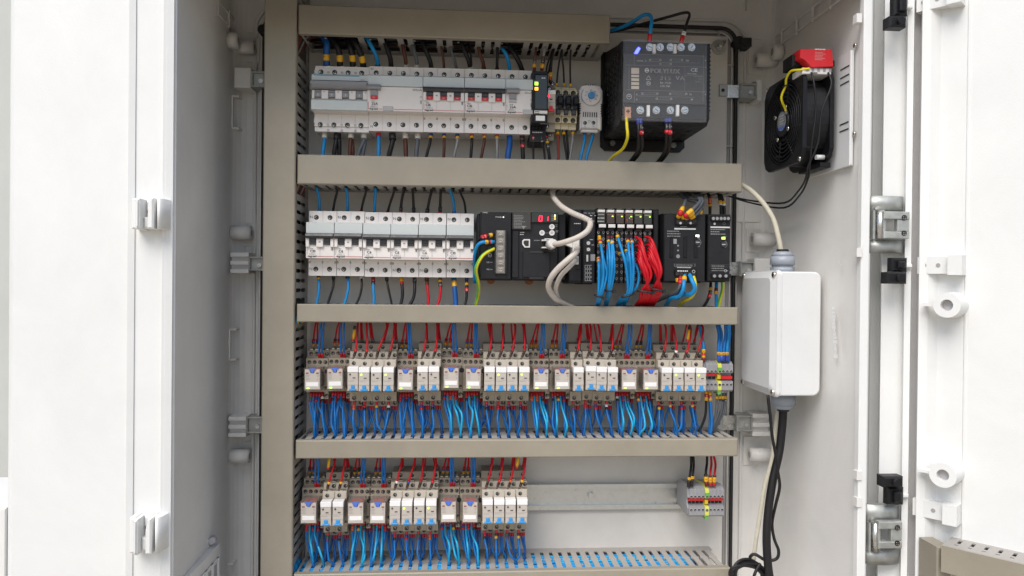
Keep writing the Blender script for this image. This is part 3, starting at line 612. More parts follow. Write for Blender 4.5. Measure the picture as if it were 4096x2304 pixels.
# ================================================================ upper row: modular breakers
LED = lambda m, r=1.2: None
def place(f, xl, xr, yt, yb, d):
    a, b, c, e = f(xl, yt, d), f(xr, yt, d), f(xl, yb, d), f(xr, yb, d)
    return (a.x+b.x+c.x+e.x)/4, (a.z+b.z+c.z+e.z)/4, (b.x-a.x+e.x-c.x)/2, (a.z+b.z-c.z-e.z)/2
MODW = 17.75
def breaker(f, xl, xr, yt, yb, n, label, kind, txt, top=True, group=None, dz=0):
    """modular breaker: profile body, pale label window, lever, screws, print"""
    cx, cz, w_, h_ = place(f, xl, xr, yt, yb, 50)
    t = thing('circuit_breaker', label, 'breaker', (cx, -8, cz-41.5), group); w2 = w_/2-.12; X0, X1 = cx-w2, cx+w2
    prof = [(8, -41.5), (50, -41.5), (50, -20.2), (52, -20), (67, -19.4), (67.3, 10.8), (64.5, 11), (64.5, 26), (50.8, 26.4), (50, 27), (49.4, 41.5), (8, 41.5)]
    mb = MB(); mb.prism([(d, cz+z) for d, z in prof], X0, X1, 'x', wht)
    for i in range(1, n): x = X0+(X1-X0)*i/n; mb.box(x-.1, x+.1, cz-41.3, cz-20.3, 49.8, 50.12, inkg); mb.box(x-.1, x+.1, cz+27, cz+41.3, 49.2, 50.05, inkg)
    body = mb.build('body', t)
    mb = MB(); mb.prism([(64.6, cz+11.2), (68.3, cz+11.8), (68.3, cz+24.5), (66.5, cz+25.8), (52, cz+26.6), (52, cz+25.9), (64.6, cz+25.4)], X0-.0+.15, X1-.15, 'x', pale); mb.build('label_window', t)
    st = (X1-X0)/n
    if kind in ('lever', 'leverred'):
        mb = MB(); arc = [(66, cz+4.6), (73.5, cz+5.6), (75.2, cz+8), (74.2, cz+10.6), (69, cz+12), (66, cz+12)]
        mb.prism(arc, X0+.5, X1-.5, 'x', dgrey)
        for i in range(n):
            x = X0+st*(i+(.32 if n == 2 else .5)+ (.0 if n != 2 else .0)) if n != 2 else X0+st*(i+.5)
            mb.box(x-3.9, x+3.9, cz-2.6, cz+5.5, 67.1, 69.6, dgrey, .5); mb.box(x-3.6, x+3.6, cz+.6, cz+1.1, 69.5, 70, blk)
        mb.build('lever', t)
        if kind == 'leverred':
            for i in range(n):
                x = X0+st*(i+.5); mb = MB(); mb.box(x-3.9, x+3.9, cz-4.2, cz-.2, 69.3, 70.2, redp, .3); mb.text('1.0n', 1.5, x, cz-3, 70.3, inkw, 'c'); mb.build('red_flag', t)
        mb = MB()
        for i in range(n+1):       # white cheeks between the lever arms
            xa, xb = X0+st*(i-.5)+4.4, X0+st*(i+.5)-4.4; xa = max(xa, X0+.1); xb = min(xb, X1-.1)
            mb.box(xa, xb, cz-5.8, cz+5.2, 67.2, 70.5, wht, .6)
            if 0 < i < n: mb.box((xa+xb)/2-1.3, (xa+xb)/2+1.3, cz-.2, cz+1.6, 70.5, 70.7, inkg); mb.box((xa+xb)/2-.1, (xa+xb)/2+.1, cz-16, cz-6, 67.1, 67.5, inkg)
        mb.build('lever_guard', t)
    else:
        x = X0+8.5 if kind == 'rcd4' else X0+9
        mb = MB(); mb.prism([(66.5, cz+6), (73.5, cz+6.6), (75, cz+9), (73, cz+12.2), (66.5, cz+13)], x-8.2, x+8.2, 'x', mgrey); mb.box(x-4.4, x+4.4, cz-1, cz+6.2, 67.1, 70.2, mgrey, .5)
        mb.build('lever', t); mb = MB()
        if kind == 'rcd4': mb.box(x-4.4, x+4.4, cz-5, cz-1.2, 67.1, 69.8, redp, .3); mb.text('1.0n', 1.7, x, cz-4, 69.9, inkw, 'c'); mb.build('red_flag', t)
        else: mb.box(x-4.4, x+4.4, cz-5, cz-1.2, 67.1, 69, lgrey, .3); mb.build('lever_base', t)
        bx = X0+26 if kind == 'rcd4' else X1-6.4
        mb = MB(); mb.box(bx-6.4, bx+6.4, cz-19.5, cz-13.8, 67, 68.4, lgrey, .5); mb.build('test_button', t)
    # print
    mb = MB(); d = 67.45
    zl_ = cz-17.3
    mb.text('legrand', 2.3, X0+3.2, zl_-.9, d, ink, bold=.16)
    mb.box(X0+1.2, X0+3, zl_-.25, zl_+.25, d-.1, d, inkr)
    if kind in ('rcd4',): mb.box(X0+13.6, X0+18.8, zl_-.25, zl_+.25, d-.1, d, inkr); mb.box(X0+33.4, X1-.5, zl_-.25, zl_+.25, d-.1, d, inkr)
    elif kind == 'rcd2': mb.box(X0+13.6, X1-13.4, zl_-.25, zl_+.25, d-.1, d, inkr)
    else: mb.box(X0+13.6, X1-.4, zl_-.25, zl_+.25, d-.1, d, inkr)
    if kind in ('rcd4', 'leverred'): mb.box(X0+1.1, X0+1.5, zl_, zl_+8.6, d-.1, d, inkr)
    else:
        mb.lines(X0+1.0, cz-8, d, 4, 1.4, .9, 1.9, inkg)
    mb.text(txt, 3.4, X0+5.2 if kind != 'leverred' else X0+3.4, cz-12.3, d, ink, bold=.08)
    mb.lines(X0+5.2 if kind != 'leverred' else X0+3.4, cz-7, d, 1, 5, 1.0, 1.8, inkg); mb.box(X0+4, X0+12, cz-15.6, cz-13.4, d-.1, d-.05, inkg); mb.box(X0+4.2, X0+11.8, cz-15.4, cz-13.6, d-.1, d, wht); mb.lines(X0+4.5, cz-14, d+.02, 1, 6.5, .9, 1.8, inkg)
    for k in range(5): mb.box(X1-3.2, X1-2.0, cz-9.6+k*.95, cz-9.2+k*.95, d-.1, d, ink)
    mb.box(X1-1.9, X1-1.5, cz-9.8, cz-5.2, d-.1, d, ink)
    if kind == 'rcd4': mb.text('300mA', 2.9, X1-.8, cz+6.6, d, ink, 'r'); mb.ring((X1-2.2, -d, cz-1), (0, 1, 0), 1.1, .22, inkg, 10, 4)
    if kind == 'rcd2': mb.text('30mA', 2.9, X1-.8, cz+6.6, d, ink, 'r'); mb.ring((X1-2.2, -d, cz-1), (0, 1, 0), 1.1, .22, inkg, 10, 4)
    if kind == 'rcd4': mb.text('N', 3.2, X0+2, cz+36.6, 50.1, ink); mb.text('N', 3.2, X0+2.2, cz-37.5, 50.2, ink)
    if kind == 'lever': mb.text('N', 3.6, X0+1.2, cz+32, 50.2, ink); mb.text('N', 3.6, X0+1.2, cz-34.5, 50.2, ink)
    for i in range(n+1):
        x = min(X1-1.2, max(X0+1.2, X0+st*i))
        if kind in ('lever', 'leverred'): mb.box(x-.9, x+.9, cz-25.6, cz-23, 50, 50.25, ink); mb.box(x-.3, x+.3, cz-25.2, cz-23.4, 50.2, 50.4, wht)
        if i < n and kind in ('lever', 'leverred'): mb.obox((x+st*.38, -50.2, cz-24.2), (1.2, 0, -.25), (0, .1, 0), (0, 0, .09), inkg)
    mb.build('printing', t)
    for i in range(n):
        x = X0+st*(i+.5)
        if n == 2: x += .3
        inst('terminal_screw', TS, t, x, cz+33.2, 49.75, random.uniform(0, 3)); inst('terminal_screw', TS, t, x, cz-33, 50.1, random.uniform(0, 3))
    return t, X0, X1, cz
# leftmost four-pole isolator of another make
def isolator():
    cx, cz, w_, h_ = place(za, 535, 986, 553, 1083, 50)
    t = thing('circuit_breaker', 'four pole isolator with grey levers, leftmost of the top row', 'breaker', (cx, -8, cz-42)); X0, X1 = cx-w_/2+.1, cx+w_/2-.2
    prof = [(8, -42), (48, -42), (48, -36), (50, -35.4), (50, -20.4), (62, -19.6), (64, -19), (64, -5.5), (61, -5), (61, 27.5), (50, 28.2), (50, 38), (47, 38.5), (47, 42), (8, 42)]
    mb = MB(); mb.prism([(d, cz+z) for d, z in prof], X0, X1, 'x', wht); st = (X1-X0)/4
    for i in range(1, 4):
        x = X0+st*i; mb.box(x-.12, x+.12, cz-41.8, cz-20.6, 49.8, 50.15, inkg)
        for z in (cz+33.5, cz-33.5): mb.box(x-1.6, x+1.6, z-1.2, z+1.2, 49.8, 50.5, lgrey)
        mb.box(x-.9, x+.9, cz+28.4, cz+31, 49.8, 50.5, ink); mb.box(x-1.6, x+1.6, cz+39, cz+42.4, 40, 47.4, wht); mb.box(x-1.6, x+1.6, cz-42.3, cz-39, 40, 48.4, lgrey)
    for z in (cz+31, cz-31): mb.box(X0-1, X0, z, z+5, 44, 49, wht)
    mb.build('body', t)
    mb = MB(); mb.prism([(61.2, cz+18.5), (66.5, cz+19), (66.5, cz+25.8), (62, cz+27.8), (61.2, cz+27.8)], X0-.6, X1+.3, 'x', pale); mb.build('label_window', t)
    mb = MB(); mb.box(X0+2, X1-10, cz+24.4, cz+25.5, 66.6, 66.9, cyan_m); mb.lines(X1-9, cz+20.8, 66.8, 1, 7, .9, 2, inkg); mb.build('printing', t)
    mb = MB(); mb.prism([(61.2, cz+6.5), (70.5, cz+9), (74.5, cz+12), (74, cz+16), (66, cz+18.4), (61.2, cz+18.4)], X0-.6, X1+.3, 'x', mgrey); mb.build('lever', t)
    mb = MB()
    for i in range(4):
        x = X0+st*(i+.42)
        mb.box(x+4.3, min(X0+st*(i+1)+st*.42-4.3, X1+.2), cz-4.8, cz+6.4, 61.1, 67, wht, .7)
        if i == 0: mb.box(X0-.4, x-4.3, cz-4.8, cz+6.4, 61.1, 67, wht, .7)
        mb.box(x+6.8, x+9, cz+3.2, cz+5.2, 67, 67.2, lgrey)
    mb.build('lever_guard', t)
    for i in range(4):
        x = X0+st*(i+.42); mb = MB(); mb.box(x-4, x+4, cz-2.2, cz+6.3, 61.1, 66, mgrey, .5); mb.box(x-3.4, x+3.4, cz+3.6, cz+4.1, 66, 66.3, blk); mb.box(x-.45, x+.45, cz-.6, cz+2.2, 66, 66.2, inkw); mb.build('lever_arm', t)
    mb = MB(); mb.prism([(64.1, cz-18.8), (68.3, cz-18.4), (68.8, cz-7), (67.6, cz-5.6), (64.1, cz-5.6)], X0-.6, X1+.3, 'x', pale)
    for k in (1, 3): mb.fcyl(X0+st*k, cz-17, 68, 69.2, 1.5, pale)
    mb.build('cover_strip', t)
    for i in range(4):
        x = X0+st*(i+.45); inst('terminal_screw', TS, t, x, cz+33.6, 50.1, random.uniform(0, 3)); inst('terminal_screw', TS, t, x-.4, cz-33.6, 50.1, random.uniform(0, 3))
    return t, X0, X1, cz
B = {}
B['iso'] = isolator()
B['rcd'] = breaker(za, 986, 1437, 558, 1083, 4, 'wide residual current breaker marked 25A, second from left in top row', 'rcd4', '25A')
B['c16a'] = breaker(za, 1438, 1774, 566, 1094, 3, 'three pole C16 breaker touching the wide residual current breaker', 'leverred', 'C16', group='three pole breakers')
B['c16b'] = breaker(za, 1776, 2110, 574, 1102, 3, 'three pole C16 breaker touching the narrow residual current breaker', 'leverred', 'C16', group='three pole breakers')
B['rcd2'] = breaker(zb, 247, 470, 582, 1110, 2, 'narrow two pole residual current breaker marked 30mA', 'rcd2', '25A')
lo = ['leftmost', 'second', 'third', 'fourth', 'fifth', 'sixth']
for i, (xl, xr, yt, yb, tx) in enumerate(((327, 594, 406, 1011, 'C10'), (597, 863, 409, 1013, 'C6'), (867, 1130, 419, 1020, 'C6'), (1131, 1390, 423, 1023, 'C6'), (1393, 1653, 427, 1025, 'C6'), (1658, 1918, 430, 1027, 'C10'))):
    lb = ['two pole C10 breaker nearest the upright trunking', 'two pole C6 breaker, second from left in second row', 'two pole C6 breaker, third from left in second row', 'two pole C6 breaker, third from right in second row',
          'two pole C6 breaker with red wires below it', 'two pole C10 breaker beside the black power module'][i]
    B['b%d' % i] = breaker(zc, xl, xr, yt, yb, 2, lb, 'lever', tx, group='two pole breakers in the second row')
# ---------------------------------------------------------------- slim black safety unit
def black_unit():
    a, b = zs(108, 130, 70), zs(352, 1200, 70); x0, x1, z0, z1 = a.x, b.x, b.z, a.z; H = z1-z0
    t = thing('relay_unit', 'slim black timer unit with green and amber lamps', 'relay unit', (a.x+11, -8, z0))
    mb = MB(); z = lambda y: zs(230, y, 72).z
    mb.prism([(8, z0), (50, z0), (50, z(960)), (66, z(940)), (68, z(930)), (68, z(150)), (60, z(130)), (8, z1)], x0, x1, 'x', blk2)
    mb.box(x0+1, x1, z(180), z(120), 60, 68.5, blk, 1); mb.box(x0+2, x1-1, z(945), z(830), 68, 71, blk2, 1); mb.build('body', t)
    p, q = zs(150, 190, 72), zs(352, 745, 72); mb = MB(); mb.box(p.x, q.x, q.z, p.z, 68.2, 74, mat('smoked display window', (.025, .032, .033), .12, var=.1), 1.2); mb.build('display_window', t)
    for y, m, nm in ((300, led_off, 'lamp_print'), (330, led_g, 'lamp'), (410, led_o, 'lamp')):
        c = zs(180, y, 74.5); mb = MB()
        if nm == 'lamp': mb.box(c.x-2.2, c.x+2.2, c.z-2, c.z+2, 74.05, 74.6, m, .3)
        else: mb.lines(c.x-2.5, c.z+1, 74.2, 1, 5, 1.3, 2, inkw)
        mb.build(nm, t)
    p, q = zs(145, 752, 72), zs(350, 805, 72); mb = MB(); mb.box(p.x, q.x, q.z, p.z, 68, 73.2, wht2, .4); mb.lines(p.x+1, p.z-1, 73.3, 2, 8, 1.1, 2.2, ink); mb.build('name_plate', t)
    p, q = zs(170, 830, 72), zs(312, 912, 72); mb = MB(); mb.box(p.x, q.x, q.z, p.z, 71, 71.6, paper); mb.build('sticker', t)
    mb = MB(); c = zs(260, 245, 74); mb.lines(c.x, c.z+.8, 74.2, 1, 7, 1.3, 2, inkw); c = zs(225, 985, 52); mb.lines(c.x, c.z, 66.2, 1, 9, 1.3, 2, inkw); c = zs(108, 1080, 52); mb.lines(c.x+1, c.z, 50.2, 1, 18, 1.3, 2, inkw); mb.build('printing', t)
    for x in (130, 180, 235, 290): c = zs(x, 1015, 52); mb = MB(); mb.box(c.x-1.8, c.x+1.8, c.z-3, c.z+3, 49, 54, blk, .6); mb.build('clamp', t)
black_unit()
def side_relay():
    a, b = zs(352, 360, 60), zs(470, 1160, 50); x0, x1 = a.x, b.x; z = lambda y: zs(410, y, 60).z
    t = thing('plug_relay', 'narrow grey plug relay with red lever beside the fuse terminals', 'relay', (a.x+6, -8, b.z))
    mb = MB(); mb.prism([(8, z(1165)), (36, z(1165)), (36, z(1050)), (46, z(1050)), (46, z(930)), (52, z(920)), (52, z(400)), (44, z(330)), (8, z(330))], x0, x1, 'x', sock_m); mb.build('socket', t)
    p, q = zs(357, 432, 66), zs(478, 765, 66); mb = MB(); mb.box(p.x, q.x, q.z, p.z, 52, 66, sock_l, .6); bd = mb.build('body', t)
    r_ = zs(480, 496, 66); mb = MB(); mb.box(p.x, r_.x, r_.z, p.z, 66.1, 67, paper, .3); mb.build('label_plate', t)
    c = zs(369, 524, 67); mb = MB(); mb.fcyl(c.x, c.z, 66, 67.3, 1.5, led_r); mb.build('lamp', t)
    mb = MB(); p, q = zs(360, 735, 66), zs(455, 775, 66); mb.box(p.x, q.x, q.z, p.z, 66, 70, redp, .5); p, q = zs(385, 685, 66), zs(428, 740, 66); mb.box(p.x, q.x, q.z, p.z, 66.1, 69, redp, .5); mb.build('lever', t)
    mb = MB(); c = zs(390, 575, 66); mb.box(c.x, c.x+3.4, c.z-1, c.z+.8, 66, 66.2, ink); c = zs(365, 620, 66); mb.lines(c.x, c.z, 66.2, 1, 7, .9, 1.6, inkg); mb.build('printing', t)
    for x, y, d in ((378, 400, 53), (420, 328, 44), (340, 995, 46.3), (382, 1125, 36.3)): c = zs(x, y, d); inst('terminal_screw', TS, t, c.x, c.z, d)
side_relay()
# three beige fuse terminals
fw = ['nearest the plug relay', 'between the other two', 'nearest the dial thermostat']
for i, x in enumerate((527, 650, 770)):
    x0, x1 = zs(x-62, 700, 58).x, zs(x+57, 700, 58).x; z = lambda y: zs(650, y+(0 if i == 1 else (-2, 0, 3)[i]), 56).z; cx = (x0+x1)/2
    t = thing('fuse_terminal', 'beige fuse terminal with black lever, '+fw[i], 'terminal', (cx, -8, z(1020)), 'beige fuse terminals')
    mb = MB(); mb.prism([(8, z(1020)), (44, z(1020)), (44, z(935)), (50, z(930)), (50, z(840)), (54, z(830)), (54, z(500)), (50, z(490)), (50, z(405)), (42, z(395)), (42, z(350)), (8, z(350))], x0, x1-.25, 'x', beige)
    mb.box(x0, x1-.3, z(378), z(370), 42, 43, beige); mb.box(x0, x1-.3, z(965), z(955), 44, 45, beige); mb.build('body', t)
    mb = MB(); mb.box(x0+.3, x1-.8, z(745), z(508), 54, 60, dgrey, .8); mb.box(x0+2, x1-2.2, z(822), z(745), 54.1, 59, dgrey, .8); mb.box(x0+3.4, x1+.1, z(672), z(556), 60, 67, blk, 1.2); mb.box(x0+.4, x0+3.3, z(690), z(600), 60, 63, blk, .6); mb.box(x0+4, x1-1, z(742), z(684), 60, 62, blk, .5); mb.build('lever', t)
    for y in (456, 888): inst('terminal_screw', screw_mesh('fuse_screw', 3.3, hole_m, mat('shaded brass screw', (.20, .15, .07), .35, metal=1)), t, cx, z(y), 50.2)
# dial thermostat
def thermostat():
    a, b = zs(848, 345, 46), zs(1207, 1090, 46); x0, x1, z0, z1 = a.x, b.x, b.z, a.z; cx = (x0+x1)/2; z = lambda y: zs(1025, y, 48).z; x = lambda u, d=48: zs(u, 600, d).x
    t = thing('thermostat', 'white dial thermostat with blue knob on the top rail', 'thermostat', (cx, -8, z0))
    mb = MB(); pts = [(x0+.5, z0+4), (x0+1, z0+4), (x0+1, z(640)), (x0, z(640)), (x0, z1-8), (x0+3, z1-2), (x0+10, z1), (x1-10, z1), (x1-3, z1-2), (x1, z1-8), (x1, z(640)), (x1-1, z(640)), (x1-1, z0+4)]
    mb.prism(pts, 8, 47, 'd', wht, 1.2); mb.box(x0+1, x(885), z(1050), z(850), 40, 49, wht, 1.5); mb.box(x(1160), x1-1, z(1050), z(850), 40, 49, wht, 1.5); mb.box(x(888), x(1135), z(1025), z(850), 40, 47.8, wht2, .6); mb.box(x(885), x(1160), z(1085), z(1030), 30, 44, wht2, 1); mb.build('body', t)
    mb = MB()
    for i in range(7): u = x(918+i*34.5); mb.obox((u, -47.6, z(815)), (.55, 0, 0), (0, .4, 0), (.25-.08*i, 0, 3.1), hole_m)
    for y in (650, 684, 720, 757, 794):
        mb.box(x0-.2, x0+2.6, z(y)-.5, z(y)+.5, 30, 47.6, hole_m); mb.box(x1-2.6, x1+.2, z(y)-.5, z(y)+.5, 30, 47.6, hole_m)
    for i in range(5): u = x(955+i*35); mb.box(u-.4, u+.4, z1-1.2, z1+.2, 20, 47.3, hole_m)
    mb.build('vent_slot', t, kind='stuff')
    c = zs(1040, 515, 52); mb = MB(); mb.fcyl(c.x, c.z, 46.5, 51.2, 12.6, wht, 12.2, n=40); dl = mb.build('dial', t)
    arc0 = [(c.x+12.9*math.cos(a), c.z+12.9*math.sin(a)) for a in [R(142+i*8) for i in range(10)]]; arc1 = [(c.x-2.6+11.2*math.cos(a), c.z+11.4*math.sin(a)) for a in [R(214-i*8) for i in range(10)]]
    mb = MB(); mb.prism([(p[0]-.4, p[1]) for p in arc0]+[(p[0]+1.0, p[1]) for p in arc1], 51.2, 51.6, 'd', bluep); mb.build('scale_window', t)
    mb = MB(); mb.fcyl(c.x, c.z, 51.2, 55.5, 4.6, bluep, 4.1, n=24); mb.box(c.x-.5, c.x+.5, c.z-3.6, c.z+3.6, 55.4, 55.9, bluet); mb.build('knob', t)
    mb = MB()
    for s_, u, y in (('30', 1033, 432), ('20', 965, 457), ('40', 1100, 455), ('10', 950, 515), ('50', 1128, 517), ('0', 967, 575), ('60', 1112, 575)): p = zs(u, y, 51.5); mb.text(s_, 1.9, p.x, p.z-.9, 51.4, ink, 'c')
    for k in range(13): a = R(-40+k*21.7); mb.obox((c.x+6.1*math.cos(a), -51.4, c.z+6.1*math.sin(a)), (.5*math.cos(a), 0, .5*math.sin(a)), (0, .1, 0), (-.12*math.sin(a), 0, .12*math.cos(a)), ink)
    p = zs(1030, 602, 51.5); mb.text('C', 2.6, p.x, p.z-1.2, 51.4, ink, 'c'); p = zs(1005, 582, 51.5); mb.ring((p.x, -51.4, p.z), (0, 1, 0), .5, .15, ink, 8, 4)
    for s_, u in (('23', 940), ('24', 1072)): p = zs(u, 1000, 48); mb.text(s_, 1.8, p.x, p.z-.8, 47.9, ink, 'c')
    p = zs(1007, 920, 48); mb.ring((p.x, -47.9, p.z), (0, 1, 0), 1.4, .25, inkg, 10, 4); mb.build('printing', t)
    for u, y in ((940, 946), (1072, 944)): p = zs(u, y, 48); inst('terminal_screw', TSS, t, p.x, p.z, 47.9, random.uniform(0, 3))
thermostat()
# ---------------------------------------------------------------- transformer
def transformer():
    DF = 122
    x0, x1, z0, z1 = zb(1224, 600, DF).x, zb(1950, 600, DF).x, zb(1560, 1004, DF).z, zb(1560, 338, DF).z
    bx0, bx1, bz0, bz1 = zb(1046, 800, 8).x, zb(1742, 800, 8).x, zb(1400, 1250, 8).z, zb(1100, 428, 8).z
    t = thing('transformer', 'big black transformer with clear cover in the top right', 'transformer', ((bx0+bx1)/2, 0, bz0))
    mb = MB(); pts = [(bx0+6, bz0), (bx1-6, bz0), (bx1, bz0+6), (bx1, bz0+18), (bx1+4, bz0+34), (bx1+4, bz1), (bx0, bz1), (bx0, bz0+6)]
    mb.prism(pts, .5, 7, 'd', blk, .8); mb.build('base_flange', t)
    for px, py in ((1136, 1188), (1640, 1206)): p = zb(px, py, 8); mb = MB(); mb.fcyl(p.x, p.z, 7, 8.2, 5.4, blk2, n=18); mb.fcyl(p.x, p.z, 8.2, 11.5, 4.1, mat('dull bolt steel', (.20, .21, .20), .4, metal=.8), n=6); mb.build('bolt', t)
    # housing: sloped top, straight sides
    yb_ = z0+1; mb = MB(); hx0, hx1 = x0-1, x1+.5; prof = [(6, yb_-3), (DF-14, yb_-3), (DF-4, yb_+4), (DF-4, z1-.5), (DF-26, z1+1.5), (8, bz1-2)]
    mb.prism([(d, z) for d, z in prof], hx0, hx1, 'x', blk); mb.build('housing', t)
    # louvres on the left flank, teeth on the right edge
    for i in range(11):
        mb = MB(); z = yb_+12+i*7.4
        for k in range(5 if i > 1 else 4): d = 18+k*18; mb.cyl((hx0+.6, -d, z-2), (hx0+.6, -d-10, z+2.2), 2.1, blk2, n=8); mb.box(hx0-.3, hx0+.3, z-3.6, z-2.2, d, d+11, hole_m)
        mb.build('louvre', t)
    mb = MB()
    for i in range(16): z = yb_+14+i*5.1; mb.prism([(hx1-.3, z), (hx1+2.2, z+.6), (hx1-.3, z+3.2)], DF-20, DF-6, 'd', blk)
    mb.build('side_teeth', t, kind='stuff')
    mb = MB()
    for i in range(9):
        for k in range(3): x = hx0+9+i*10.6; mb.box(x, x+6, yb_-3.4, yb_-2.9, 22+k*24+(i % 2)*8, 36+k*24+(i % 2)*8, hole_m)
    mb.build('vent_slot', t, kind='stuff')
    # front: dark label panel, terminals, clear cover
    pm = mat('dark grey label panel', (.026, .0245, .0235), .45, var=.06)
    pz1, pz0 = zb(1500, 448, DF).z, zb(1500, 855, DF).z; mb = MB(); mb.box(x0+1, x1-4, pz0, pz1, DF-4, DF-1.5, pm, .4); pan = mb.build('label_panel', t)
    g = lambda px, py: zb(px, py, DF-1.3); d = DF-1.3; mb = MB()
    def ln(xa, ya, xb, yb, th=.22):
        p, q = g(xa, ya), g(xb, yb)
        if ya == yb: p.z = q.z = (p.z+q.z)/2
        else: p.x = q.x = (p.x+q.x)/2
        mb.box(min(p.x, q.x)-th/2, max(p.x, q.x)+th/2, min(p.z, q.z)-th/2, max(p.z, q.z)+th/2, d-.15, d, inkg)
    ln(1320, 455, 1890, 455); ln(1250, 547, 1920, 547); ln(1250, 752, 1920, 752); ln(1275, 547, 1275, 752); ln(1738, 552, 1738, 750); ln(1320, 455, 1320, 545); ln(1320, 755, 1320, 850); ln(1890, 455, 1890, 840); ln(1738, 627, 1885, 627)
    p = g(1460, 603); mb.text('POLYLUX', 5.7, p.x-1, p.z, d, inkw, wide=1.03, bold=.3)
    p = g(1423, 583); mb.ring((p.x, -d, p.z), (0, 1, 0), 2.3, .55, inkw, 16, 4); mb.box(p.x-2.6, p.x+2.6, p.z-.5, p.z+.5, d-.1, d+.3, inkw)
    p = g(1535, 662); mb.text('3 1 5', 5.0, p.x, p.z, d, inkw, wide=1.05, bold=.22); p = g(1660, 662); mb.text('VA', 5.0, p.x, p.z, d, inkw, wide=1.15, bold=.22)
    p = g(1535, 692); mb.text('Ref: PC25', 2.3, p.x, p.z, d, inkw); p = g(1535, 720); mb.text('S:W: P161', 2.3, p.x, p.z, d, inkw)
    p = g(1800, 592); mb.text('CE', 4.2, p.x-2, p.z, d, inkw, wide=1.3); p = g(1758, 614); mb.text('Made in Spain', 1.5, p.x, p.z, d, inkw)
    p = g(1880, 640); 
    for k, s_ in enumerate(('EN 61558', '0.95', '50-60Hz')): mb.text(s_, 1.9, p.x, p.z-k*3.2, d, inkdk, 'r')
    for px, py, a in ((1437, 645, 0), (1437, 690, 1)):
        p = g(px, py)
        if a == 0:
            for u, v in (((-3, -2.2), (3, -2.2)), ((-3, -2.2), (0, 3)), ((3, -2.2), (0, 3))): mb.cyl((p.x+u[0], -d, p.z+u[1]), (p.x+v[0], -d, p.z+v[1]), .25, inkw, n=4)
        else: mb.ring((p.x, -d, p.z), (0, 1, 0), 2.4, .3, inkw, 12, 4); mb.box(p.x-1.6, p.x+1.6, p.z-.3, p.z+.3, d-.1, d+.2, inkw)
    for xa, xb, y in ((1450, 1535, 497), (1620, 1715, 497), (1535, 1620, 530), (1385, 1510, 776), (1615, 1750, 778), (1505, 1625, 818)):
        ln(xa, y-8, xb, y-8, .2); ln(xa, y+8, xb, y+8, .2)
        for xx in (xa, xb): p = g(xx, y); mb.ring((p.x, -d, p.z), (0, 1, 0), 1.1, .2, inkw, 10, 4)
    ln(1335, 800, 1815, 800, .2); ln(1340, 515, 1860, 515, .16)
    p = g(1340, 508); mb.text('POWER', 1.6, p.x, p.z, d, inkw)
    for s_, px, py in (('0', 1410, 508), ('230', 1745, 508), ('0', 1335, 788), ('24', 1775, 788), ('0', 1335, 830), ('48', 1785, 830), ('V', 1903, 508), ('V', 1903, 788)): p = g(px, py); mb.text(s_, 2.0, p.x, p.z, d, inkw)
    p = g(1276, 800); mb.ring((p.x, -d, p.z), (0, 1, 0), 3, .3, inkw, 16, 4); mb.box(p.x-1.8, p.x+1.8, p.z-.2, p.z+.2, d-.1, d+.1, inkw); mb.box(p.x-.2, p.x+.2, p.z, p.z+2, d-.1, d+.1, inkw)
    mb.build('printing', t)
    for i, (ya, yb) in enumerate(((562, 612), (620, 640), (648, 672), (680, 705), (712, 738))): p, q = g(1294, ya), g(1358, yb); mb = MB(); mb.box(p.x, q.x, q.z, p.z, DF-1.5, DF-.9, mat('cream sticker', (.55, .48, .40), .6, var=.04)); mb.build('sticker', t)
    ds = DF-8
    TSB = MB().fcyl(0, 0, 0, 1.0, 4.9, screw_m, 4.6, n=20).fcyl(0, 0, 1, 2.2, 3.6, steel, 3.0, n=16).box(-2.4, 2.4, -.4, .4, 2, 2.3, hole_m).mesh('transformer_screw')
    for px in (1436, 1521, 1606, 1693, 1780): p = zb(px, 405, ds); mb = MB(); mb.box(p.x-3.6, p.x+3.6, p.z-5, p.z+5, DF-4, DF-2.4, dgrey, .6); cl = mb.build('terminal_clamp', t); inst('screw', TSB, cl, p.x, p.z, DF-2.3, random.uniform(0, 3))
    for px in (1358, 1490, 1606, 1724): p = zb(px, 922, ds); mb = MB(); mb.box(p.x-4.6, p.x+4.6, p.z-6, p.z+6, DF-4, DF-2.4, dgrey, .6); cl = mb.build('terminal_clamp', t); inst('screw', TSB, cl, p.x, p.z, DF-2.3, random.uniform(0, 3))
    p = zb(1258, 932, ds); mb = MB(); mb.box(p.x-4, p.x+4, p.z-8, p.z+6, DF-4, DF-2, copper, .6); cl = mb.build('earth_clamp', t); inst('screw', screw_mesh('copper_screw', 4, copper, copper, 1.2), cl, p.x, p.z, DF-1.9)
    for px, ya, yb in ((1485, 365, 440), (1657, 365, 440), (1436, 870, 962), (1679, 868, 960)): p, q = zb(px-11, ya, DF), zb(px+12, yb, DF); mb = MB(); mb.box(p.x, q.x, q.z, p.z, DF-4, DF+.5, paper, .4); mb.build('spacer', t)
    p = zb(1345, 418, DF); mb = MB(); mb.cyl((p.x-1.5, -DF+4, p.z-3), (p.x+2, -DF-1, p.z+3), 2.4, led_b, 1.8, n=14); mb.fcyl(p.x, p.z, DF-4, DF-2, 4, blk); mb.build('lamp', t)
    mb = MB(); mb.box(x0, x1-5, z0, z1, DF+1.5, DF+3, clear, .7)
    for zz_ in (z1-1.3, z0): mb.box(x0, x1-5, zz_, zz_+1.3, DF-4, DF+1.5, clear)
    mb.box(x0, x0+1.2, z0+1.4, z1-1.4, DF-4, DF+1.5, clear); mb.build('clear_cover', t)
    return x0, x1, z0, z1, DF
TR = transformer()
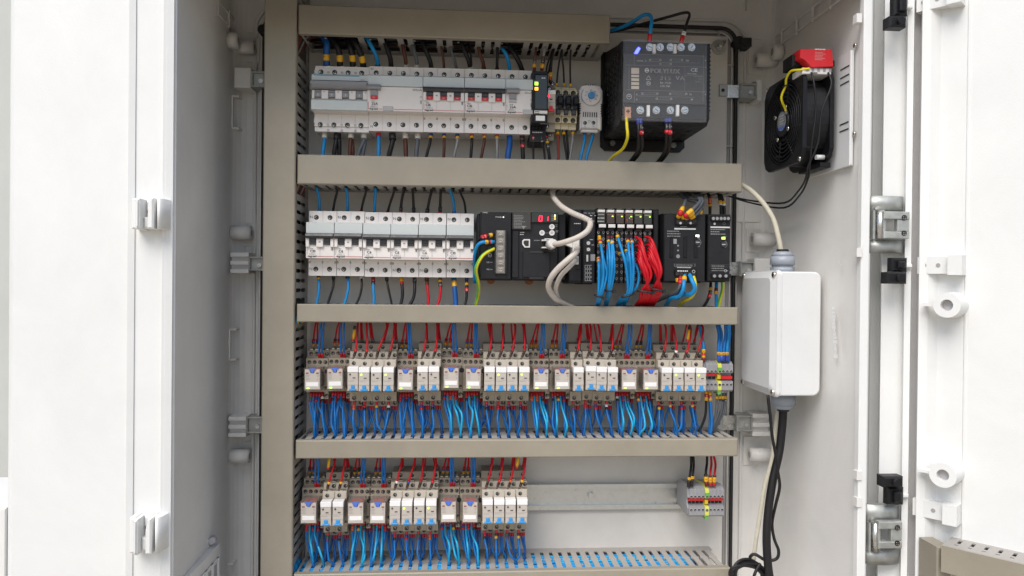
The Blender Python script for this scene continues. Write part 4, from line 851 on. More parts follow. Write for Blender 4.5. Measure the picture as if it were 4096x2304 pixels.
# ================================================================ second row: controller modules
def module_box(f, xl, xr, yt, yb, d, label, name, cat, b=1.5, m=blk2, side=None):
    a, e = f(xl, yt, d), f(xr, yt+4, d); c = f(xl, yb, d); x0, x1 = a.x, e.x; z1, z0 = (a.z+e.z)/2, c.z
    t = thing(name, label, cat, ((x0+x1)/2, -8, z0)); mb = MB(); mb.box(x0+.2, x1-.2, z0, z1, 8, d, m, b); mb.box(x0+1.5, x1-1.5, z0-1.2, z1+1.2, 10, d-14, blk); mb.build('body', t)
    return t, x0, x1, z0, z1
# power module
t, x0, x1, z0, z1 = module_box(ze, 160, 445, 374, 978, 86, 'black supply module with clear covered strip of six screws', 'supply_module', 'controller module')
mb = MB(); a = ze(133, 376, 60); mb.box(a.x, x0+.1, z0+1, z1-.5, 10, 66, blk2, 3); mb.build('side_flange', t)
p, q = zr(395, 450, 92), zr(628, 1322, 92); tx0, tx1, tz0, tz1 = p.x, q.x, q.z, p.z
mb = MB(); mb.box(tx0, tx1, tz0, tz1, 86, 88, coil); mb.box(tx0, tx0+1.6, tz0, tz1, 88, 93, blk2); mb.box(tx1-1.8, tx1, tz0, tz1, 88, 93, blk2); strip = mb.build('terminal_strip', t)
for y in (515, 660, 808, 952, 1098, 1240):
    p = zr(512, y, 89); mb = MB(); mb.box(p.x-4, p.x+4, p.z-3.2, p.z+3.2, 88, 89, sock_m, .3); mb.fcyl(p.x, p.z, 89, 91, 2.9, screw_m, 2.5, n=16); mb.box(p.x-2, p.x+2, p.z-.4, p.z+.4, 90.8, 91.15, hole_m); mb.build('terminal_screw', strip)
mb = MB(); mb.box(tx0+1.7, tx1-1.9, tz0+.3, tz1-.3, 93, 94, clearm, .3); mb.build('clear_cover', t)
mb = MB(); dd = 86.15
p = zr(155, 112, dd); mb.text('PA002', 1.7, p.x, p.z, dd, inkw); p = zr(412, 203, dd); mb.text('POWER', 1.6, p.x, p.z, dd, inkw)
for y in (1108, 1250): p = zr(235, y, dd); mb.text('NC', 1.9, p.x, p.z, dd, inkw); mb.box(p.x+4, p.x+7.3, p.z+.75, p.z+1.05, dd-.1, dd, inkw)
p = zr(297, 955, dd); mb.ring((p.x, -dd, p.z), (0, 1, 0), 2.2, .25, inkw, 14, 4); mb.box(p.x-1.2, p.x+1.2, p.z-.2, p.z+.2, dd-.1, dd+.05, inkw)
p = zr(297, 810, dd)
for u, v in (((-2, -1.4), (2, -1.4)), ((-2, -1.4), (0, 2)), ((2, -1.4), (0, 2))): mb.cyl((p.x+u[0], -dd, p.z+u[1]), (p.x+v[0], -dd, p.z+v[1]), .18, inkdk, n=4)
mb.build('printing', t)
p = zr(562, 190, 87); mb = MB(); mb.box(p.x-1.9, p.x+1.9, p.z-1.8, p.z+1.8, 86, 86.5, hole_m); mb.fcyl(p.x+.4, p.z-.2, 86.4, 87, .75, led_w); mb.build('lamp', t)
mb = MB(); p = ze(255, 990, 30); mb.fcyl(p.x, p.z, 22, 32, 5, mat('orange slider plastic', (.35, .11, .02), .5)); p = ze(600, 995, 30); mb.fcyl(p.x, p.z, 22, 32, 5, MATS['orange slider plastic']); mb.build('rail_slider', t, kind='stuff')
# processor module
t, x0, x1, z0, z1 = module_box(ze, 447, 862, 378, 980, 84, 'black processor module showing a red two digit display', 'processor_module', 'controller module')
mb = MB(); a, b = zr(1670, 100, 76), zr(1825, 130, 76); mb.box(a.x-.4, b.x, z0, z1-1, 8, 74, blk2, 1.2); a, b = zr(750, 450, 88), zr(872, 1400, 88); mb.box(a.x, b.x, b.z, a.z, 84, 86.5, blk2, .8); mb.build('side_body', t)
a, b = zr(750, 92, 88), zr(1118, 440, 88); mb = MB(); mb.box(a.x, b.x, b.z, a.z, 84, 88.5, mat('dark brown label cover', (.045, .040, .037), .35, var=.08), .8)
mb.lines(a.x+2, a.z-4, 88.7, 9, 16, .8, 1.9, inkdk); p = zr(970, 395, 88.7); mb.prism([(p.x-2.6, p.z+1.6), (p.x+2.6, p.z+1.6), (p.x, p.z-2.6)], 88.5, 88.8, 'd', inkdk); mb.build('label_cover', t)
a, b = zr(1122, 92, 87), zr(1668, 300, 87); mb = MB(); mb.box(a.x, b.x, b.z, a.z, 84, 87, mat('dark display window', (.02, .025, .022), .15, var=.1), .8); disp = mb.build('display_window', t)
def seg7(mb, cx, cz, h, segs, m, d, sl=.08):
    w_ = h*.52; th = h*.10
    S_ = {'a': ((-w_/2, h/2), (w_/2, h/2)), 'g': ((-w_/2, 0), (w_/2, 0)), 'd': ((-w_/2, -h/2), (w_/2, -h/2)), 'f': ((-w_/2, 0), (-w_/2, h/2)), 'b': ((w_/2, 0), (w_/2, h/2)), 'e': ((-w_/2, -h/2), (-w_/2, 0)), 'c': ((w_/2, -h/2), (w_/2, 0))}
    for s_ in segs:
        (xa, za_), (xb, zb_) = S_[s_]; mb.obox((cx+(xa+xb)/2+sl*(za_+zb_)/2, -d, cz+(za_+zb_)/2), ((abs(xb-xa)/2-th*.1 if xa != xb else th), 0, 0), (0, .2, 0), ((sl*abs(zb_-za_)/2 if xa == xb else 0), 0, (abs(zb_-za_)/2-th*.1 if xa == xb else th)), m)
mb = MB(); p = zr(1312, 222, 87.5); seg7(mb, p.x, p.z, 6.4, 'abcdef', led_r, 87.3); p = zr(1440, 222, 87.5); seg7(mb, p.x, p.z, 5.2, 'bc', led_r, 87.3); mb.build('digit', t)
for k, (y, m) in enumerate(((155, led_w), (185, led_g), (230, led_o), (262, led_off))): p = zr(1598, y, 87.5); mb = MB(); mb.box(p.x-.8, p.x+.8, p.z-.8, p.z+.8, 87, 87.4, m); mb.build('lamp', t)
mb = MB()
for y in (155, 185, 215, 235, 262): p = zr(1545, y, 87.2); mb.lines(p.x-1, p.z+.5, 87.25, 1, 4, .7, 2, inkdk)
p = zr(900, 490, 84.2); mb.lines(p.x, p.z, 84.25, 2, 6, .9, 2.6, inkw); 
for y in (345, 375, 468, 490): p = zr(1610, y, 84.2); mb.lines(p.x, p.z+.5, 84.25, 1, 4, .7, 2, inkdk)
p = zr(1455, 875, 84.2); mb.text('Ethernet', 1.8, p.x, p.z, 84.25, inkdk); p, q = zr(1395, 507, 84.2), zr(1485, 510, 84.2); mb.box(p.x, q.x, q.z-.15, p.z+.15, 84.1, 84.3, inkdk)
p = zr(1180, 665, 84.2); mb.lines(p.x, p.z+1, 84.25, 1, 8, 1, 2, inkdk); mb.build('printing', t)
for u, y in ((1538, 385), (1340, 507), (1538, 507)): p = zr(u, y, 85); mb = MB(); mb.annulus((p.x, -83.8, p.z), (p.x, -85.4, p.z), 1.9, 3.4, wht2, 22); mb.fcyl(p.x, p.z, 84, 84.9, 1.9, lgrey, n=16); mb.build('dip_dial', t)
p, q = zr(945, 632, 85), zr(1098, 800, 85); mb = MB(); mb.prism([(p.x+2, p.z), (q.x, p.z), (q.x, q.z), (p.x+3, q.z), (p.x, q.z+4), (p.x, p.z-2)], 84, 85.3, 'd', wht2); mb.prism([(p.x+3, p.z-1.6), (q.x-1.6, p.z-1.6), (q.x-1.6, q.z+1.6), (p.x+4, q.z+1.6), (p.x+1.6, q.z+5), (p.x+1.6, p.z-3)], 85.2, 85.6, 'd', hole_m); mb.build('usb_socket', t)
p, q = zr(955, 890, 86), zr(1500, 1400, 86); mb = MB(); mb.box(p.x, q.x, q.z, p.z, 84, 86, blk2, .8); 
for y, dz in ((880, 1), (1400, -1)):
    a, b = zr(1085, y-10, 87), zr(1370, y+35, 87); mb.box(a.x, b.x, b.z, a.z, 85.9, 86.6, hole_m); mb.box(a.x+2, b.x-2, b.z+2, a.z-1.6, 86.6, 87, dgrey)
mb.build('battery_door', t)
p, q = zr(1338, 645, 88), zr(1455, 812, 88); mb = MB(); mb.box(p.x, q.x-4, q.z+3, p.z-3, 84, 85, hole_m); mb.build('network_socket', t)
# coupler with network ports
t, x0, x1, z0, z1 = module_box(ze, 962, 1076, 352, 1010, 82, 'black network coupler half hidden by white cables', 'coupler_module', 'controller module')
mb = MB(); p = ze(1000, 475, 83); mb.lines(p.x, p.z, 82.2, 1, 11, 1.1, 2, inkw); p = ze(975, 390, 83); mb.lines(p.x, p.z, 82.2, 1, 8, 1.1, 2, inkw); mb.build('printing', t)
for y in (720, 860): a, b = ze(960, y-70, 83), ze(1045, y+55, 83); mb = MB(); mb.box(a.x, b.x, b.z, a.z, 82, 83.5, hole_m, .4); mb.build('network_socket', t)
a, b = ze(958, 890, 86), ze(1065, 995, 86); mb = MB(); mb.box(a.x, b.x, b.z, a.z, 82, 85, blk2, 1); mb.build('cover', t)
t, x0, x1, z0, z1 = module_box(ze, 1077, 1196, 352, 1015, 82, 'narrow black bus module left of the six terminal slices', 'bus_module', 'controller module')
mb = MB(); p = ze(1086, 393, 83); mb.text('NX-EIC202', 2.2, p.x, p.z, 82.25, inkw, bold=.1)
for px, py, wd in ((1145, 405, 3), (1185, 405, 2), (1150, 430, 3), (1140, 620, 5), (1158, 668, 4)): p = ze(px, py, 83); mb.lines(p.x, p.z, 82.25, 1, wd, .9, 2, inkw)
for i in range(4):
    for k in range(3): a, b = ze(1098+k*21, 852+i*37, 83), ze(1116+k*21, 882+i*37, 83); mb.box(a.x, b.x, b.z, b.z+.35, 82, 82.25, inkw); mb.box(a.x, b.x, a.z-.35, a.z, 82, 82.25, inkw); mb.box(a.x, a.x+.35, b.z, a.z, 82, 82.26, inkw)
mb.build('printing', t)
for y in (655, 712): p = ze(1128, y, 83); mb = MB(); mb.box(p.x-3, p.x+3, p.z-3.2, p.z+3.2, 82, 82.7, dgrey); mb.fcyl(p.x, p.z, 82.6, 83.4, 2.2, wht2, n=16); mb.fcyl(p.x, p.z, 83.3, 83.6, .9, lgrey, n=10); mb.build('rotary_switch', t)
a, b = ze(1107, 755, 83), ze(1140, 822, 83); mb = MB(); mb.box(a.x, b.x, b.z, a.z, 82, 82.8, hole_m); 
for k in range(4): p = ze(1117, 768+k*15, 83); mb.box(p.x-1, p.x+1.2, p.z-1, p.z+1, 82.8, 83.6, wht2)
mb.build('dip_switch', t)
a, b = ze(1148, 755, 83), ze(1188, 815, 83); mb = MB(); mb.box(a.x, b.x, b.z, a.z, 82, 82.4, mgrey); mb.build('sticker', t)
# six terminal slices
nm6 = ['nearest the bus module', 'second from the bus module', 'third from the bus module', 'with two yellow sleeved blue wires', 'carrying the left red wires', 'carrying the right red wires']
PH = []
for i in range(6):
    xl, xr = 1206+i*83.5, 1286+i*83.5; yo = i*1.5; a, b = ze(xl, 350+yo, 78), ze(xr, 350+yo, 78); c = ze(xl, 1012, 78); x0, x1, z0, z1 = a.x, b.x, c.z, a.z; z = lambda y: ze(xl, y+yo, 80).z; cx = (x0+x1)/2
    t = thing('terminal_slice', 'black clip-in terminal slice '+nm6[i], 'terminal module', (cx, -8, z0), 'terminal slices of the controller')
    mb = MB(); mb.box(x0+.15, x1-.15, z0, z1, 8, 70, blk, .8); mb.box(x0+.4, x1-.4, z(480), z(380), 70, 78, mat('brown black lens %d' % i, ((.05, .035, .03) if i in (1, 2, 3) else (.035, .036, .03)), .2, var=.1), .8)
    mb.fcyl(cx-3, z1+1.4, 20, 66, 1.3, blk, n=8); mb.fcyl(cx+7, z1+1.4, 20, 66, 1.3, blk, n=8); mb.box(x0+.6, x1-.6, z0+1, z(520), 70, 75, blk2, .8); mb.box(x0+2, x1-2, z(545), z(520), 75.1, 80, hole_m, .5); mb.build('body', t)
    mb = MB(); mb.box(cx-4.6, cx+4.4, z(378), z(354), 70, 79, wht2, .6); mb.build('marker_tag', t); mb = MB(); mb.box(x0+1.6, x1-.8, z(522), z(482), 75, 82, blk, .6); mb.build('latch', t)
    mb = MB(); mb.box(cx-4, cx+5, z(517), z(486), 82, 83.5, wht2, .6); mb.build('marker_tag', t)
    mb = MB(); mb.box(x0+1.2, x1-2.4, z(402), z(391), 78, 78.3, mat('lens stripe %d' % i, ((.13, .065, .05) if i in (1, 2, 3) else (.20, .21, .06)), .4, var=.05) if i else inkdk)
    if i == 3:
        for u, v in ((0, 425), (-3, 437), (1, 437), (3, 437), (-3, 450)): mb.box(cx+u-.6, cx+u+.6, z(v)-.6, z(v)+.6, 78, 78.3, inkr if u else inkw)
    if i == 0: mb.lines(cx-5, z(425), 78.2, 1, 9, 1, 2, inkw); mb.lines(cx-5, z(455), 78.2, 1, 9, .8, 2, inkw)
    mb.build('printing', t)
    if i: mb = MB(); mb.box(x1-4.4, x1-2.6, z(415), z(407), 78, 78.6, led_g); mb.build('lamp', t)
    for r_ in range(8):
        y = 555+r_*59
        mb = MB()
        for u in (-3.1, 3.3):
            mb.fcyl(cx+u, z(y), 75, 75.4, 1.7, lgrey if r_ == 0 else mgrey, n=10); mb.fcyl(cx+u, z(y), 75.3, 75.6, 1.0, hole_m, n=8); mb.box(cx+u-1.8, cx+u+1.8, z(y+40), z(y+18), 75, 75.3, hole_m); mb.box(cx+u-1, cx+u+.6, z(y+15), z(y+12), 75, 75.5, lgrey)
        mb.build('clamp', t)
    PH.append((x0, x1, z))
t, x0, x1, z0, z1 = module_box(ze, 1708, 1762, 352, 1015, 72, 'black end cover closing the terminal slices', 'end_cover', 'controller module')
# power supplies
def psu(xl, xr, yt, yb, d, label, screws_top, screws_bot, wide):
    t, x0, x1, z0, z1 = module_box(zq, xl, xr, yt, yb, d, label, 'power_supply', 'power supply', 1.2, blk2)
    g = lambda u, y: zq(u, y, d+.3); mb = MB(); dd = d+.25
    def bar_(ua, ya, ub, yb_, m, dd_=dd): p, q = g(ua, ya), g(ub, yb_); mb.box(p.x, q.x, q.z, p.z, d, dd_, m)
    if wide:
        bar_(235, 458, 492, 480, inkw); p = g(148, 505); mb.lines(p.x, p.z+1.6, dd, 3, 22, 1.3, 3.2, inkdk); p = g(310, 447); mb.lines(p.x, p.z+1, dd, 1, 12, 1, 2, inkdk)
        bar_(232, 888, 485, 892, inkdk); bar_(232, 920, 485, 924, inkdk); bar_(232, 888, 236, 924, inkdk); bar_(481, 888, 485, 924, inkdk); p = g(250, 900); mb.lines(p.x, p.z, dd, 2, 26, 1, 2.4, inkdk); p = g(270, 940); mb.lines(p.x, p.z+1, dd, 1, 18, 1, 2, inkw)
        p = g(260, 985); mb.lines(p.x, p.z+1.5, dd+4, 1, 20, 1.4, 2, inkw); p = g(455, 985); mb.ring((p.x, -dd-4, p.z), (0, 1, 0), 1.8, .3, inkw, 12, 4)
        for u in (297, 418): p = g(u, 402); mb.fcyl(p.x, p.z, dd+3.9, dd+4.2, 1.6, inkw, n=12); mb.box(p.x-4, p.x+4, p.z-.15, p.z+.15, dd+3.9, dd+4.2, inkdk)
        for u, y, r in ((278, 672, 1.2), (278, 730, 1.2), (278, 800, 2.5)): p = g(u, y); mb.fcyl(p.x, p.z, dd-.2, dd+.1, r, inkdk, n=12)
        p = g(500, 582); mb.lines(p.x, p.z+.6, dd, 1, 6, .9, 2, inkdk); p = g(500, 684); mb.lines(p.x, p.z+.6, dd, 1, 6, .9, 2, inkdk)
    else:
        bar_(670, 440, 905, 460, inkw); p = g(672, 478); mb.lines(p.x, p.z+1, dd, 3, 20, 1.3, 3, inkdk); bar_(672, 900, 890, 904, inkdk); bar_(672, 926, 890, 930, inkdk); p = g(685, 912); mb.lines(p.x, p.z, dd, 3, 22, 1, 3.0, inkdk)
        p = g(700, 975); mb.lines(p.x, p.z+1, dd, 1, 16, 1, 2, inkdk); p = g(850, 975); mb.ring((p.x, -dd, p.z), (0, 1, 0), 1.6, .25, inkw, 12, 4); p = g(720, 407); mb.fcyl(p.x, p.z, dd-.2, dd, 1.5, inkw, n=12); p = g(835, 407); mb.ring((p.x, -dd, p.z), (0, 1, 0), 1.6, .25, inkdk, 12, 4)
        p = g(822, 562); mb.lines(p.x, p.z+.6, dd, 1, 6, .9, 2, inkdk)
    mb.build('printing', t)
    for (ua, ya, ub, yb_) in ((240, 340, 500, 425), (232, 962, 490, 1035)) if wide else ((672, 318, 905, 378), (672, 1010, 905, 1060)):
        p, q = g(ua, ya), g(ub, yb_); mb = MB(); mb.box(p.x, q.x, q.z, p.z, d, d+4, blk, .8); mb.build('terminal_housing', t)
    for u, y, hole in [(u, y, 1) for u, y in screws_top+screws_bot]:
        p = g(u, y); mb = MB()
        if wide: mb.box(p.x-2, p.x+2, p.z-2.2, p.z+2.2, d+4, d+4.25, hole_m)
        else: mb.fcyl(p.x, p.z, d+4, d+4.3, 2.9, hole_m, n=14); mb.fcyl(p.x, p.z, d+4.2, d+4.7, 2.0, mgrey, n=12)
        mb.build('terminal', t)
    kx, ky = (512, 632) if wide else (827, 658); p = g(kx, ky); mb = MB(); mb.fcyl(p.x, p.z, d, d+1.6, 3.2, dgrey, n=18); mb.box(p.x-2.4, p.x+2.4, p.z-.5, p.z+.5, d+1.5, d+2, lgrey); mb.build('trim_knob', t)
    arc = [(p.x+4.6*math.cos(a), -dd, p.z+4.6*math.sin(a)) for a in [R(-70+i*14) for i in range(11)]]; mb = MB(); mb.tube(arc, .4, inkdk, 4); mb.build('dial_mark', t)
    lx, ly = (512, 555) if wide else (826, 582); p = g(lx, ly); mb = MB(); mb.box(p.x-2.3, p.x+2.3, p.z-1.5, p.z+1.5, d, d+.8, led_w if wide else led_g, .3); mb.build('lamp', t)
    if wide:
        p, q = g(203, 590), g(262, 650); mb = MB(); mb.box(p.x, q.x, q.z, p.z, d, d+.3, mgrey); mb.build('sticker', t)
        for u in (180, 345, 470): p, q = g(u, 560), g(u+40, 820); mb = MB(); mb.box(p.x, q.x, q.z, p.z, d, d+1, blk, .7); mb.build('rib', t)
psu(110, 615, 285, 1105, 84, 'wide black power supply with a white lit lamp', [(270, 370), (318, 370), (368, 370), (420, 370), (466, 370)], [(260, 1012), (308, 1012), (358, 1012), (408, 1012), (456, 1012)], True)
psu(640, 915, 290, 1100, 80, 'narrow black power supply with a green lit lamp', [(692, 347), (738, 347), (785, 347), (828, 347), (872, 347)], [(705, 1038), (772, 1038), (843, 1038)], False)
a, b = zq(22, 360, 60), zq(110, 1100, 60); mb = MB(); mb.box(a.x, b.x-.2, b.z, a.z, 8, 62, blk, 4)
pb = [o for o in bpy.data.objects if o.name.startswith('power_supply')][0]; mb.build('rear_case', pb)
# ================================================================ relay rows
WORD = {'u': 'upper', 'l': 'lower'}
def big_relay_proto():
    """clear cased relay; origin at the middle of its front plate"""
    t = thing('clear_relay', '', 'relay'); W_, H_ = 9.3, 12.6
    mb = MB(); pts = [(-W_, -H_), (W_, -H_), (W_, H_), (2.9, H_), (2.9, H_-3.4), (1.9, H_-4.6), (-1.9, H_-4.6), (-2.9, H_-3.4), (-2.9, H_), (-W_, H_)]
    mb.prism(pts, -4, 0, 'd', rel_m, .35); mb.box(-W_+1.7, W_-1.9, -H_+3.9, -H_+9.2, 0, .25, paper, .1); fp = mb.build('front_plate', t)
    mb = MB()
    for y in (9.0-1.2, 5.2-1.0): mb.lines(-W_+.8, y-2.2, .1, 2, 7, .8, 1.7, inkg)
    mb.ring((W_-2.4, -.1, 4.6), (0, 1, 0), .9, .2, inkg, 8, 4); mb.ring((W_-2.4, -.1, .2), (0, 1, 0), .7, .16, inkg, 8, 4); mb.build('printing', fp)
    mb = MB(); mb.prism([(-4.4, H_+1), (4.4, H_+1), (4.4, H_-.6), (2.3, H_-.8), (1.7, H_-4.2), (-1.7, H_-4.2), (-2.3, H_-.8), (-4.4, H_-.6)], -3.4, .9, 'd', bluet, .3); mb.build('lock_tab', t)
    for s_ in (-1, 1): mb = MB(); x = s_*6.3; mb.box(x-1.6, x+1.6, H_-5.6, H_-3.9, 0, .3, mat('dull red flag', (.26, .08, .07), .5) if 'dull red flag' not in MATS else MATS['dull red flag']); mb.build('contact_flag', t)
    mb = MB(); mb.box(-W_+.4, W_-.4, -H_+2, H_-6, -26, -4.3, coil); mb.box(-W_+2, W_-2, H_-5.6, H_-.6, -24, -5, redblk)
    for k in range(3): mb.box(-6.4+k*4.6, -3+k*4.6, H_-.6, H_+.1, -20, -6, redblk)
    mb.build('coil', t)
    mb = MB(); w2, h2, th = W_+1.3, H_+1.4, .7
    mb.box(-w2, -w2+th, -h2, h2, -30, -.8, smoke); mb.box(w2-th, w2, -h2, h2, -30, -.8, smoke); mb.box(-w2+th, w2-th, h2-th, h2, -30, -.8, smoke); mb.box(-w2+th, w2-th, -h2, -h2+th, -30, -.8, smoke); mb.build('clear_case', t)
    return t
def big_socket_proto():
    t = thing('relay_socket', '', 'relay socket')
    prof = [(8, -30), (26, -30), (26, -21.4), (30, -20.8), (45, -20), (45, 13), (44, 13.4), (44, 23), (40, 23.4), (35, 23.6), (35, 32.8), (8, 33.2)]
    mb = MB(); mb.prism(prof, -14.4, 14.4, 'x', sock_m); mb.prism([(8, -29.4), (44, -29.4), (44, -18), (40, -17), (8, -17)], 9.2, 14.3, 'x', sock_m)
    for s_ in (8.2, 12.4): mb.box(s_-.5, s_+.5, 9.8, 12.6, 45, 45.3, hole_m)
    mb.fcyl(13.2, 6.5, 45, 45.4, 3.2, hole_m, n=16); mb.box(9.8, 14.39, 4.6, 8.4, 45, 45.3, hole_m); mb.build('body', t)
    for k in range(4):
        x = -10.2+k*6.75; inst('terminal_screw', TSS, t, x, 18.3, 44.1, k*.7); inst('terminal_screw', TSS, t, x+.4, 28.2, 35.1, k*1.1)
        mb = MB(); mb.box(x-1.6, x+1.9, 33.22, 34.3, 20, 33, screw_m); mb.build('wire_clamp', t)
    inst('terminal_screw', TSS, t, 11.8, -25, 44.1); inst('terminal_screw', TSS, t, 11.8, -15.2, 45.1)
    return t
def slim_relay_proto():
    t = thing('slim_relay', '', 'relay'); W_, H_ = 6.6, 15.
    mb = MB(); mb.box(-W_, W_, -H_, H_, -30, -.4, rel_m, .7); mb.box(-W_+.1, W_-.1, -H_+8, -H_+14.6, -.4, 0, rel_m); mb.build('body', t)
    mb = MB(); mb.box(-W_-.05, W_+.05, H_-6.4, H_+.1, -12, .25, paper, .5); mb.build('marker_cap', t)
    mb = MB(); mb.box(-W_+.5, W_-.5, -1.0, -.7, -.4, .1, inkg); mb.box(-.2, 3.2, 1.2, 2.3, -.4, .1, ink); mb.lines(-W_+1, -2.2, .1, 1, 10, .8, 2, inkg); mb.build('printing', t)
    mb = MB(); mb.box(-4.2, 4.2, -H_+.6, -H_+3, -1, 1.6, bluep, .5); mb.box(-2.2, 2.2, -H_+3, -H_+7.6, -1, 1.1, bluep, .4); mb.build('eject_lever', t)
    return t
def slim_socket_proto():
    t = thing('relay_socket', '', 'relay socket')
    prof = [(8, -40), (36, -40), (36, -32), (38, -31.4), (49, -31.4), (51, -22), (52, -19), (45, -18), (45, 12.8), (58, 13), (58, 22.4), (56.5, 23.4), (50, 23.6), (50, 32.6), (36, 33), (35, 41.8), (8, 42.4)]
    mb = MB(); mb.prism(prof, -7.65, 7.65, 'x', sock_m); mb.box(-7.66, 7.66, 13.1, 23.2, 50, 58.3, sock_l, .8); mb.box(-7.64, 7.64, 23.8, 32.4, 45, 50.3, sock_l, .6)
    mb.box(2.2, 6.8, 32.8, 33.8, 20, 48, screw_m); mb.box(-2, 3.6, 23.3, 24.1, 40, 56, screw_m); mb.box(-7.5, -1, -31.6, -21, 49, 51.4, sock_m, .6); mb.build('body', t)
    for x, z, d in ((-1.7, 18.2, 58.4), (5.0, 28.2, 50.4), (3.3, 37.2, 35.8), (-2.2, -27.4, 51.5), (4.4, -35.8, 36.2)): inst('terminal_screw', TSS, t, x, z, d, x)
    return t
PR = {'R': big_relay_proto(), 'RS': big_socket_proto(), 'r': slim_relay_proto(), 'rs': slim_socket_proto()}
used = {k: False for k in PR}
def drop(k, x, z, d, label, group):
    o = PR[k] if not used[k] else copy_tree(PR[k]); used[k] = True
    o.location = Vector((x, -d, z))*S; o['label'] = label; o['group'] = group
    if k in 'Rr': o.rotation_euler = (random.uniform(-.012, .012), random.uniform(-.014, .014), random.uniform(-.02, .02))    # none sits quite true
    return o
def lamp(parent, x, z, r, m, flat=False, name='lamp'):
    mb = MB(); p = wl(parent)/S; c = Vector((p.x+x, 0, p.z+z)); d = -p.y
    if flat: mb.box(c.x-r*1.5, c.x+r*1.5, c.z-r*.7, c.z+r*.7, d-.2, d+.4, m, .2)
    else: mb.fcyl(c.x, c.z, d-.6, d+.3, r, m, n=12)
    return mb.build(name, parent)
# (kind, converter, left, right, top, bottom of the front, lamp lit)
UP = [('R', zg, 290, 430, 674, 862, 1), ('R', zg, 508, 650, 668, 856, 1), ('r', zg, 697, 805, 652, 878, 0), ('r', zg, 812, 907, 654, 884, 1), ('r', zg, 930, 1025, 655, 884, 0), ('r', zg, 1045, 1145, 655, 884, 1),
      ('R', zg, 1192, 1326, 677, 865, 1), ('r', zg, 1378, 1472, 652, 878, 0), ('r', zg, 1490, 1582, 650, 876, 0), ('R', zg, 1635, 1768, 660, 850, 1), ('R', zg, 1850, 1982, 667, 858, 1),
      ('r', zg, 2026, 2118, 653, 880, 0), ('r', zg, 2140, 2230, 655, 882, 1), ('r', zg, 2247, 2338, 653, 880, 0), ('r', zh, 188, 282, 655, 880, 1),
      ('R', zh, 331, 463, 675, 861, 1), ('R', zh, 539, 667, 675, 861, 1), ('r', zh, 712, 808, 655, 880, 0), ('r', zh, 834, 928, 648, 868, 0), ('r', zh, 937, 1029, 653, 878, 0), ('r', zh, 1044, 1138, 655, 880, 0),
      ('R', zh, 1185, 1313, 677, 862, 1), ('R', zh, 1394, 1522, 677, 865, 1), ('r', zh, 1562, 1662, 658, 882, 0), ('r', zh, 1680, 1772, 658, 882, 1), ('r', zh, 1790, 1882, 658, 882, 0), ('r', zh, 1898, 1992, 660, 884, 1)]
LOW = [('R', zi, 250, 395, 742, 942, 0), ('r', zi, 440, 540, 735, 968, 0), ('r', zi, 557, 657, 733, 966, 0), ('R', zi, 706, 852, 744, 944, 0), ('R', zi, 922, 1062, 744, 944, 0), ('r', zi, 1110, 1205, 725, 960, 0), ('r', zi, 1225, 1322, 725, 960, 1),
       ('r', zi, 1345, 1440, 722, 956, 0), ('r', zi, 1462, 1556, 722, 956, 1), ('R', zi, 1606, 1746, 735, 930, 0), ('R', zi, 1815, 1955, 735, 934, 0), ('r', zi, 2008, 2102, 718, 945, 0), ('r', zi, 2120, 2212, 716, 943, 0), ('r', zi, 2230, 2322, 716, 942, 0), ('r', zj, 168, 262, 716, 940, 0)]
RD = 76
ROWS = {}
for row, tab in (('u', UP), ('l', LOW)):
    nb, ns = sum(k[0] == 'R' for k in tab), sum(k[0] == 'r' for k in tab); ib = is_ = 0; ROWS[row] = []
    rowname = 'upper relay row' if row == 'u' else 'lower relay row'
    def ordw(i, n): return 'leftmost' if i == 0 else 'rightmost' if i == n-1 else (ORD[i]+' from left' if i < (n+1)//2 else ORD[n-1-i]+' from right')
    for kind, f, xl, xr, yt, yb, lit in tab:
        cx, cz, w_, h_ = place(f, xl, xr, yt, yb, RD)
        if kind == 'R':
            wd = ordw(ib, nb); lb = 'clear relay with %s green lamp, %s clear one, %s' % ('lit' if lit else 'unlit', wd, rowname)
            o = drop('R', cx, cz, RD, lb, 'clear relays with blue tabs'); s_ = drop('RS', cx+random.uniform(-.2, .2), cz, 0, 'taupe socket behind the clear relay %s, %s' % (wd, rowname), 'wide relay sockets')
            lamp(o, -5.2, -10.9, 1.0, led_g if lit else lgrey, True); ib += 1
        else:
            wd = ordw(is_, ns); lb = 'slim relay with %s lamp, %s slim one, %s' % ('lit green' if lit else 'dark', wd, rowname)
            o = drop('r', cx, cz, RD, lb, 'slim relays with blue levers'); s_ = drop('rs', cx+.2, cz, 0, 'stepped socket holding the slim relay %s, %s' % (wd, rowname), 'narrow relay sockets')
            lamp(o, -3.4, 6.0, 1.15, led_g if lit else led_off); is_ += 1
        ROWS[row].append((kind, cx, cz, wd, rowname, lit))
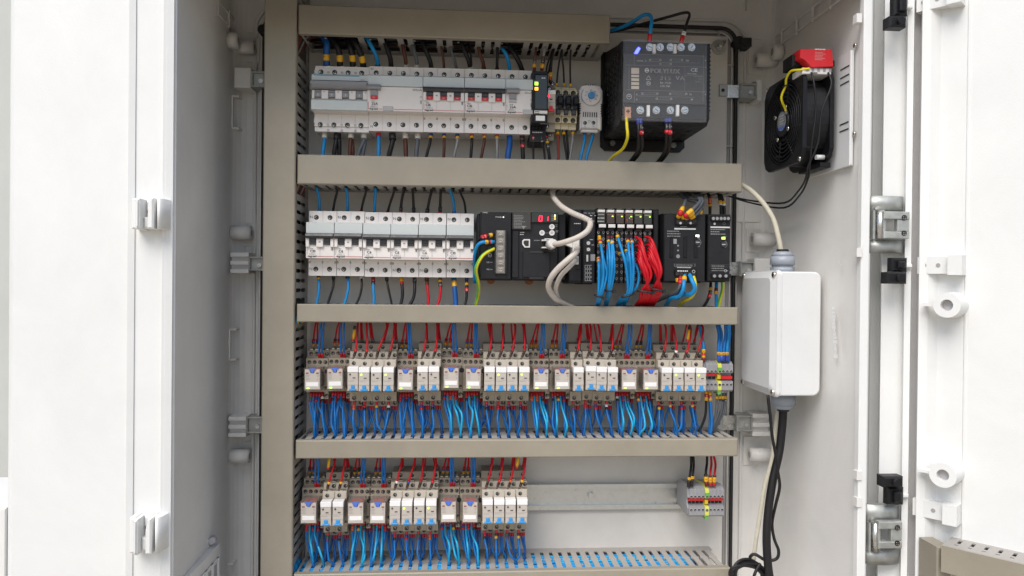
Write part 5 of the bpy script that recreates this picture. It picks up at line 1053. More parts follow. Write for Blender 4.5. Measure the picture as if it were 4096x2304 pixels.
# small empty socket ends standing between the groups of the lower row / right end of the lower row
# ---------------------------------------------------------------- terminal blocks
def term_block(f, xl, xr, yt, yb, n, gi, label, d, red):
    """row of n slices; gi is the yellow green earth slice"""
    a, b, c = f(xl, yt, d), f(xr, yt, d), f(xl, yb, d); x0, x1, z0, z1 = a.x, b.x, c.z, a.z; H = z1-z0; st = (x1-x0)/n; zc = (z0+z1)/2
    t = thing('terminal_block', label, 'terminal block', ((x0+x1)/2, -8, z0), 'grey terminal blocks')
    mb = MB(); mb.prism([(8, zc-14), (40, z0+2), (d-4, z0+3), (d-1, z0+H*.3), (d-6, z0+H*.42), (d-6, z0+H*.6), (d-1, z1-H*.36), (d-4, z1), (26, z1+2), (8, zc+14)], x0-2.4, x0-.1, 'x', termg); mb.build('end_plate', t)
    for i in range(n):
        xa, xb = x0+i*st, x0+(i+1)*st-.2; g_ = i == gi; m1 = termy if g_ else termg
        mb = MB(); prof = [(8, z0+8), (42, z0), (d-3, z0+.5), (d, z0+3), (d, z0+H*.34), (d-8, z0+H*.38), (d-8, z1-H*.40), (d, z1-H*.36), (d, z1-H*.12), (d-7, z1-H*.02), (44, z1), (8, z1-4)]
        mb.prism([(p[0]+(1.4 if g_ else 0)*(p[0] > 40), p[1]) for p in prof], xa, xb, 'x', m1)
        if g_: mb.box(xa-.2, xb+.2, z1-H*.30, z1-H*.2, d, d+2.4, termgr); mb.box(xa+.6, xb-.6, z0-3, z0+2, 40, d, termgr)
        s_ = mb.build('slice', t)
        for z in (z1-H*.33, z0+H*.24):
            mb = MB(); q = d+(1.4 if g_ else 0); mb.fcyl((xa+xb)/2, z, q-1, q+.2, st*.40, lgrey, n=12); mb.fcyl((xa+xb)/2, z, q, q+.35, st*.33, hole_m, n=12); mb.box((xa+xb)/2-.6, (xa+xb)/2+.8, z-1, z-.2, q, q+.5, mgrey); mb.build('clamp', s_)
        mb = MB(); mb.box(xa+.5, xb-.5, z0+H*.40, z0+H*.48, d-8, d-7.6, hole_m); mb.build('bridge_slot', s_)
    for (ia, ib_, up_) in red:
        mb = MB(); zz0 = z0+H*(.52 if up_ else .41); mb.box(x0+ia*st-.3, x0+ib_*st-.3, zz0, zz0+H*.10, d-8, d-2, redp, .5); mb.build('jumper_bar', t)
    mb = MB(); mb.box(x0+gi*st+.3, x0+(gi+1)*st-.5, z0+H*.42, z0+H*.56, d-8, d-1, mat('amber jumper', (.60, .40, .02), .4) if 'amber jumper' not in MATS else MATS['amber jumper'], .4); mb.build('jumper_bar', t)
    return x0, x1, z0, z1, st
TB2 = term_block(zj, 1832, 2168, 586, 885, 9, 4, 'grey terminal block alone on the bare rail at lower right', 58, [(0, 4, 1), (5, 9, 1)])
TB1 = term_block(zh, 1990, 2254, 592, 890, 7, 3, 'grey terminal block at the right end of upper relays', 58, [(0, 3, 1), (4, 7, 0)])
# ================================================================ fan on the right wall
def fan():
    xf, xb_, d0, d1, z0, z1 = 398., 436., 50., 161., 146., 264.; cz, cd = (z0+z1)/2, (d0+d1)/2; r = 53
    t = thing('fan', 'black square cooling fan on the right inner wall', 'fan', (XR, -cd, z0))
    def plate(x0, x1, m, name, bite=4):
        mb = MB(); n = 40; outer = []; 
        pts = [(-57, -57), (57, -57), (57, 57), (-57, 57)]
        for i in range(n):
            a = 2*math.pi*i/n; k = 56/max(abs(math.cos(a)), abs(math.sin(a))); k = min(k, 72); outer.append((cd+k*math.cos(a), cz+k*math.sin(a)))
        vs_ = []; 
        for x in (x0, x1):
            vs_ += [(x, -p[0], p[1]) for p in outer]+[(x, -(cd+r*math.cos(2*math.pi*i/n)), cz+r*math.sin(2*math.pi*i/n)) for i in range(n)]
        fs = []
        for i in range(n):
            j = (i+1) % n; fs += [(i, j, n+j, n+i), (2*n+i, 2*n+j, 3*n+j, 3*n+i), (i, j, 2*n+j, 2*n+i), (n+i, n+j, 3*n+j, 3*n+i)]
        mb.add(vs_, fs, m); mb.build(name, t)
    plate(xf, xf+5, blk, 'front_flange'); plate(xb_-5, xb_, blk, 'rear_flange')
    mb = MB(); mb.annulus((xf+5, -cd, cz), (xb_-5, -cd, cz), r-.5, r+1.4, blk2, 44)
    for a in (45, 135, 225, 315): mb.cyl((xf+5, -(cd+50*math.cos(R(a))*1.05), cz+50*math.sin(R(a))*1.05), (xb_-5, -(cd+50*math.cos(R(a))*1.05), cz+50*math.sin(R(a))*1.05), 3.4, blk2, n=10)
    mb.build('housing', t)
    mb = MB(); mb.cyl((xf+6, -cd, cz), (xb_-6, -cd, cz), 24, blk2, n=26); ro = mb.build('rotor', t)
    for k in range(7):
        a = 2*math.pi*k/7; mb = MB(); e = Vector((0, -math.cos(a), math.sin(a))); s_ = Vector((0, math.sin(a), math.cos(a))); c = Vector((xf+18, -cd, cz))
        q = [c+e*24+s_*9+Vector((-8, 0, 0)), c+e*24-s_*9+Vector((8, 0, 0)), c+e*50-s_*16+Vector((9, 0, 0)), c+e*50+s_*12+Vector((-9, 0, 0))]
        mb.add(q+[p+Vector((1.4, 0, 0)) for p in q], [(0, 1, 2, 3), (4, 5, 6, 7), (0, 1, 5, 4), (1, 2, 6, 5), (2, 3, 7, 6), (3, 0, 4, 7)], blk2); mb.build('blade', ro)
    gr = MB(); gr.cyl((xf-1, -cd, cz), (xf+3, -cd, cz), 17, blk2, n=26); grill = gr.build('grille', t)
    for rr in (22, 27, 32, 37, 42, 47, 51): MB().ring((xf+1.5, -cd, cz), (1, 0, 0), rr, .85, blk2, 36, 5).build('grille_ring', grill)
    for k in range(8):
        a = 2*math.pi*k/8+.2; mb = MB(); mb.cyl((xf+2, -(cd+16*math.cos(a)), cz+16*math.sin(a)), (xf+2, -(cd+54*math.cos(a+.35)), cz+54*math.sin(a+.35)), 1.1, blk2, n=6); mb.build('grille_spoke', grill)
    mb = MB(); mb.cyl((xf-1.3, -cd, cz+2), (xf-1, -cd, cz+2), 12, mat('silver fan sticker', (.30, .31, .34), .35, metal=.3), n=26); mb.obox((xf-1.4, -cd, cz-6.5), (.1, 0, 0), (0, 8.5, 0), (0, 0, 1.6), bluet)
    for k in range(4): mb.obox((xf-1.4, -cd, cz+9-k*3.4), (.1, 0, 0), (0, 6.5-(k % 2)*2, 0), (0, 0, .5), inkw)
    mb.build('sticker', t)
    SCF = MB().cyl((0, 0, 0), (-1.6, 0, 0), 3.4, screw_m, 2.4, n=14).obox((-1.7, 0, 0), (.1, 0, 0), (0, 2, 0), (0, 0, .4), hole_m).mesh('fan_screw')
    for a, rr in ((55, 21), (150, 21), (240, 22), (-30, 22)):
        o = inst('screw', SCF, t, xf-.9, cz+rr*math.sin(R(a)), cd+rr*math.cos(R(a)))
    for dd, z in ((d0+6, z1-6), (d1-6, z0+6)): inst('screw', SCF, t, xf-.1, z, dd)
    # cover plate and slots on the wall
    mb = MB(); mb.box(XR+4.5, XR+9, 140, 273, 26, 186, boxw, 1); wp = mb.build('wall_plate', t)
    for z in (256, 246, 238, 191, 183): mb = MB(); mb.box(XR+4, XR+4.6, z-.7, z+.7, 163, 183, hole_m); mb.build('plate_slot', wp)
    for z in (277, 176): mb = MB(); mb.cyl((XR+9, -189, z), (XR+6.5, -189, z), 2.6, screw_m, n=12); mb.build('rivet', t)
    mb = MB(); mb.box(XR-16, XR-3, 142, 148, 100, 158, blk, 1); mb.cyl((XR-18, -150, 155), (XR-8, -150, 155), 3, boxw, n=10); mb.build('lower_bracket', t)
    # red thermal cut-out on top
    b = thing('thermal_cutout', 'red plug-in safety switch on top of the black fan', 'switch', (405, -140, 246))
    mb = MB(); a1, a2, a3, a4 = zm(442, 245, 165), zm(603, 247, 165), zm(610, 335, 165), zm(452, 285, 165)
    pts = [(a1.x, a1.z), (a2.x, a2.z), (a3.x, a3.z), (zm(500, 340, 165).x, zm(500, 340, 165).z), (zm(462, 300, 165).x, zm(462, 300, 165).z), (zm(440, 290, 165).x, zm(440, 290, 165).z)]
    mb.prism(pts, 128, 165, 'd', redp, .8); mb.build('body', b); mb = MB(); p = zm(515, 262, 165); mb.lines(p.x, p.z+4, 165.2, 1, 15, 1.2, 2, inkw); mb.lines(p.x, p.z, 165.2, 6, 15, .8, 1.7, mat('pink ink', (.55, .2, .2), .6)); mb.build('printing', b)
    p, q = zm(455, 338, 163), zm(600, 374, 163); mb = MB(); mb.box(p.x, q.x, q.z, p.z, 135, 162, wht2, .6)
    for k in range(5): x = p.x+4+k*7; mb.box(x, x+3, q.z+3, q.z+7, 161.8, 162.4, mgrey)
    mb.box(p.x+11, p.x+18, q.z+.6, q.z+2, 161.9, 162.4, ink); mb.build('connector', b)
    p, q = zm(400, 275, 150), zm(460, 340, 150); mb = MB(); mb.box(p.x, q.x, q.z, p.z, 125, 152, blk, 2); mb.build('mounting_bracket', b)
    p, q = zm(605, 300, 160), zm(620, 330, 160); mb = MB(); mb.box(p.x, q.x, q.z, p.z, 140, 158, blk, 1); mb.build('terminal_tab', b)
    fl = lambda y, z: Vector((xf-3, -y, z))
    P = [zm(488, 345, 163), zm(440, 352, 160), zm(395, 358, 150), zm(372, 395, 140), zm(368, 432, 135), zm(350, 475, 130), zm(348, 505, 128), zm(366, 548, 122), zm(372, 575, 120)]
    wire(P, 'yellow', 1.5, 'yellow wire looped over the fan grille', ['silver:6'] if 0 else ['grey:5:1.9'], cat='wire')
    p = zm(369, 433, 136); mb = MB(); mb.ring((p.x, p.y, p.z), (0, .1, 1), 2.2, 1.0, rub_m, 12, 6); mb.build('cable_tie', None, None, 'small black tie round the yellow fan wire', 'cable tie')
    for k, (xa, xb2) in enumerate(((497, 515), (582, 545))):
        wire([zm(xa, 365, 163), zm(xa+15, 430, 168), zm(xb2+5, 560, 168), zm(xb2-15, 720, 166), zm(490-k*6, 830, 160), zm(480-k*12, 900, 150), zm(440-k*8, 980-k*20, 120), zm(360, 1045-k*24, 70), zm(200, 1022-k*12, 20), zm(60, 980+k*2, 20)], 'black', 1.25, ('inner' if k else 'outer')+' of two thin black wires looping from the fan to the plate', (), 'black fan supply wires', name='fan_wire')
fan()
# ================================================================ junction box on the right wall
def jbox():
    xl_, d0, d1, z0, z1 = 380., 20., 130., -137., 20.
    t = thing('junction_box', 'white junction box with two glands on the right inner wall', 'junction box', (XR, -(d0+d1)/2, z0))
    def rr(x0, x1, za_, zb_, r, left=0.5):
        o = []
        for cx, cz, a0, rad in ((x1-r, zb_-r, 0, r), (x0+left, zb_-left, 90, left), (x0+left, za_+left, 180, left), (x1-r, za_+r, 270, r)):
            for i in range(7): a = R(a0+15*i); o.append((cx+rad*math.cos(a), cz+rad*math.sin(a)))
        return o
    mb = MB(); mb.prism(rr(xl_+9, XR+1.5, z0+2, z1-2, 9), d0+2, d1-1, 'd', boxw, 1.6); mb.build('body', t)
    mb = MB()
    def lid(x0, x1, g, r, b):
        o = []
        for cd_, cz, a0 in ((d1-g-r, z1-g-r, 0), (d0+g+r, z1-g-r, 90), (d0+g+r, z0+g+r, 180), (d1-g-r, z0+g+r, 270)):
            for i in range(7): a = R(a0+15*i); o.append((cd_+r*math.cos(a), cz+r*math.sin(a)))
        mb.prism(o, x0, x1, 'x', boxw)
    def loft(xa, ga, xb, gb, r=7):
        vs_ = []
        for x, g in ((xa, ga), (xb, gb)):
            for cd_, cz, a0 in ((d1-g-r, z1-g-r, 0), (d0+g+r, z1-g-r, 90), (d0+g+r, z0+g+r, 180), (d1-g-r, z0+g+r, 270)):
                for i in range(7): a = R(a0+15*i); vs_.append((x, -(cd_+r*math.cos(a)), cz+r*math.sin(a)))
        mb.add(vs_, [tuple(range(28)), tuple(range(28, 56))]+[(i, (i+1) % 28, 28+(i+1) % 28, 28+i) for i in range(28)], boxw)
    lid(xl_+7.6, xl_+9.6, .8, 6, 0); lid(xl_+4.8, xl_+7.2, 0, 6, 0); lid(xl_+7.2, xl_+7.6, 1.4, 6, 0); lid(xl_+3.4, xl_+4.8, .7, 6, 0); loft(xl_+3.4, 1.6, xl_-1.5, 10); mb.build('lid', t)
    for dd, z in ((d1-6, z1-6), (d0+6, z1-6), (d1-6, z0+6), (d0+6, z0+6)):
        mb = MB(); mb.cyl((xl_+4, -dd, z), (xl_-.2, -dd, z), 3.4, screw_m, n=14); mb.obox((xl_-.25, -dd, z), (.1, 0, 0), (0, 2.4, 0), (0, 0, .5), hole_m); mb.build('lid_screw', t)
    cx, cd_ = zm(352, 1290, 92).x, 92
    def gland(cx, cd_, z, s_):
        mb = MB(); mb.cyl((cx, -cd_, z), (cx, -cd_, z+s_*6), 15, gland_m, n=6); mb.cyl((cx, -cd_, z+s_*6), (cx, -cd_, z+s_*9), 13, gland_m, n=22); mb.cyl((cx, -cd_, z+s_*9), (cx, -cd_, z+s_*20), 15.4, gland_m, 15, n=12); mb.cyl((cx, -cd_, z+s_*20), (cx, -cd_, z+s_*26), 14.6, gland_m, 10, n=22); mb.cyl((cx, -cd_, z+s_*26), (cx, -cd_, z+s_*29), 8, rub_m, 7, n=16); mb.build('cable_gland', t)
    gland(cx, cd_, z1-2, 1); c2 = zn(356, 560, 85); gland(c2.x, 85, z0+5, -1)
    return cx, cd_, z1+24, c2.x, 85, z0-22
JX, JD, JZ, JX2, JD2, JZ2 = jbox()
e = zm(150, 930, 60)
wire([zm(120, 905, 60), e, zm(205, 968, 70), zm(262, 1030, 80), zm(305, 1100, 88), zm(328, 1180, 92), Vector((JX-2, -JD, JZ)), Vector((JX-2, -JD, JZ-12))], 'cream', 3.3, 'cream round cable from the second trunking to the junction box', (), cat='cable', name='round_cable', n=10)
wire([Vector((JX2, -JD2, JZ2+14)), Vector((JX2, -JD2, JZ2)), zn(350, 700, 85), zn(335, 830, 88), zn(305, 960, 92), zn(282, 1110, 95), zn(272, 1270, 98), zn(285, 1440, 100), zn(310, 1520, 100)], 'black', 5.2, 'thick black cable hanging from the junction box', (), cat='cable', name='power_cable', n=12)
wire([zn(278, 540, 110), zn(290, 640, 112), zn(300, 740, 112), zn(318, 840, 112), zn(330, 930, 105), zn(338, 1000, 100), zn(318, 1090, 95), zn(300, 1180, 92), zn(310, 1260, 95), zn(332, 1320, 98), zn(322, 1362, 98), zn(270, 1370, 95), zn(215, 1340, 90), zn(190, 1352, 88), zn(196, 1380, 88), zn(240, 1400, 90)], 'black', 2.0, 'thin black lead dropping beside the junction box to the coil', (), cat='cable', name='thin_lead', n=8)
wire([zn(335, 560, 60), zn(318, 700, 60), zn(300, 860, 60), zn(262, 1000, 60), zn(240, 1140, 60), zn(220, 1260, 60), zn(206, 1370, 58)], 'cream', 2.9, 'pale cable hanging behind the thick black cable', (), cat='cable', name='pale_cable', n=8)
P = []
for i in range(150):
    a = 2*math.pi*i/18; rx = 80+16*math.sin(i*.37)+8*math.sin(i*.11); ry = 74+14*math.cos(i*.29)
    P.append(zn(170+rx*math.cos(a)+5*math.sin(i*.21), 1455+ry*math.sin(a)+4*math.sin(i*.5), 92+6*math.sin(i*.33)))
wire(P, 'black', 1.9, 'coil of thin black cable lying low at the right', (), cat='cable', name='cable_coil', n=7, seg=2)
wire([zn(240, 1385, 95), zn(225, 1410, 97), zn(212, 1440, 99), zn(200, 1480, 100)], 'black', 1.9, 'end of black lead crossing over the coil', (), cat='cable', name='thin_lead')
# door trunking, lower right
p0 = on_door(2850+1014*.79515, 1152+1250*.79515); p1 = on_door(2850+1150*.79515, 1152+1282*.79515)
t = thing('cable_trunking', 'short upright tan trunking on the right door', 'trunking', (p0.x, p0.y, -470), 'wiring trunking on the door')
ax = D3; mb = MB(); Lw = 20; zt = p0.z+2
q0 = xz(3690, 214); q1 = xz(3752, 222)
mb.box(q0.x, q1.x+3, -470, zn(1080, 1262, 220).z, 214, 246, duct_m, 1.5); mb.build('lid', t); mb = MB(); mb.box(q1.x+3.4, q1.x+7, -470, zn(1080, 1275, 220).z, 214, 240, duct_i, .8); mb.build('slotted_side', t)
pa = on_door(2850+1205*.79515, 1152+1252*.79515); t = thing('cable_trunking', 'slotted tan trunking running out along the right door', 'trunking', (pa.x, pa.y, pa.z-40), 'wiring trunking on the door')
fz = pa.z; dep = 40; LEN = 190; mb = MB()
def on(a, h, z): return pa+D3*a+N3*h+Vector((0, 0, z))
o0 = zn(1160, 1262, DP+pa.y*0-(DP+0) if False else 0)
mb.obox(on(LEN/2, dep-1.2, -14), D3*(LEN/2), N3*1.2, Vector((0, 0, 14)), duct_m); mb.build('lid', t)
mb = MB(); n = 15; sw = 3.6; pit = LEN/n
for i in range(n):
    a = i*pit; mb.obox(on(a+(pit-sw)/2, dep/2-1, -.8), D3*((pit-sw)/2), N3*(dep/2-1.5), Vector((0, 0, .8)), duct_i)
mb.obox(on(LEN/2, 2, -.81), D3*(LEN/2), N3*5, Vector((0, 0, .79)), duct_i); mb.obox(on(LEN/2, dep-7, -.81), D3*(LEN/2), N3*5, Vector((0, 0, .79)), duct_i); mb.obox(on(LEN/2, dep/2+2, -.81), D3*(LEN/2), N3*2.5, Vector((0, 0, .79)), duct_i); mb.build('slotted_side', t)
mb = MB(); mb.obox(on(LEN/2, 1, -14), D3*(LEN/2), N3*1, Vector((0, 0, 13)), duct_i); mb.obox(on(LEN/2, dep/2, -27), D3*(LEN/2), N3*(dep/2-2), Vector((0, 0, .8)), duct_i); mb.build('base', t)
mb = MB()
for k in range(5): mb.tube([on(LEN*j/8, 10+k*4+2*math.sin(j+k), -9-2*(k % 3)) for j in range(9)], 1.5, WC['sky' if k % 2 else 'black'], 6)
mb.build('wire_bundle', None, None, 'blue and black wires inside the trunking on the right door', 'wires', None, 'stuff')
# ================================================================ wiring
def slot(T, x): a = T[1]+6; return a+round((x-a)/PITCH)*PITCH
J = lambda s_: random.uniform(-s_, s_)
MK = [('yellow',), ('red', 'black'), ('white', 'black'), ('black', 'red'), ('purple', 'black'), ('red', 'red'), ('brown', 'yellow'), ('orange', 'orange'), ('green', 'purple'), ('blue', 'red')]
CN = {'blue': 'blue', 'cyan': 'bright blue', 'red': 'red', 'black': 'black', 'sky': 'light blue', 'royal': 'dark blue', 'grey': 'dark grey', 'brown': 'brown', 'silver': 'grey', 'white': 'white', 'yellow': 'yellow', 'rust': 'rust red'}
NW = ['two', 'three', 'four', 'five']
for row, Tt, Tb in (('u', T3, T4), ('l', T4, T5)):
    rear = MB(); zt = Tt[3]+3; zb_ = Tb[4]; rn = 'upper row' if row == 'u' else 'lower row'
    cyan_from = 3 if row == 'u' else 0; nb = 0
    for n_, (kind, cx, cz, wd, rowname, lit) in enumerate(ROWS[row]):
        def V(x, z, d): return Vector((x, -d, z))
        at_ = ('clear' if kind == 'R' else 'slim')+' relay '+wd+', '+rn
        if kind == 'r':
            c = random.choice([3, 5, 1, 7, -2]) if row == 'u' else random.choice([2, 4, 5]); lean = J(1)
            m2 = random.choice(['black', 'brown', 'darkred', 'white', 'red', 'red', 'blue', 'yellow', 'orange'] if row == 'l' else ['black', 'brown', 'darkred', 'white', 'red', 'yellow'])
            wire([V(cx+c, zt, 44), V(cx+c+2+lean, (zt+cz+45)/2+3, 52), V(cx+1.5, cz+38, 60), V(cx-2.6, cz+23.6, 55)], 'red', 1.4, 'red wire to the front of the '+at_, ('grey:4.5:1.5', 'brown:4:1.9', 'black:3:1.9', m2+':3:2.0'), 'red wires above the relays', name='red_wire')
            c2 = c+random.choice([-3, 2, 3, 5]); two = n_ % 3 != 1
            wire([V(cx+c2, zt, 38), V(cx+c2*.7+1, (zt+cz+50)/2, 36), V(cx+3.6, cz+41, 27)], 'red', 1.2, 'red wire to the back of the '+at_, ('grey:6:1.5',), 'red wires above the relays', name='red_wire')
            if two: P = cat_rom([V(cx+c2+1.5, zt, 34), V(cx+c2*.4+3, (zt+cz+50)/2, 33), V(cx+6.2, cz+41, 26)]); rear.tube(P, 1.35, WC['red'], 6); rear.tube(walk(P[::-1], .1, 6), 1.5, SC['grey'], 6)
            # below
            xs = slot(Tb, cx+J(6)); mk = random.choice(MK); zl_ = zb_-random.choice([3, 8])
            wire([V(xs, zl_-10, 48), V(xs, zb_+2, 53), V(cx*.75+xs*.25-1.5+J(2), cz-60+J(5), 56), V(cx-2.4, cz-45, 50), V(cx-2.2, cz-31, 45)], 'blue', 1.4, 'blue wire to the lower front of the '+at_, ('red:6.4:1.8',)+tuple('%s:3.4:2' % m for m in mk), 'blue wires below the relays', name='blue_wire')
            xs2 = slot(Tb, cx+5+J(5))
            wire([V(xs2, zb_-14, 38), V(xs2, zb_+2, 40), V((cx+5+xs2)/2+J(2), cz-64, 40), V(cx+3.1, cz-48, 34), V(cx+3.0, cz-39.6, 31)], 'royal' if n_ % 3 else 'blue', 1.35, 'blue wire to the lower back of the '+at_, ('red:6.6:1.75',), 'blue wires below the relays', name='blue_wire')
            xs4 = slot(Tb, cx-3+J(7)); rear.tube(cat_rom([V(xs4, zb_-14, 30), V(xs4, zb_+2, 33), V((cx+xs4)/2+J(3), cz-62, 32), V(cx+.2, cz-46, 30), V(cx+.2, cz-39, 29)]), 1.3, WC['royal' if n_ % 2 else 'blue'], 6)
            xs3 = slot(Tb, cx+6+J(5)); P = cat_rom([V(xs3, zb_-14, 34), V(xs3, zb_+2, 36), V((cx+6+xs3)/2+J(2), cz-64, 37), V(cx+6.2, cz-48, 33), V(cx+6.2, cz-39.6, 31)]); rear.tube(P, 1.35, WC['blue'], 6); rear.tube(walk(P[::-1], .1, 6.6), 1.7, SC['red'], 6)
        else:
            o1 = J(2)+ (4 if nb % 2 else 1); cm = random.choice([('yellow', 'red'), ('yellow', 'black'), ('yellow', 'purple'), ('yellow', 'blue')])
            for k, ox in enumerate((-8.2, -2.6)):
                wire([V(cx+o1-4+k*2, zt, 42), V(cx+ox*.6+o1*.3-.5, (zt+cz+48)/2, 40), V(cx+ox, cz+42, 30), V(cx+ox, cz+32.8, 27)], 'red', 1.2, ('left' if k == 0 else 'right')+' red wire to the back of the '+at_, ('grey:5:1.4', cm[0]+':4:2.1', cm[1]+':3.4:2.1', random.choice(['black', 'red', 'darkred'])+':2.6:2.1'), 'red wires above the relays', name='red_wire')
            o2 = 5+J(4)
            for k, ox in enumerate((2.2, 5.9)):
                wire([V(cx+o2+k*3-1, zt, 50), V(cx+o2*.6+ox*.4+k*2-1+J(.8), (zt+cz+35)/2+3, 54), V(cx+ox, cz+33, 46), V(cx+ox, cz+23.4, 41)], 'blue', 1.3, ('left' if k == 0 else 'right')+' blue wire to the top of the '+at_, ('red:7.5:1.8',), 'blue wires above the relays', name='blue_wire')
            hubs = [slot(Tb, cx-4), slot(Tb, cx+9)]
            if row == 'l' and nb == 0: hubs[0] = slot(Tb, cx+2)
            if row == 'u' and nb == 0: hubs[0] = slot(Tb, cx+3)
            for k in range(5):
                ox = -8.8+k*3.65; h = hubs[0] if k < 3 else hubs[1]; h += J(1.2)
                cyn = nb >= cyan_from and (k in (1, 3) or (k == 4 and nb % 2))
                mk = () if k % 2 else tuple('%s:3.4:2' % m for m in random.choice(MK))
                dm = 60 if cyn else 52+J(3); bow = (random.uniform(.5, 3.2) if cyn else J(1.5))*(1 if k < 3 else 1.4)
                wire([V(h, zb_-13, 46+J(4)), V(h, zb_+2, 54+J(3)), V(cx+(ox+h-cx)/2+bow+J(1.6), cz-54+J(8), dm+J(2)), V(cx+ox+.6+J(.6), cz-37, 47), V(cx+ox, cz-20.4, 38)], 'cyan' if cyn else 'blue', 1.42, '%s wire, %s of five below the %s' % (CN['cyan' if cyn else 'blue'], ORD[k], at_), ('red:7.6:1.8',)+mk, 'blue wires below the relays', name='blue_wire')
            for k in range(5):
                ox = (7, 10.4, 13.8, -6, 0)[k]+J(.6); h = slot(Tb, cx+ox+4+J(4))+J(1.3); P = cat_rom([V(h, zb_-13, 34), V(h, zb_+2, 38), V(cx+ox*.6+(h-cx)*.4+J(2), cz-56, 36), V(cx+ox, cz-40, 30), V(cx+ox, cz-29, 30)])
                rear.tube(P, 1.35, WC['royal' if k == 1 else 'blue'], 6); rear.tube(walk(P[::-1], .1, 8), 1.75, SC['red' if k else 'darkred'], 6)
            nb += 1
    rear.build('rear_wires', None, None, 'rear layer of wires behind the %s of relays' % rn, 'wires', None, 'stuff')
# ---------------------------------------------------------------- wires by hand: converter, colour, radius, points (device end last), sleeves, label
def hand(f, rows, group):
    for col, r, pts, sl, lb in rows: wire([f(*p) for p in pts], col, r, lb, sl, group, n=8 if r > 2 else 6, name=CN[col].replace(' ', '_')+'_wire')
iso, rc, ca, cb, r2 = 'the four pole isolator', 'the wide residual current breaker', 'the left three pole breaker', 'the right three pole breaker', 'the narrow residual current breaker'
q = lambda i: ORD[i]
hand(za, [
 ('royal', 4.4, [(600, 290, 40), (635, 360, 44), (632, 440, 42), (636, 565, 38)], ('cream:9:3.6', 'yellow:8:4.5'), 'thick blue wire entering first pole on top of '+iso),
 ('black', 4.0, [(650, 290, 42), (715, 370, 46), (742, 460, 44), (745, 570, 38)], ('cream:9:3.6', 'yellow:8:4.4'), 'thick black wire entering second pole on top of '+iso),
 ('black', 4.0, [(800, 295, 42), (830, 390, 46), (848, 460, 44), (852, 570, 38)], ('cream:9:3.6', 'yellow:8:4.4'), 'thick black wire entering third pole on top of '+iso),
 ('black', 4.0, [(835, 295, 46), (880, 370, 50), (925, 470, 46), (942, 575, 38)], ('cream:9:3.6', 'yellow:8:4.4'), 'thick black wire entering fourth pole on top of '+iso),
 ('sky', 2.6, [(955, 290, 52), (1015, 400, 52), (1050, 480, 46), (1062, 575, 36)], ('brown:7:3.4',), 'light blue wire entering the top of '+rc),
 ('black', 3.1, [(1105, 310, 48), (1145, 430, 48), (1165, 500, 44), (1168, 580, 36)], ('brown:6:3.6',), 'thick black wire entering the top of '+rc),
 ('brown', 2.5, [(1260, 315, 44), (1272, 420, 46), (1288, 490, 44), (1292, 580, 36)], ('cream:8:3.4',), 'brown wire with white end on top of '+rc),
 ('grey', 2.5, [(1340, 315, 44), (1358, 420, 46), (1378, 490, 44), (1385, 580, 36)], ('cream:8:3.4',), 'dark grey wire with white end on top of '+rc),
 ('black', 2.9, [(1425, 325, 48), (1465, 440, 48), (1495, 520, 44), (1500, 590, 36)], ('brown:6:3.4',), 'black wire entering the top of '+ca),
 ('brown', 1.8, [(1580, 325, 44), (1588, 420, 44), (1602, 500, 42), (1608, 590, 36)], (), 'brown wire entering the top of '+ca),
 ('grey', 1.8, [(1658, 325, 44), (1668, 420, 44), (1695, 500, 42), (1712, 590, 36)], (), 'dark grey wire entering the top of '+ca),
 ('black', 2.8, [(1745, 335, 48), (1785, 440, 48), (1815, 520, 44), (1825, 590, 36)], ('cream:7:3.2',), 'black wire with white end on top of '+cb),
 ('black', 1.4, [(1800, 340, 40), (1825, 440, 40), (1832, 520, 38), (1832, 590, 34)], (), 'thin second black wire on top of '+cb),
 ('brown', 2.4, [(1893, 345, 46), (1900, 440, 46), (1928, 510, 44), (1938, 590, 36)], ('brown:6:3.1',), 'brown wire entering the top of '+cb),
 ('black', 2.0, [(2050, 350, 46), (2048, 440, 46), (2046, 520, 44), (2045, 590, 36)], ('brown:5:2.9',), 'black wire entering third pole on top of '+cb),
], 'wires above the top breakers')
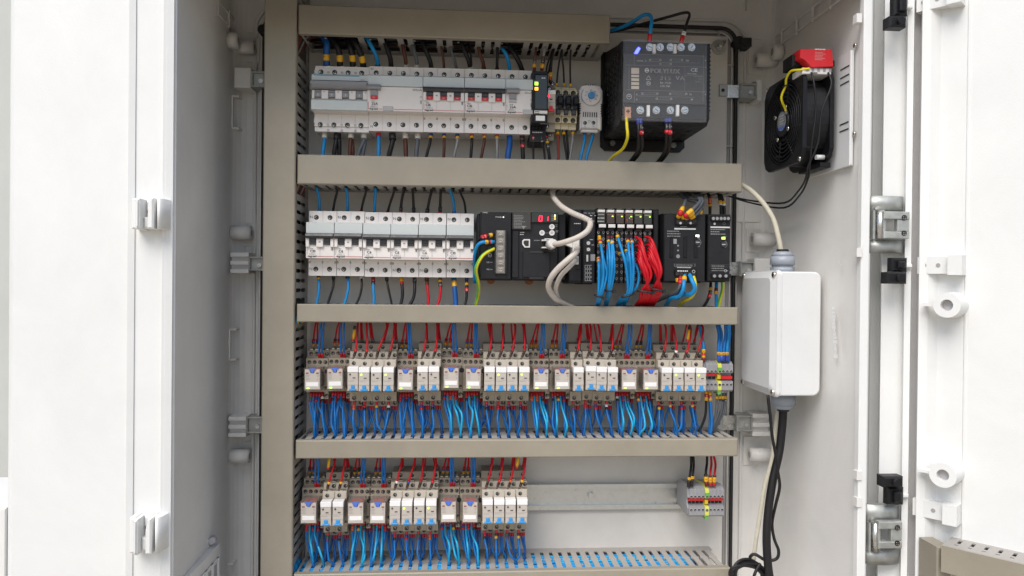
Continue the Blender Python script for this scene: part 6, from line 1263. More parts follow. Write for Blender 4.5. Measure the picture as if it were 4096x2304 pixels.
hand(zb, [
 ('sky', 2.5, [(225, 400, 46), (258, 450, 50), (282, 530, 44), (288, 610, 36)], (), 'light blue wire entering the top of '+r2),
 ('black', 3.2, [(280, 370, 46), (335, 460, 50), (380, 550, 44), (392, 610, 36)], ('brown:7:3.6',), 'black wire entering the top of '+r2),
 ('brown', 1.6, [(510, 355, 50), (502, 430, 54), (495, 500, 54), (490, 585, 52)], ('darkred:4:2.2', 'yellow:4.5:2.6', 'silver:3:2.2' if 0 else 'grey:4:2.2', 'brown:6:2.2'), 'brown wire with yellow marker into the slim black timer unit'),
 ('silver', 1.9, [(588, 360, 54), (572, 430, 58), (562, 510, 58), (552, 585, 54)], ('darkred:3.5:2.4', 'yellow:5.5:3.0', 'black:4:2.5', 'brown:5:2.4'), 'grey wire with fat yellow marker into the slim black timer unit'),
 ('black', 1.3, [(655, 380, 46), (625, 460, 48), (598, 540, 46), (588, 610, 44)], (), 'left thin black wire behind the narrow plug relay'),
 ('black', 1.3, [(655, 385, 46), (640, 460, 48), (620, 540, 46), (608, 610, 44)], (), 'middle thin black wire behind the narrow plug relay'),
 ('black', 1.5, [(655, 390, 48), (640, 470, 50), (632, 540, 50), (622, 690, 46)], ('black:4:2.3', 'orange:4:2.3', 'yellow:6:2.5'), 'thin black wire with yellow marker into the narrow plug relay'),
 ('black', 1.2, [(728, 380, 46), (708, 460, 46), (690, 560, 44), (674, 715, 38)], ('yellow:4.5:1.9',), 'black wire into the fuse terminal nearest the plug relay'),
 ('black', 1.2, [(722, 380, 46), (720, 460, 46), (732, 570, 44), (738, 715, 38)], ('yellow:4.5:1.9',), 'black wire into the middle fuse terminal'),
 ('black', 1.2, [(795, 380, 46), (790, 470, 46), (787, 580, 44), (791, 720, 38)], ('yellow:4.5:1.9',), 'black wire into the fuse terminal nearest the thermostat'),
], 'wires above the top breakers')
hand(za, [
 ('sky', 2.5, [(598, 1330, 46), (608, 1230, 46), (617, 1160, 42), (615, 1075, 36)], ('cream:14:3.8',), 'light blue wire with white boot under '+iso),
 ('black', 2.9, [(693, 1330, 44), (700, 1240, 46), (716, 1160, 44), (722, 1075, 36)], ('black:16:4',), 'left black wire with black boot under '+iso),
 ('black', 2.9, [(738, 1330, 40), (740, 1240, 42), (738, 1160, 42), (732, 1075, 34)], (), 'right black wire of the pair under '+iso),
 ('brown', 2.6, [(823, 1330, 44), (828, 1240, 44), (834, 1160, 42), (836, 1075, 36)], ('cream:14:3.9',), 'left brown wire with white boot under '+iso),
 ('brown', 2.6, [(850, 1330, 40), (850, 1240, 42), (846, 1180, 40), (842, 1090, 34)], (), 'right brown wire of the pair under '+iso),
 ('grey', 2.5, [(885, 1330, 44), (908, 1240, 44), (940, 1170, 42), (946, 1075, 36)], ('cream:14:3.8',), 'left dark grey wire with white boot under '+iso),
 ('grey', 2.5, [(925, 1330, 42), (940, 1240, 42), (952, 1180, 40), (950, 1090, 34)], (), 'right dark grey wire of the pair under '+iso),
 ('sky', 2.6, [(1062, 1335, 46), (1066, 1240, 46), (1066, 1160, 42), (1062, 1075, 36)], ('red:11:3.2',), 'light blue wire with red end under '+rc),
 ('black', 3.2, [(1142, 1335, 44), (1160, 1250, 46), (1182, 1160, 44), (1174, 1075, 36)], ('black:17:4.6',), 'black wire with bulky black boot under '+rc),
 ('brown', 2.9, [(1291, 1335, 46), (1290, 1240, 46), (1287, 1160, 42), (1286, 1075, 36)], ('cream:15:4',), 'brown wire with white boot under '+rc),
 ('grey', 2.9, [(1373, 1335, 46), (1380, 1240, 46), (1388, 1160, 42), (1390, 1075, 36)], ('cream:15:4',), 'dark grey wire with white boot under '+rc),
 ('black', 2.0, [(1450, 1340, 46), (1472, 1250, 48), (1492, 1175, 46), (1498, 1085, 38)], ('blue:9:2.8', 'yellow:3.6:2.7'), 'black wire with blue and yellow markers under '+ca),
 ('brown', 2.0, [(1602, 1340, 46), (1606, 1250, 48), (1608, 1175, 46), (1606, 1085, 38)], ('blue:9:2.6', 'yellow:3.6:2.6'), 'brown wire with blue and yellow markers under '+ca),
 ('silver', 2.0, [(1682, 1340, 46), (1700, 1250, 48), (1716, 1175, 46), (1717, 1085, 38)], ('blue:10:2.8', 'yellow:3.6:2.6'), 'grey wire with blue and yellow markers under '+ca),
 ('black', 2.0, [(1824, 1340, 46), (1832, 1250, 48), (1838, 1175, 46), (1834, 1085, 38)], ('blue:5:2.8', 'red:4:2.8', 'yellow:3.6:2.7'), 'black wire with red and yellow markers under '+cb),
 ('brown', 2.0, [(1908, 1340, 46), (1925, 1250, 48), (1940, 1175, 46), (1940, 1085, 38)], ('blue:5:2.6', 'red:4:2.6', 'yellow:3.6:2.5'), 'brown wire with red and yellow markers under '+cb),
 ('silver', 2.0, [(2044, 1345, 46), (2046, 1250, 48), (2046, 1175, 46), (2043, 1090, 38)], ('blue:5:2.8', 'red:4:2.6', 'yellow:3.6:2.6'), 'grey wire with red and yellow markers under '+cb),
], 'wires under the top breakers')
hand(zb, [
 ('royal', 3.8, [(268, 1350, 48), (275, 1270, 48), (286, 1200, 44), (286, 1100, 36)], ('brown:14:3.6', 'brown:5:3'), 'thick blue wire with brown boot under '+r2),
 ('black', 2.8, [(397, 1350, 46), (395, 1250, 46), (392, 1190, 44), (390, 1100, 36)], ('brown:14:3.6', 'black:6:3', 'red:4:3.1'), 'black wire with red band under '+r2),
 ('black', 1.3, [(484, 1350, 46), (483, 1260, 46), (482, 1190, 48), (480, 1110, 48)], ('darkred:3:2', 'red:5:2.3', 'black:3:2'), 'left black wire under the slim black timer unit'),
 ('black', 1.5, [(580, 1350, 46), (574, 1260, 46), (556, 1180, 48), (545, 1110, 48)], ('darkred:4:2', 'brown:4:2.2', 'black:4:2.1'), 'middle black wire under the slim black timer unit'),
 ('black', 2.2, [(620, 1350, 44), (612, 1270, 46), (598, 1180, 46), (584, 1090, 44)], ('darkred:6:2', 'red:3:2.3', 'black:4:2.4', 'yellow:3.5:2.5', 'black:8:2.4'), 'fat marked black wire under the narrow plug relay'),
 ('rust', 1.6, [(692, 1350, 46), (690, 1250, 46), (688, 1150, 46), (684, 1045, 38)], ('darkred:5:1.9', 'black:5.5:2.1', 'yellow:3.6:2.2'), 'rust red wire under the fuse terminal nearest the plug relay'),
 ('black', 1.5, [(766, 1350, 46), (752, 1250, 46), (738, 1150, 46), (734, 1045, 38)], ('darkred:5:1.9', 'black:5.5:2.1', 'yellow:3.6:2.2'), 'left black wire under the middle fuse terminal'),
 ('black', 1.5, [(778, 1350, 42), (772, 1250, 42), (762, 1150, 42), (752, 1045, 36)], ('darkred:5:1.8',), 'right black wire under the middle fuse terminal'),
 ('silver', 1.5, [(782, 1350, 46), (795, 1250, 46), (808, 1150, 46), (812, 1045, 38)], ('darkred:5:1.9', 'black:5.5:2.1', 'yellow:3.6:2.2'), 'grey wire under the fuse terminal nearest the thermostat'),
 ('sky', 1.9, [(866, 1350, 46), (890, 1240, 46), (906, 1160, 42), (908, 1062, 34)], ('red:4:2', 'red:5:2.9', 'blue:3:2.3'), 'light blue wire with red marker under the thermostat'),
 ('sky', 1.9, [(914, 1350, 46), (940, 1240, 46), (966, 1160, 42), (982, 1062, 34)], ('darkred:3:2', 'yellow:5:2.9', 'black:4:2.3'), 'light blue wire with yellow marker under the thermostat'),
 ('yellow', 1.9, [(1095, 1352, 52), (1150, 1290, 70), (1225, 1230, 100), (1262, 1140, 122), (1258, 1050, 124), (1252, 960, 117)], (), 'yellow earth wire bending away under the transformer'),
 ('black', 2.2, [(1272, 1355, 52), (1320, 1290, 75), (1352, 1230, 100), (1355, 1120, 120), (1350, 985, 117)], ('blue:8:2.6',), 'left black wire of the left pair under the transformer'),
 ('black', 2.2, [(1290, 1355, 52), (1345, 1290, 75), (1382, 1220, 100), (1380, 1120, 122), (1370, 985, 118)], ('blue:8:2.6', 'black:9:2.8', 'red:4:3'), 'right black wire of the left pair under the transformer'),
 ('black', 2.2, [(1498, 1357, 52), (1545, 1300, 75), (1578, 1230, 100), (1588, 1120, 120), (1585, 985, 117)], ('blue:6:2.6', 'black:9:2.7', 'red:4:2.9'), 'left black wire of the right pair under the transformer'),
 ('black', 2.2, [(1512, 1357, 52), (1570, 1300, 75), (1606, 1230, 100), (1614, 1120, 122), (1612, 985, 118)], ('blue:6:2.6', 'black:10:2.7', 'red:5:2.9'), 'right black wire of the right pair under the transformer'),
 ('sky', 2.3, [(1085, 262, 55), (1180, 238, 66), (1290, 190, 84), (1385, 130, 104), (1440, 122, 110), (1462, 160, 114), (1456, 230, 116), (1440, 365, 115)], ('red:12:2.9',), 'light blue wire arching from top trunking into the transformer'),
 ('black', 1.8, [(1085, 272, 52), (1230, 242, 60), (1400, 195, 80), (1600, 140, 100), (1740, 104, 108), (1776, 122, 112), (1755, 190, 115), (1702, 365, 115)], ('red:11:2.8', 'white:5:2.7'), 'thin black wire arching from top trunking into the transformer'),
], 'wires under the top devices')
nb_ = lambda i: lo[i]+' two pole breaker' if i < 5 else 'rightmost two pole breaker'
R2T = [('sky', 1.9, [(400, 165, 50), (412, 215, 48), (428, 290, 44), (428, 425, 36)], ('black:5:2.6',)), ('black', 1.6, [(585, 170, 50), (600, 205, 48), (575, 310, 44), (556, 428, 36)], ('red:4.5:2.2',)),
       ('sky', 1.9, [(680, 170, 50), (696, 215, 48), (700, 300, 44), (700, 430, 36)], ('black:5:2.6',)), ('black', 1.6, [(862, 170, 50), (878, 210, 48), (848, 320, 44), (828, 430, 36)], ('red:6:2.3',)),
       ('sky', 1.9, [(965, 170, 50), (970, 215, 48), (964, 310, 44), (962, 435, 36)], ('black:5:2.6',)), ('black', 1.6, [(1148, 175, 50), (1148, 215, 48), (1112, 320, 44), (1082, 435, 36)], ('red:5.5:2.4',)),
       ('black', 1.8, [(1240, 175, 50), (1240, 215, 48), (1222, 310, 46), (1212, 440, 36)], ('black:3:2', 'red:4:2.4', 'black:5:2.4')), ('black', 1.8, [(1328, 175, 50), (1332, 215, 48), (1336, 310, 46), (1342, 440, 36)], ('red:5:2.3', 'black:6:2.5')),
       ('black', 1.8, [(1512, 180, 50), (1506, 225, 48), (1485, 320, 46), (1464, 445, 36)], ('red:4.5:2.3', 'black:6:2.7')), ('black', 1.8, [(1602, 180, 50), (1600, 225, 48), (1596, 330, 46), (1594, 445, 36)], ('blue:3.5:2.2', 'red:4:2.4', 'black:6:2.5')),
       ('sky', 1.9, [(1690, 180, 50), (1702, 225, 48), (1726, 320, 46), (1732, 450, 36)], ('blue:4:2.2', 'royal:4:2.6')), ('black', 1.5, [(1780, 185, 50), (1795, 230, 48), (1830, 320, 46), (1844, 450, 36)], ('black:5:2.1',))]
R2B = [('sky', 1.9, [(396, 1325, 48), (416, 1220, 46), (425, 1130, 44), (418, 1000, 36)], ('black:6:2.3', 'yellow:3.4:2.5')), ('black', 1.7, [(498, 1325, 48), (530, 1230, 46), (562, 1120, 44), (564, 1000, 36)], ('black:9:2.3',)),
       ('sky', 1.9, [(660, 1325, 48), (690, 1230, 46), (708, 1130, 44), (698, 1000, 36)], ('black:8:2.6',)), ('black', 1.6, [(770, 1325, 48), (815, 1230, 46), (838, 1120, 44), (832, 1005, 36)], ('brown:4:2.1', 'white:3.6:2.6')),
       ('sky', 1.9, [(948, 1330, 48), (956, 1240, 46), (950, 1150, 44), (948, 1008, 36)], ('darkred:7:2.3', 'red:3.6:2.5', 'black:3.6:2.4')), ('black', 1.5, [(1135, 1330, 48), (1112, 1220, 46), (1088, 1110, 44), (1074, 1008, 36)], ('brown:4:2.1', 'black:6:2.4')),
       ('black', 2.1, [(1206, 1330, 48), (1228, 1240, 46), (1230, 1150, 44), (1218, 1010, 36)], ('blue:5:2.6', 'yellow:6:2.9', 'red:3.4:2.6')), ('black', 2.1, [(1285, 1330, 48), (1335, 1240, 46), (1350, 1140, 44), (1346, 1010, 36)], ('blue:4:2.2', 'black:8:2.6')),
       ('red', 1.9, [(1476, 1330, 48), (1482, 1240, 46), (1472, 1140, 44), (1465, 1012, 36)], ('brown:9:3', 'brown:6:2.4')), ('red', 1.9, [(1556, 1330, 48), (1588, 1250, 46), (1598, 1150, 44), (1592, 1012, 36)], ('brown:8:2.4', 'yellow:3.4:2.5', 'black:6:2.4')),
       ('royal', 3.3, [(1748, 1335, 48), (1744, 1250, 46), (1736, 1150, 44), (1727, 1015, 36)], ('blue:9:3.2', 'yellow:8:3.4')), ('black', 1.7, [(1826, 1330, 48), (1848, 1250, 46), (1852, 1150, 44), (1852, 1015, 36)], ('blue:8:2.5', 'black:4:2', 'yellow:3.6:2.6', 'black:3:2.4', 'red:5:2.6'))]
hand(zc, [(c, r, p, s_, '%s wire entering the top of the %s' % (CN[c], nb_(i//2))+('' if c != 'black' or i//2 not in (3, 4) else ', left pole' if i % 2 == 0 else ', right pole')) for i, (c, r, p, s_) in enumerate(R2T)], 'wires above the second row breakers')
hand(zc, [(c, r, p, s_, '%s wire leaving the bottom of the %s' % (CN[c], nb_(i//2))+('' if i//2 not in (3, 4) else ', left pole' if i % 2 == 0 else ', right pole')) for i, (c, r, p, s_) in enumerate(R2B)], 'wires under the second row breakers')
hand(zr, [
 ('black', 1.9, [(10, 1500, 46), (5, 1200, 60), (10, 900, 76), (50, 680, 88), (130, 600, 92), (240, 570, 94), (395, 535, 90)], ('black:4:1.8', 'yellow:4.4:2.6', 'black:2.6:2.3', 'red:3.6:2.7', 'red:3.6:2.7'), 'black wire with red and yellow markers at the supply module'),
 ('sky', 2.2, [(-10, 1500, 50), (-10, 1150, 70), (-5, 950, 84), (40, 780, 92), (120, 705, 95), (240, 690, 94), (395, 688, 90)], ('black:3:1.8', 'sky:3:2.6', 'red:1.6:2.3', 'black:1.6:2.3', 'yellow:4:2.7'), 'light blue wire with yellow marker at the supply module'),
], 'wires at the supply module')
def stripe(f, pts, r, label, n=9, group=None):
    o = wire([f(*p) for p in pts], 'green', r, label, (), group, n=n, name='earth_wire'); Q = cat_rom([f(*p) for p in pts], 5); MB().tube([p+Vector((r*.45, -r*.45, r*.1)) for p in Q], r*.78, WC['yellow'], 7).build('yellow_stripe', o)
stripe(ze, [(115, 1215, 50), (138, 1120, 60), (140, 1020, 76), (118, 900, 92), (150, 810, 98), (200, 750, 97), (285, 705, 90)], 2.1, 'green and yellow earth wire curving beside the supply module')
hand(ze, [
 ('white', 3.6, [(808, 170, 55), (815, 240, 66), (880, 320, 84), (985, 385, 98), (1090, 430, 104), (1145, 470, 112), (1120, 545, 122), (1030, 605, 126), (920, 645, 122), (850, 662, 112), (790, 658, 100)], (), 'white network cable bending into the processor module'),
 ('white', 3.7, [(1010, 1240, 52), (930, 1210, 62), (830, 1150, 80), (772, 1060, 96), (790, 970, 108), (860, 880, 116), (950, 800, 120), (1015, 740, 116), (1028, 690, 104)], (), 'thicker white cable from the network coupler down to the trunking'),
 ('white', 2.9, [(1030, 1240, 50), (900, 1205, 58), (850, 1130, 74), (838, 1050, 88), (880, 950, 100), (950, 875, 108), (1010, 815, 98), (1022, 800, 88)], (), 'thinner white cable from the network coupler down to the trunking'),
], 'white network cables')
# print along the bent network cable
p, q = ze(985, 380, 103), ze(1085, 424, 108); ax = (q-p).normalized(); up_ = Vector((-ax.z, 0, ax.x))
nc = [o for o in bpy.data.objects if o.get('label') == 'white network cable bending into the processor module'][0]
MB().text('CAT 5E SF-UTP 4x2x26', 2.3, 0, 0, 0, inkg, 'l', X=ax, Z=up_, o=p+Vector((0, -4.6, -1.0))).build('sheath_print', nc)
# network plugs
def plug(f, x0, x1, y0, y1, d0, d1, label):
    a, b = f(x0, y0, d1), f(x1, y1, d1); t = thing('network_plug', label, 'plug', ((a.x+b.x)/2, -d0, b.z)); mb = MB(); mb.box(a.x, b.x, b.z, a.z, d0, d1, wht2, 1.2); mb.build('shell', t); return t, a, b
t, a, b = plug(zr, 1445, 1600, 650, 815, 86, 97, 'white network plug in the processor module')
for y in (655, 800): p, q = zr(1340, y-14, 96), zr(1445, y+14, 96); mb = MB(); mb.box(p.x, q.x, q.z, p.z, 86, 96, wht2, .6); mb.build('side_latch', t)
p, q = zr(1395, 618, 94), zr(1565, 640, 94); mb = MB(); mb.box(p.x, q.x, q.z, p.z, 86, 94, wht2, .6); mb.build('release_tab', t); p = zr(1545, 735, 104); mb = MB(); mb.cyl((p.x-1, -96, p.z), (p.x+1, -108, p.z+1), 6.8, wht2, 5.2, n=18); mb.build('strain_boot', t)
t, a, b = plug(ze, 990, 1050, 615, 740, 83, 104, 'white network plug in the upper port of the coupler'); p, q = ze(950, 655, 96), ze(992, 690, 96); mb = MB(); mb.obox(((p.x+q.x)/2, -94, (p.z+q.z)/2), (4.5, 0, -2), (0, 5, 0), (1.4, 0, 2.2), wht2); mb.build('release_tab', t)
t, a, b = plug(ze, 1003, 1042, 770, 845, 83, 94, 'grey network plug in the lower port of the coupler')
# blue bundles at the terminal slices
def bun(f, specs, col, r, tag_, grp, sl):
    for i, pts in enumerate(specs): wire([f(*p) for p in pts], col, r, '%s wire, %s of %d, in %s' % (CN[col], ORD[i], len(specs), tag_), sl[i % len(sl)], grp, name=CN[col].replace(' ', '_')+'_wire', n=7)
YS = [('yellow:4:2.3', 'yellow:3:2.4', 'red:3:2.4', 'yellow:3.4:2.4'), ('yellow:3.4:2.2', 'red:3.4:2.3', 'yellow:3:2.3'), ('darkred:3:2', 'black:2.4:2.2', 'yellow:3.4:2.3'), ('yellow:4:2.4',)]
bun(ze, [[(1190, 1235, 52), (1215, 1140, 92), (1222, 1000, 98), (1222, 860, 98), (1216, 790, 84)], [(1205, 1235, 52), (1230, 1135, 94), (1262, 960, 102), (1255, 780, 104), (1225, 595, 84)],
         [(1215, 1235, 54), (1240, 1135, 94), (1290, 950, 100), (1275, 840, 98), (1240, 700, 82)], [(1200, 1235, 50), (1222, 1138, 90), (1240, 1000, 92), (1245, 880, 92), (1225, 780, 82)]], 'sky', 1.72, 'the first bundle at the terminal slices', 'first blue bundle', [YS[1], YS[0], (), ()])
bun(ze, [[(1268, 1235, 52), (1300, 1085, 92), (1318, 940, 100), (1322, 800, 102), (1305, 600, 84)], [(1280, 1235, 54), (1312, 1085, 94), (1335, 940, 104), (1342, 800, 106), (1336, 600, 84)], [(1290, 1235, 54), (1325, 1085, 94), (1355, 940, 102), (1358, 800, 104), (1345, 640, 90)],
         [(1275, 1235, 50), (1310, 1090, 88), (1305, 950, 94), (1300, 800, 94), (1300, 690, 82)], [(1292, 1235, 50), (1318, 1090, 88), (1330, 960, 92), (1345, 820, 92), (1355, 730, 82)]], 'sky', 1.72, 'the second bundle at the terminal slices', 'second blue bundle', [YS[2], ('darkred:3:2', 'black:2.4:2.2', 'sky:4:1.8', 'yellow:3.4:2.3'), ('yellow:3:2',), ('red:4:2',), ('yellow:3.5:2.2',)])
bun(ze, [[(1365, 1235, 52), (1420, 1150, 80), (1480, 1100, 94), (1470, 900, 104), (1440, 760, 106), (1388, 590, 84)], [(1380, 1235, 54), (1440, 1140, 84), (1500, 1090, 96), (1510, 900, 104), (1495, 760, 106), (1480, 620, 84)], [(1395, 1235, 54), (1455, 1140, 84), (1515, 1090, 96), (1532, 900, 106), (1525, 760, 108), (1518, 625, 86)],
         [(1430, 1235, 50), (1462, 1150, 80), (1490, 1060, 92), (1495, 900, 98), (1450, 780, 98), (1405, 750, 82)], [(1445, 1235, 50), (1475, 1150, 80), (1510, 1060, 92), (1500, 900, 96), (1480, 800, 96), (1465, 720, 82)],
         [(1440, 1235, 52), (1500, 1110, 86), (1560, 1050, 96), (1580, 950, 98), (1560, 860, 94), (1530, 810, 82)]], 'sky', 1.72, 'the third bundle at the terminal slices', 'third blue bundle', [('yellow:4:2.5',), ('darkred:4:2.2', 'yellow:4:2.6'), ('purple:4:2.2', 'yellow:3.5:2.3'), ('yellow:4:2.5',), ('yellow:3.5:2.3',), ()])
RS1, RS2 = [], []
for k in range(7):
    y = 600+k*43+J(4); o = k*3.5
    RS1.append([(1528+k*13+J(4), 1240, 52-k), (1590+k*11, 1160, 82), (1602+k*13, 1092, 95+J(2)), (1652+J(3)+(6-k)*6-o, 950, 106+J(3)), (1648-k*9+J(3), 800+k*8, 104+J(3)), (1600-k*5, (y+720+k*10)/2-20, 98), (1548+(k % 2)*26, y, 80)])
    RS2.append([(1610+k*14+J(4), 1240, 52-k), (1680+k*11, 1150, 82), (1702+k*13, 1072, 95+J(2)), (1755+J(3)+(6-k)*4-o, 930, 106+J(3)), (1752-k*10+J(3), 790+k*8, 104+J(3)), (1695-k*6, (y+700+k*10)/2-20, 98), (1636+(k % 2)*26, y-2, 80)])
bun(ze, RS1, 'red', 1.9, 'the left red bundle by the terminal slices', 'left red bundle', [('grey:4:1.8',)]); bun(ze, RS2, 'red', 1.9, 'the right red bundle by the terminal slices', 'right red bundle', [('grey:4:1.8',)])
def tie(f, x, y, d, rx, label, tilt=.2):
    p = f(x, y, d); mb = MB(); pts = [(p.x+rx*math.cos(a), p.y+rx*.62*math.sin(a), p.z+tilt*rx*math.cos(a)) for a in [2*math.pi*i/20 for i in range(20)]]
    mb.tube(pts, 1.5, rub_m, 6, True); mb.obox((p.x+rx*.9, p.y-2.5, p.z+tilt*rx), (2.2, 0, .4), (0, 2, 0), (-.3, 0, 1.8), rub_m); mb.build('cable_tie', None, None, label, 'cable tie', 'black cable ties round the wire bundles')
tie(ze, 1232, 1136, 92, 6.4, 'black cable tie round the first blue bundle', -.3); tie(ze, 1313, 1082, 91, 7, 'black cable tie round the second blue bundle', -.1); tie(ze, 1482, 1125, 90, 7.5, 'black cable tie round the third blue bundle', .3)
tie(ze, 1640, 1092, 95, 10, 'black cable tie round the left red bundle', -.12); tie(ze, 1742, 1076, 95, 9.5, 'black cable tie round the right red bundle', -.15)
# power supply leads
wp, np_ = 'the wide power supply', 'the narrow power supply'
hand(zq, [
 ('grey', 2.2, [(370, 40, 52), (372, 100, 62), (350, 180, 84), (310, 270, 94), (270, 345, 86)], ('black:3:2', 'yellow:5:3', 'red:5:3.3', 'yellow:7:3.1'), 'first dark wire with red marker on top of '+wp),
 ('grey', 2.2, [(420, 30, 52), (520, 90, 70), (540, 140, 84), (470, 220, 96), (380, 300, 96), (320, 345, 86)], ('black:3:2', 'yellow:5:3', 'red:5:3', 'yellow:8:3.2'), 'second dark wire with yellow markers on top of '+wp),
 ('grey', 2.2, [(440, 25, 50), (545, 80, 68), (568, 150, 82), (500, 240, 92), (420, 305, 94), (370, 345, 86)], ('yellow:4:2.9', 'red:4:2.8', 'yellow:7:3'), 'third dark wire with yellow markers on top of '+wp),
 ('grey', 2.2, [(460, 25, 48), (560, 90, 64), (575, 170, 78), (530, 260, 88), (465, 315, 90), (420, 345, 84)], ('black:3:2', 'yellow:6:3',), 'fourth dark wire with yellow marker on top of '+wp),
 ('grey', 2.2, [(300, 30, 48), (380, 110, 60), (500, 145, 66), (560, 200, 74), (545, 275, 82), (480, 340, 80)], ('black:8:2', 'yellow:5:2.8',), 'fifth dark wire sagging behind the others on top of '+wp),
 ('grey', 2.0, [(290, 35, 46), (340, 90, 52), (430, 125, 58), (540, 135, 60), (575, 95, 56), (530, 40, 50)], (), 'dark wire loop sagging under the second trunking'),
 ('black', 1.9, [(640, 45, 50), (660, 90, 52), (664, 180, 50), (664, 320, 46)], ('black:14:2.2', 'yellow:3:2.7', 'red:4:2.6', 'orange:4:2.6'), 'black wire with orange marker on top of '+np_),
 ('black', 1.9, [(765, 40, 50), (778, 100, 52), (796, 190, 50), (798, 320, 46)], ('black:16:2.2', 'white:2.4:2.8', 'yellow:4:2.9'), 'left of two black wires on top of '+np_),
 ('black', 1.9, [(790, 40, 52), (815, 110, 54), (834, 190, 52), (836, 320, 46)], ('black:16:2.2', 'white:2.4:2.8', 'yellow:4:2.9'), 'right of two black wires on top of '+np_),
 ('grey', 2.0, [(20, 1330, 52), (140, 1285, 66), (240, 1240, 84), (300, 1160, 94), (308, 1030, 86)], ('black:4:2', 'red:5:3.2', 'red:5:3'), 'dark wire with red markers under '+wp),
 ('grey', 2.0, [(0, 1350, 48), (110, 1305, 58), (225, 1262, 72), (290, 1190, 82), (262, 1035, 84)], ('black:3:2', 'yellow:5:3'), 'dark wire with yellow marker under '+wp),
 ('sky', 2.5, [(130, 1400, 54), (190, 1310, 74), (290, 1285, 90), (335, 1210, 98), (350, 1120, 96), (358, 1025, 86)], ('black:5:2.3', 'yellow:6:3.2'), 'light blue wire with yellow marker under '+wp),
 ('sky', 2.8, [(270, 1300, 60), (340, 1262, 80), (430, 1260, 92), (480, 1190, 98), (450, 1100, 96), (415, 1020, 86)], (), 'thick light blue wire hooking round under '+wp),
 ('royal', 2.2, [(125, 1420, 46), (150, 1360, 56), (220, 1290, 70), (310, 1230, 76), (330, 1130, 78)], (), 'dark blue wire dropping into the trunking under '+wp),
 ('yellow', 2.1, [(275, 1420, 52), (340, 1350, 68), (440, 1290, 86), (488, 1200, 92), (482, 1110, 92), (460, 1025, 84)], (), 'yellow earth wire under '+wp),
 ('black', 1.9, [(570, 1430, 50), (625, 1350, 52), (662, 1260, 52), (670, 1180, 50), (674, 1090, 44)], ('black:12:2.1', 'yellow:4:2.8', 'black:4:2.5', 'red:6:2.7'), 'black wire with red marker under '+np_),
 ('sky', 2.3, [(742, 1430, 50), (740, 1320, 50), (738, 1230, 50), (744, 1090, 44)], ('black:12:2.1', 'darkred:4:2.6', 'yellow:4:3'), 'light blue wire under '+np_),
], 'power supply wires')
stripe(zq, [(758, 1430, 50), (785, 1310, 52), (812, 1210, 52), (814, 1100, 44)], 2.0, 'green and yellow earth wire under the narrow power supply')
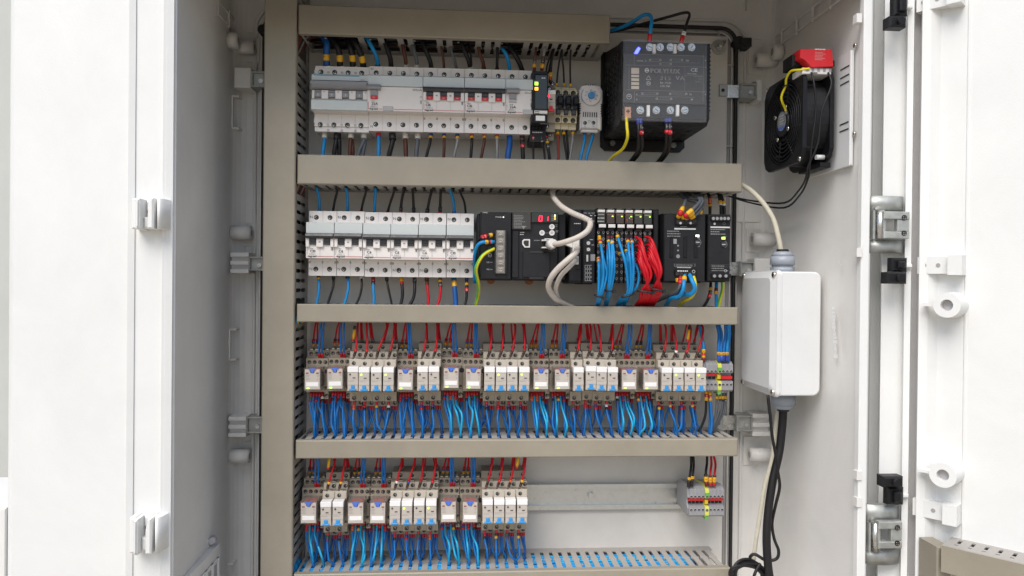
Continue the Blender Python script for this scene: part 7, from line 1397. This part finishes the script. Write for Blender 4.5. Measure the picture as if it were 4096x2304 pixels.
# terminal block leads
hand(zh, [
 ('sky', 2.0, [(1928, 240, 46), (1945, 330, 48), (1965, 440, 56), (1966, 600, 56)], ('darkred:6:2.2', 'yellow:3:2.4', 'red:3.4:2.4', 'yellow:5:2.6'), 'light blue wire beside the upper terminal block'),
 ('blue', 2.0, [(2095, 240, 46), (2115, 330, 48), (2112, 450, 56), (2115, 595, 56)], ('royal:9:2.4', 'yellow:4:2.7'), 'first blue wire on top of the upper terminal block'),
 ('blue', 2.0, [(2115, 240, 44), (2140, 330, 46), (2135, 450, 56), (2140, 590, 56)], ('royal:8:2.4', 'yellow:4:2.7'), 'second blue wire on top of the upper terminal block'),
 ('blue', 2.0, [(2178, 240, 46), (2180, 330, 48), (2165, 450, 56), (2158, 597, 56)], ('blue:9:2.4', 'yellow:4:2.7'), 'third blue wire on top of the upper terminal block'),
 ('sky', 2.0, [(2200, 240, 46), (2205, 330, 48), (2195, 450, 56), (2190, 597, 56)], ('blue:9:2.4', 'yellow:4:2.7'), 'fourth blue wire on top of the upper terminal block'),
 ('blue', 1.8, [(2218, 240, 42), (2220, 330, 44), (2210, 450, 46), (2205, 597, 56)], (), 'fifth blue wire on top of the upper terminal block'),
 ('black', 1.7, [(1915, 1275, 50), (1960, 1190, 50), (1988, 1080, 50), (1992, 880, 46)], ('yellow:4:2.4', 'red:4:2.5', 'yellow:5:2.4'), 'black wire under the left end of the upper terminal block'),
 ('blue', 1.9, [(2035, 1300, 50), (2045, 1180, 50), (2038, 1060, 50), (2028, 885, 46)], ('yellow:5:2.5', 'red:4:2.5', 'yellow:4:2.5'), 'blue wire under the upper terminal block'),
 ('blue', 1.7, [(2022, 1300, 46), (2028, 1180, 46), (2028, 1060, 46), (2020, 885, 44)], (), 'second blue wire under the upper terminal block'),
 ('grey', 1.5, [(2010, 1275, 44), (2075, 1150, 46), (2092, 1040, 48), (2098, 900, 46)], ('-:4', 'yellow:4:2.3'), 'left dark wire under the upper terminal block'),
 ('grey', 1.5, [(2025, 1280, 44), (2090, 1150, 46), (2118, 1040, 48), (2128, 900, 46)], ('-:4', 'yellow:4:2.3', 'black:2:2'), 'second dark wire under the upper terminal block'),
 ('grey', 1.5, [(2040, 1285, 42), (2110, 1150, 44), (2145, 1040, 46), (2155, 900, 46)], ('-:4', 'yellow:4:2.3', 'black:3:2'), 'third dark wire under the upper terminal block'),
 ('grey', 1.5, [(2055, 1285, 40), (2125, 1160, 42), (2165, 1050, 44), (2182, 900, 44)], ('-:4', 'yellow:4:2.3', 'black:4:2'), 'right dark wire under the upper terminal block'),
], 'terminal block wires')
hand(zj, [
 ('black', 1.6, [(1846, 290, 46), (1846, 380, 48), (1835, 470, 56), (1818, 590, 56)], ('black:10:2.3', 'yellow:3.6:2.6'), 'left black wire on the lower terminal block'),
 ('black', 1.6, [(1868, 290, 46), (1872, 380, 48), (1864, 460, 56), (1850, 580, 56)], ('black:10:2.3', 'yellow:3.6:2.6'), 'second black wire on the lower terminal block'),
 ('black', 1.7, [(2002, 290, 46), (1998, 370, 48), (1988, 460, 56), (1994, 578, 56)], ('darkred:6:2.3', 'yellow:7:2.8', 'black:3:2.6'), 'third black wire, beside the red ones on lower terminal block'),
 ('red', 1.5, [(2040, 290, 46), (2042, 370, 48), (2032, 460, 56), (2032, 578, 56)], ('red:5:2.3', 'yellow:7:2.7', 'brown:2.6:2.4'), 'left red wire on the lower terminal block'),
 ('red', 1.5, [(2066, 290, 46), (2082, 370, 48), (2074, 460, 56), (2066, 578, 56)], ('red:5:2.3', 'yellow:7:2.7', 'brown:2.6:2.4'), 'right red wire on the lower terminal block'),
], 'terminal block wires')
# marker flags tied to red wires
for f, x, y, d, lb in ((zg, 762, 330, 56, 'loose yellow marker hanging by the second slim socket group'), (zh, 1820, 335, 58, 'loose yellow marker tilted above the last slim relays'), (zi, 520, 355, 58, 'loose yellow marker above the two slim relays, lower row'), (zj, 170, 345, 58, 'loose yellow marker above the last slim relay, lower row')):
    p, q = f(x+6, y-48, d), f(x-6, y+45, d); o = MB().cyl(p, q, 1.9, SC['yellow'], n=8).build('marker_flag', None, None, lb, 'wire marker', 'loose yellow wire markers')
    MB().cyl(p+(p-q)*.35, p+(p-q)*.02, 2.0, SC['black'], n=8).build('marker_sleeve', o); MB().cyl(q, q+(q-p)*.2, 2.0, SC['red'], n=8).build('marker_sleeve', o)
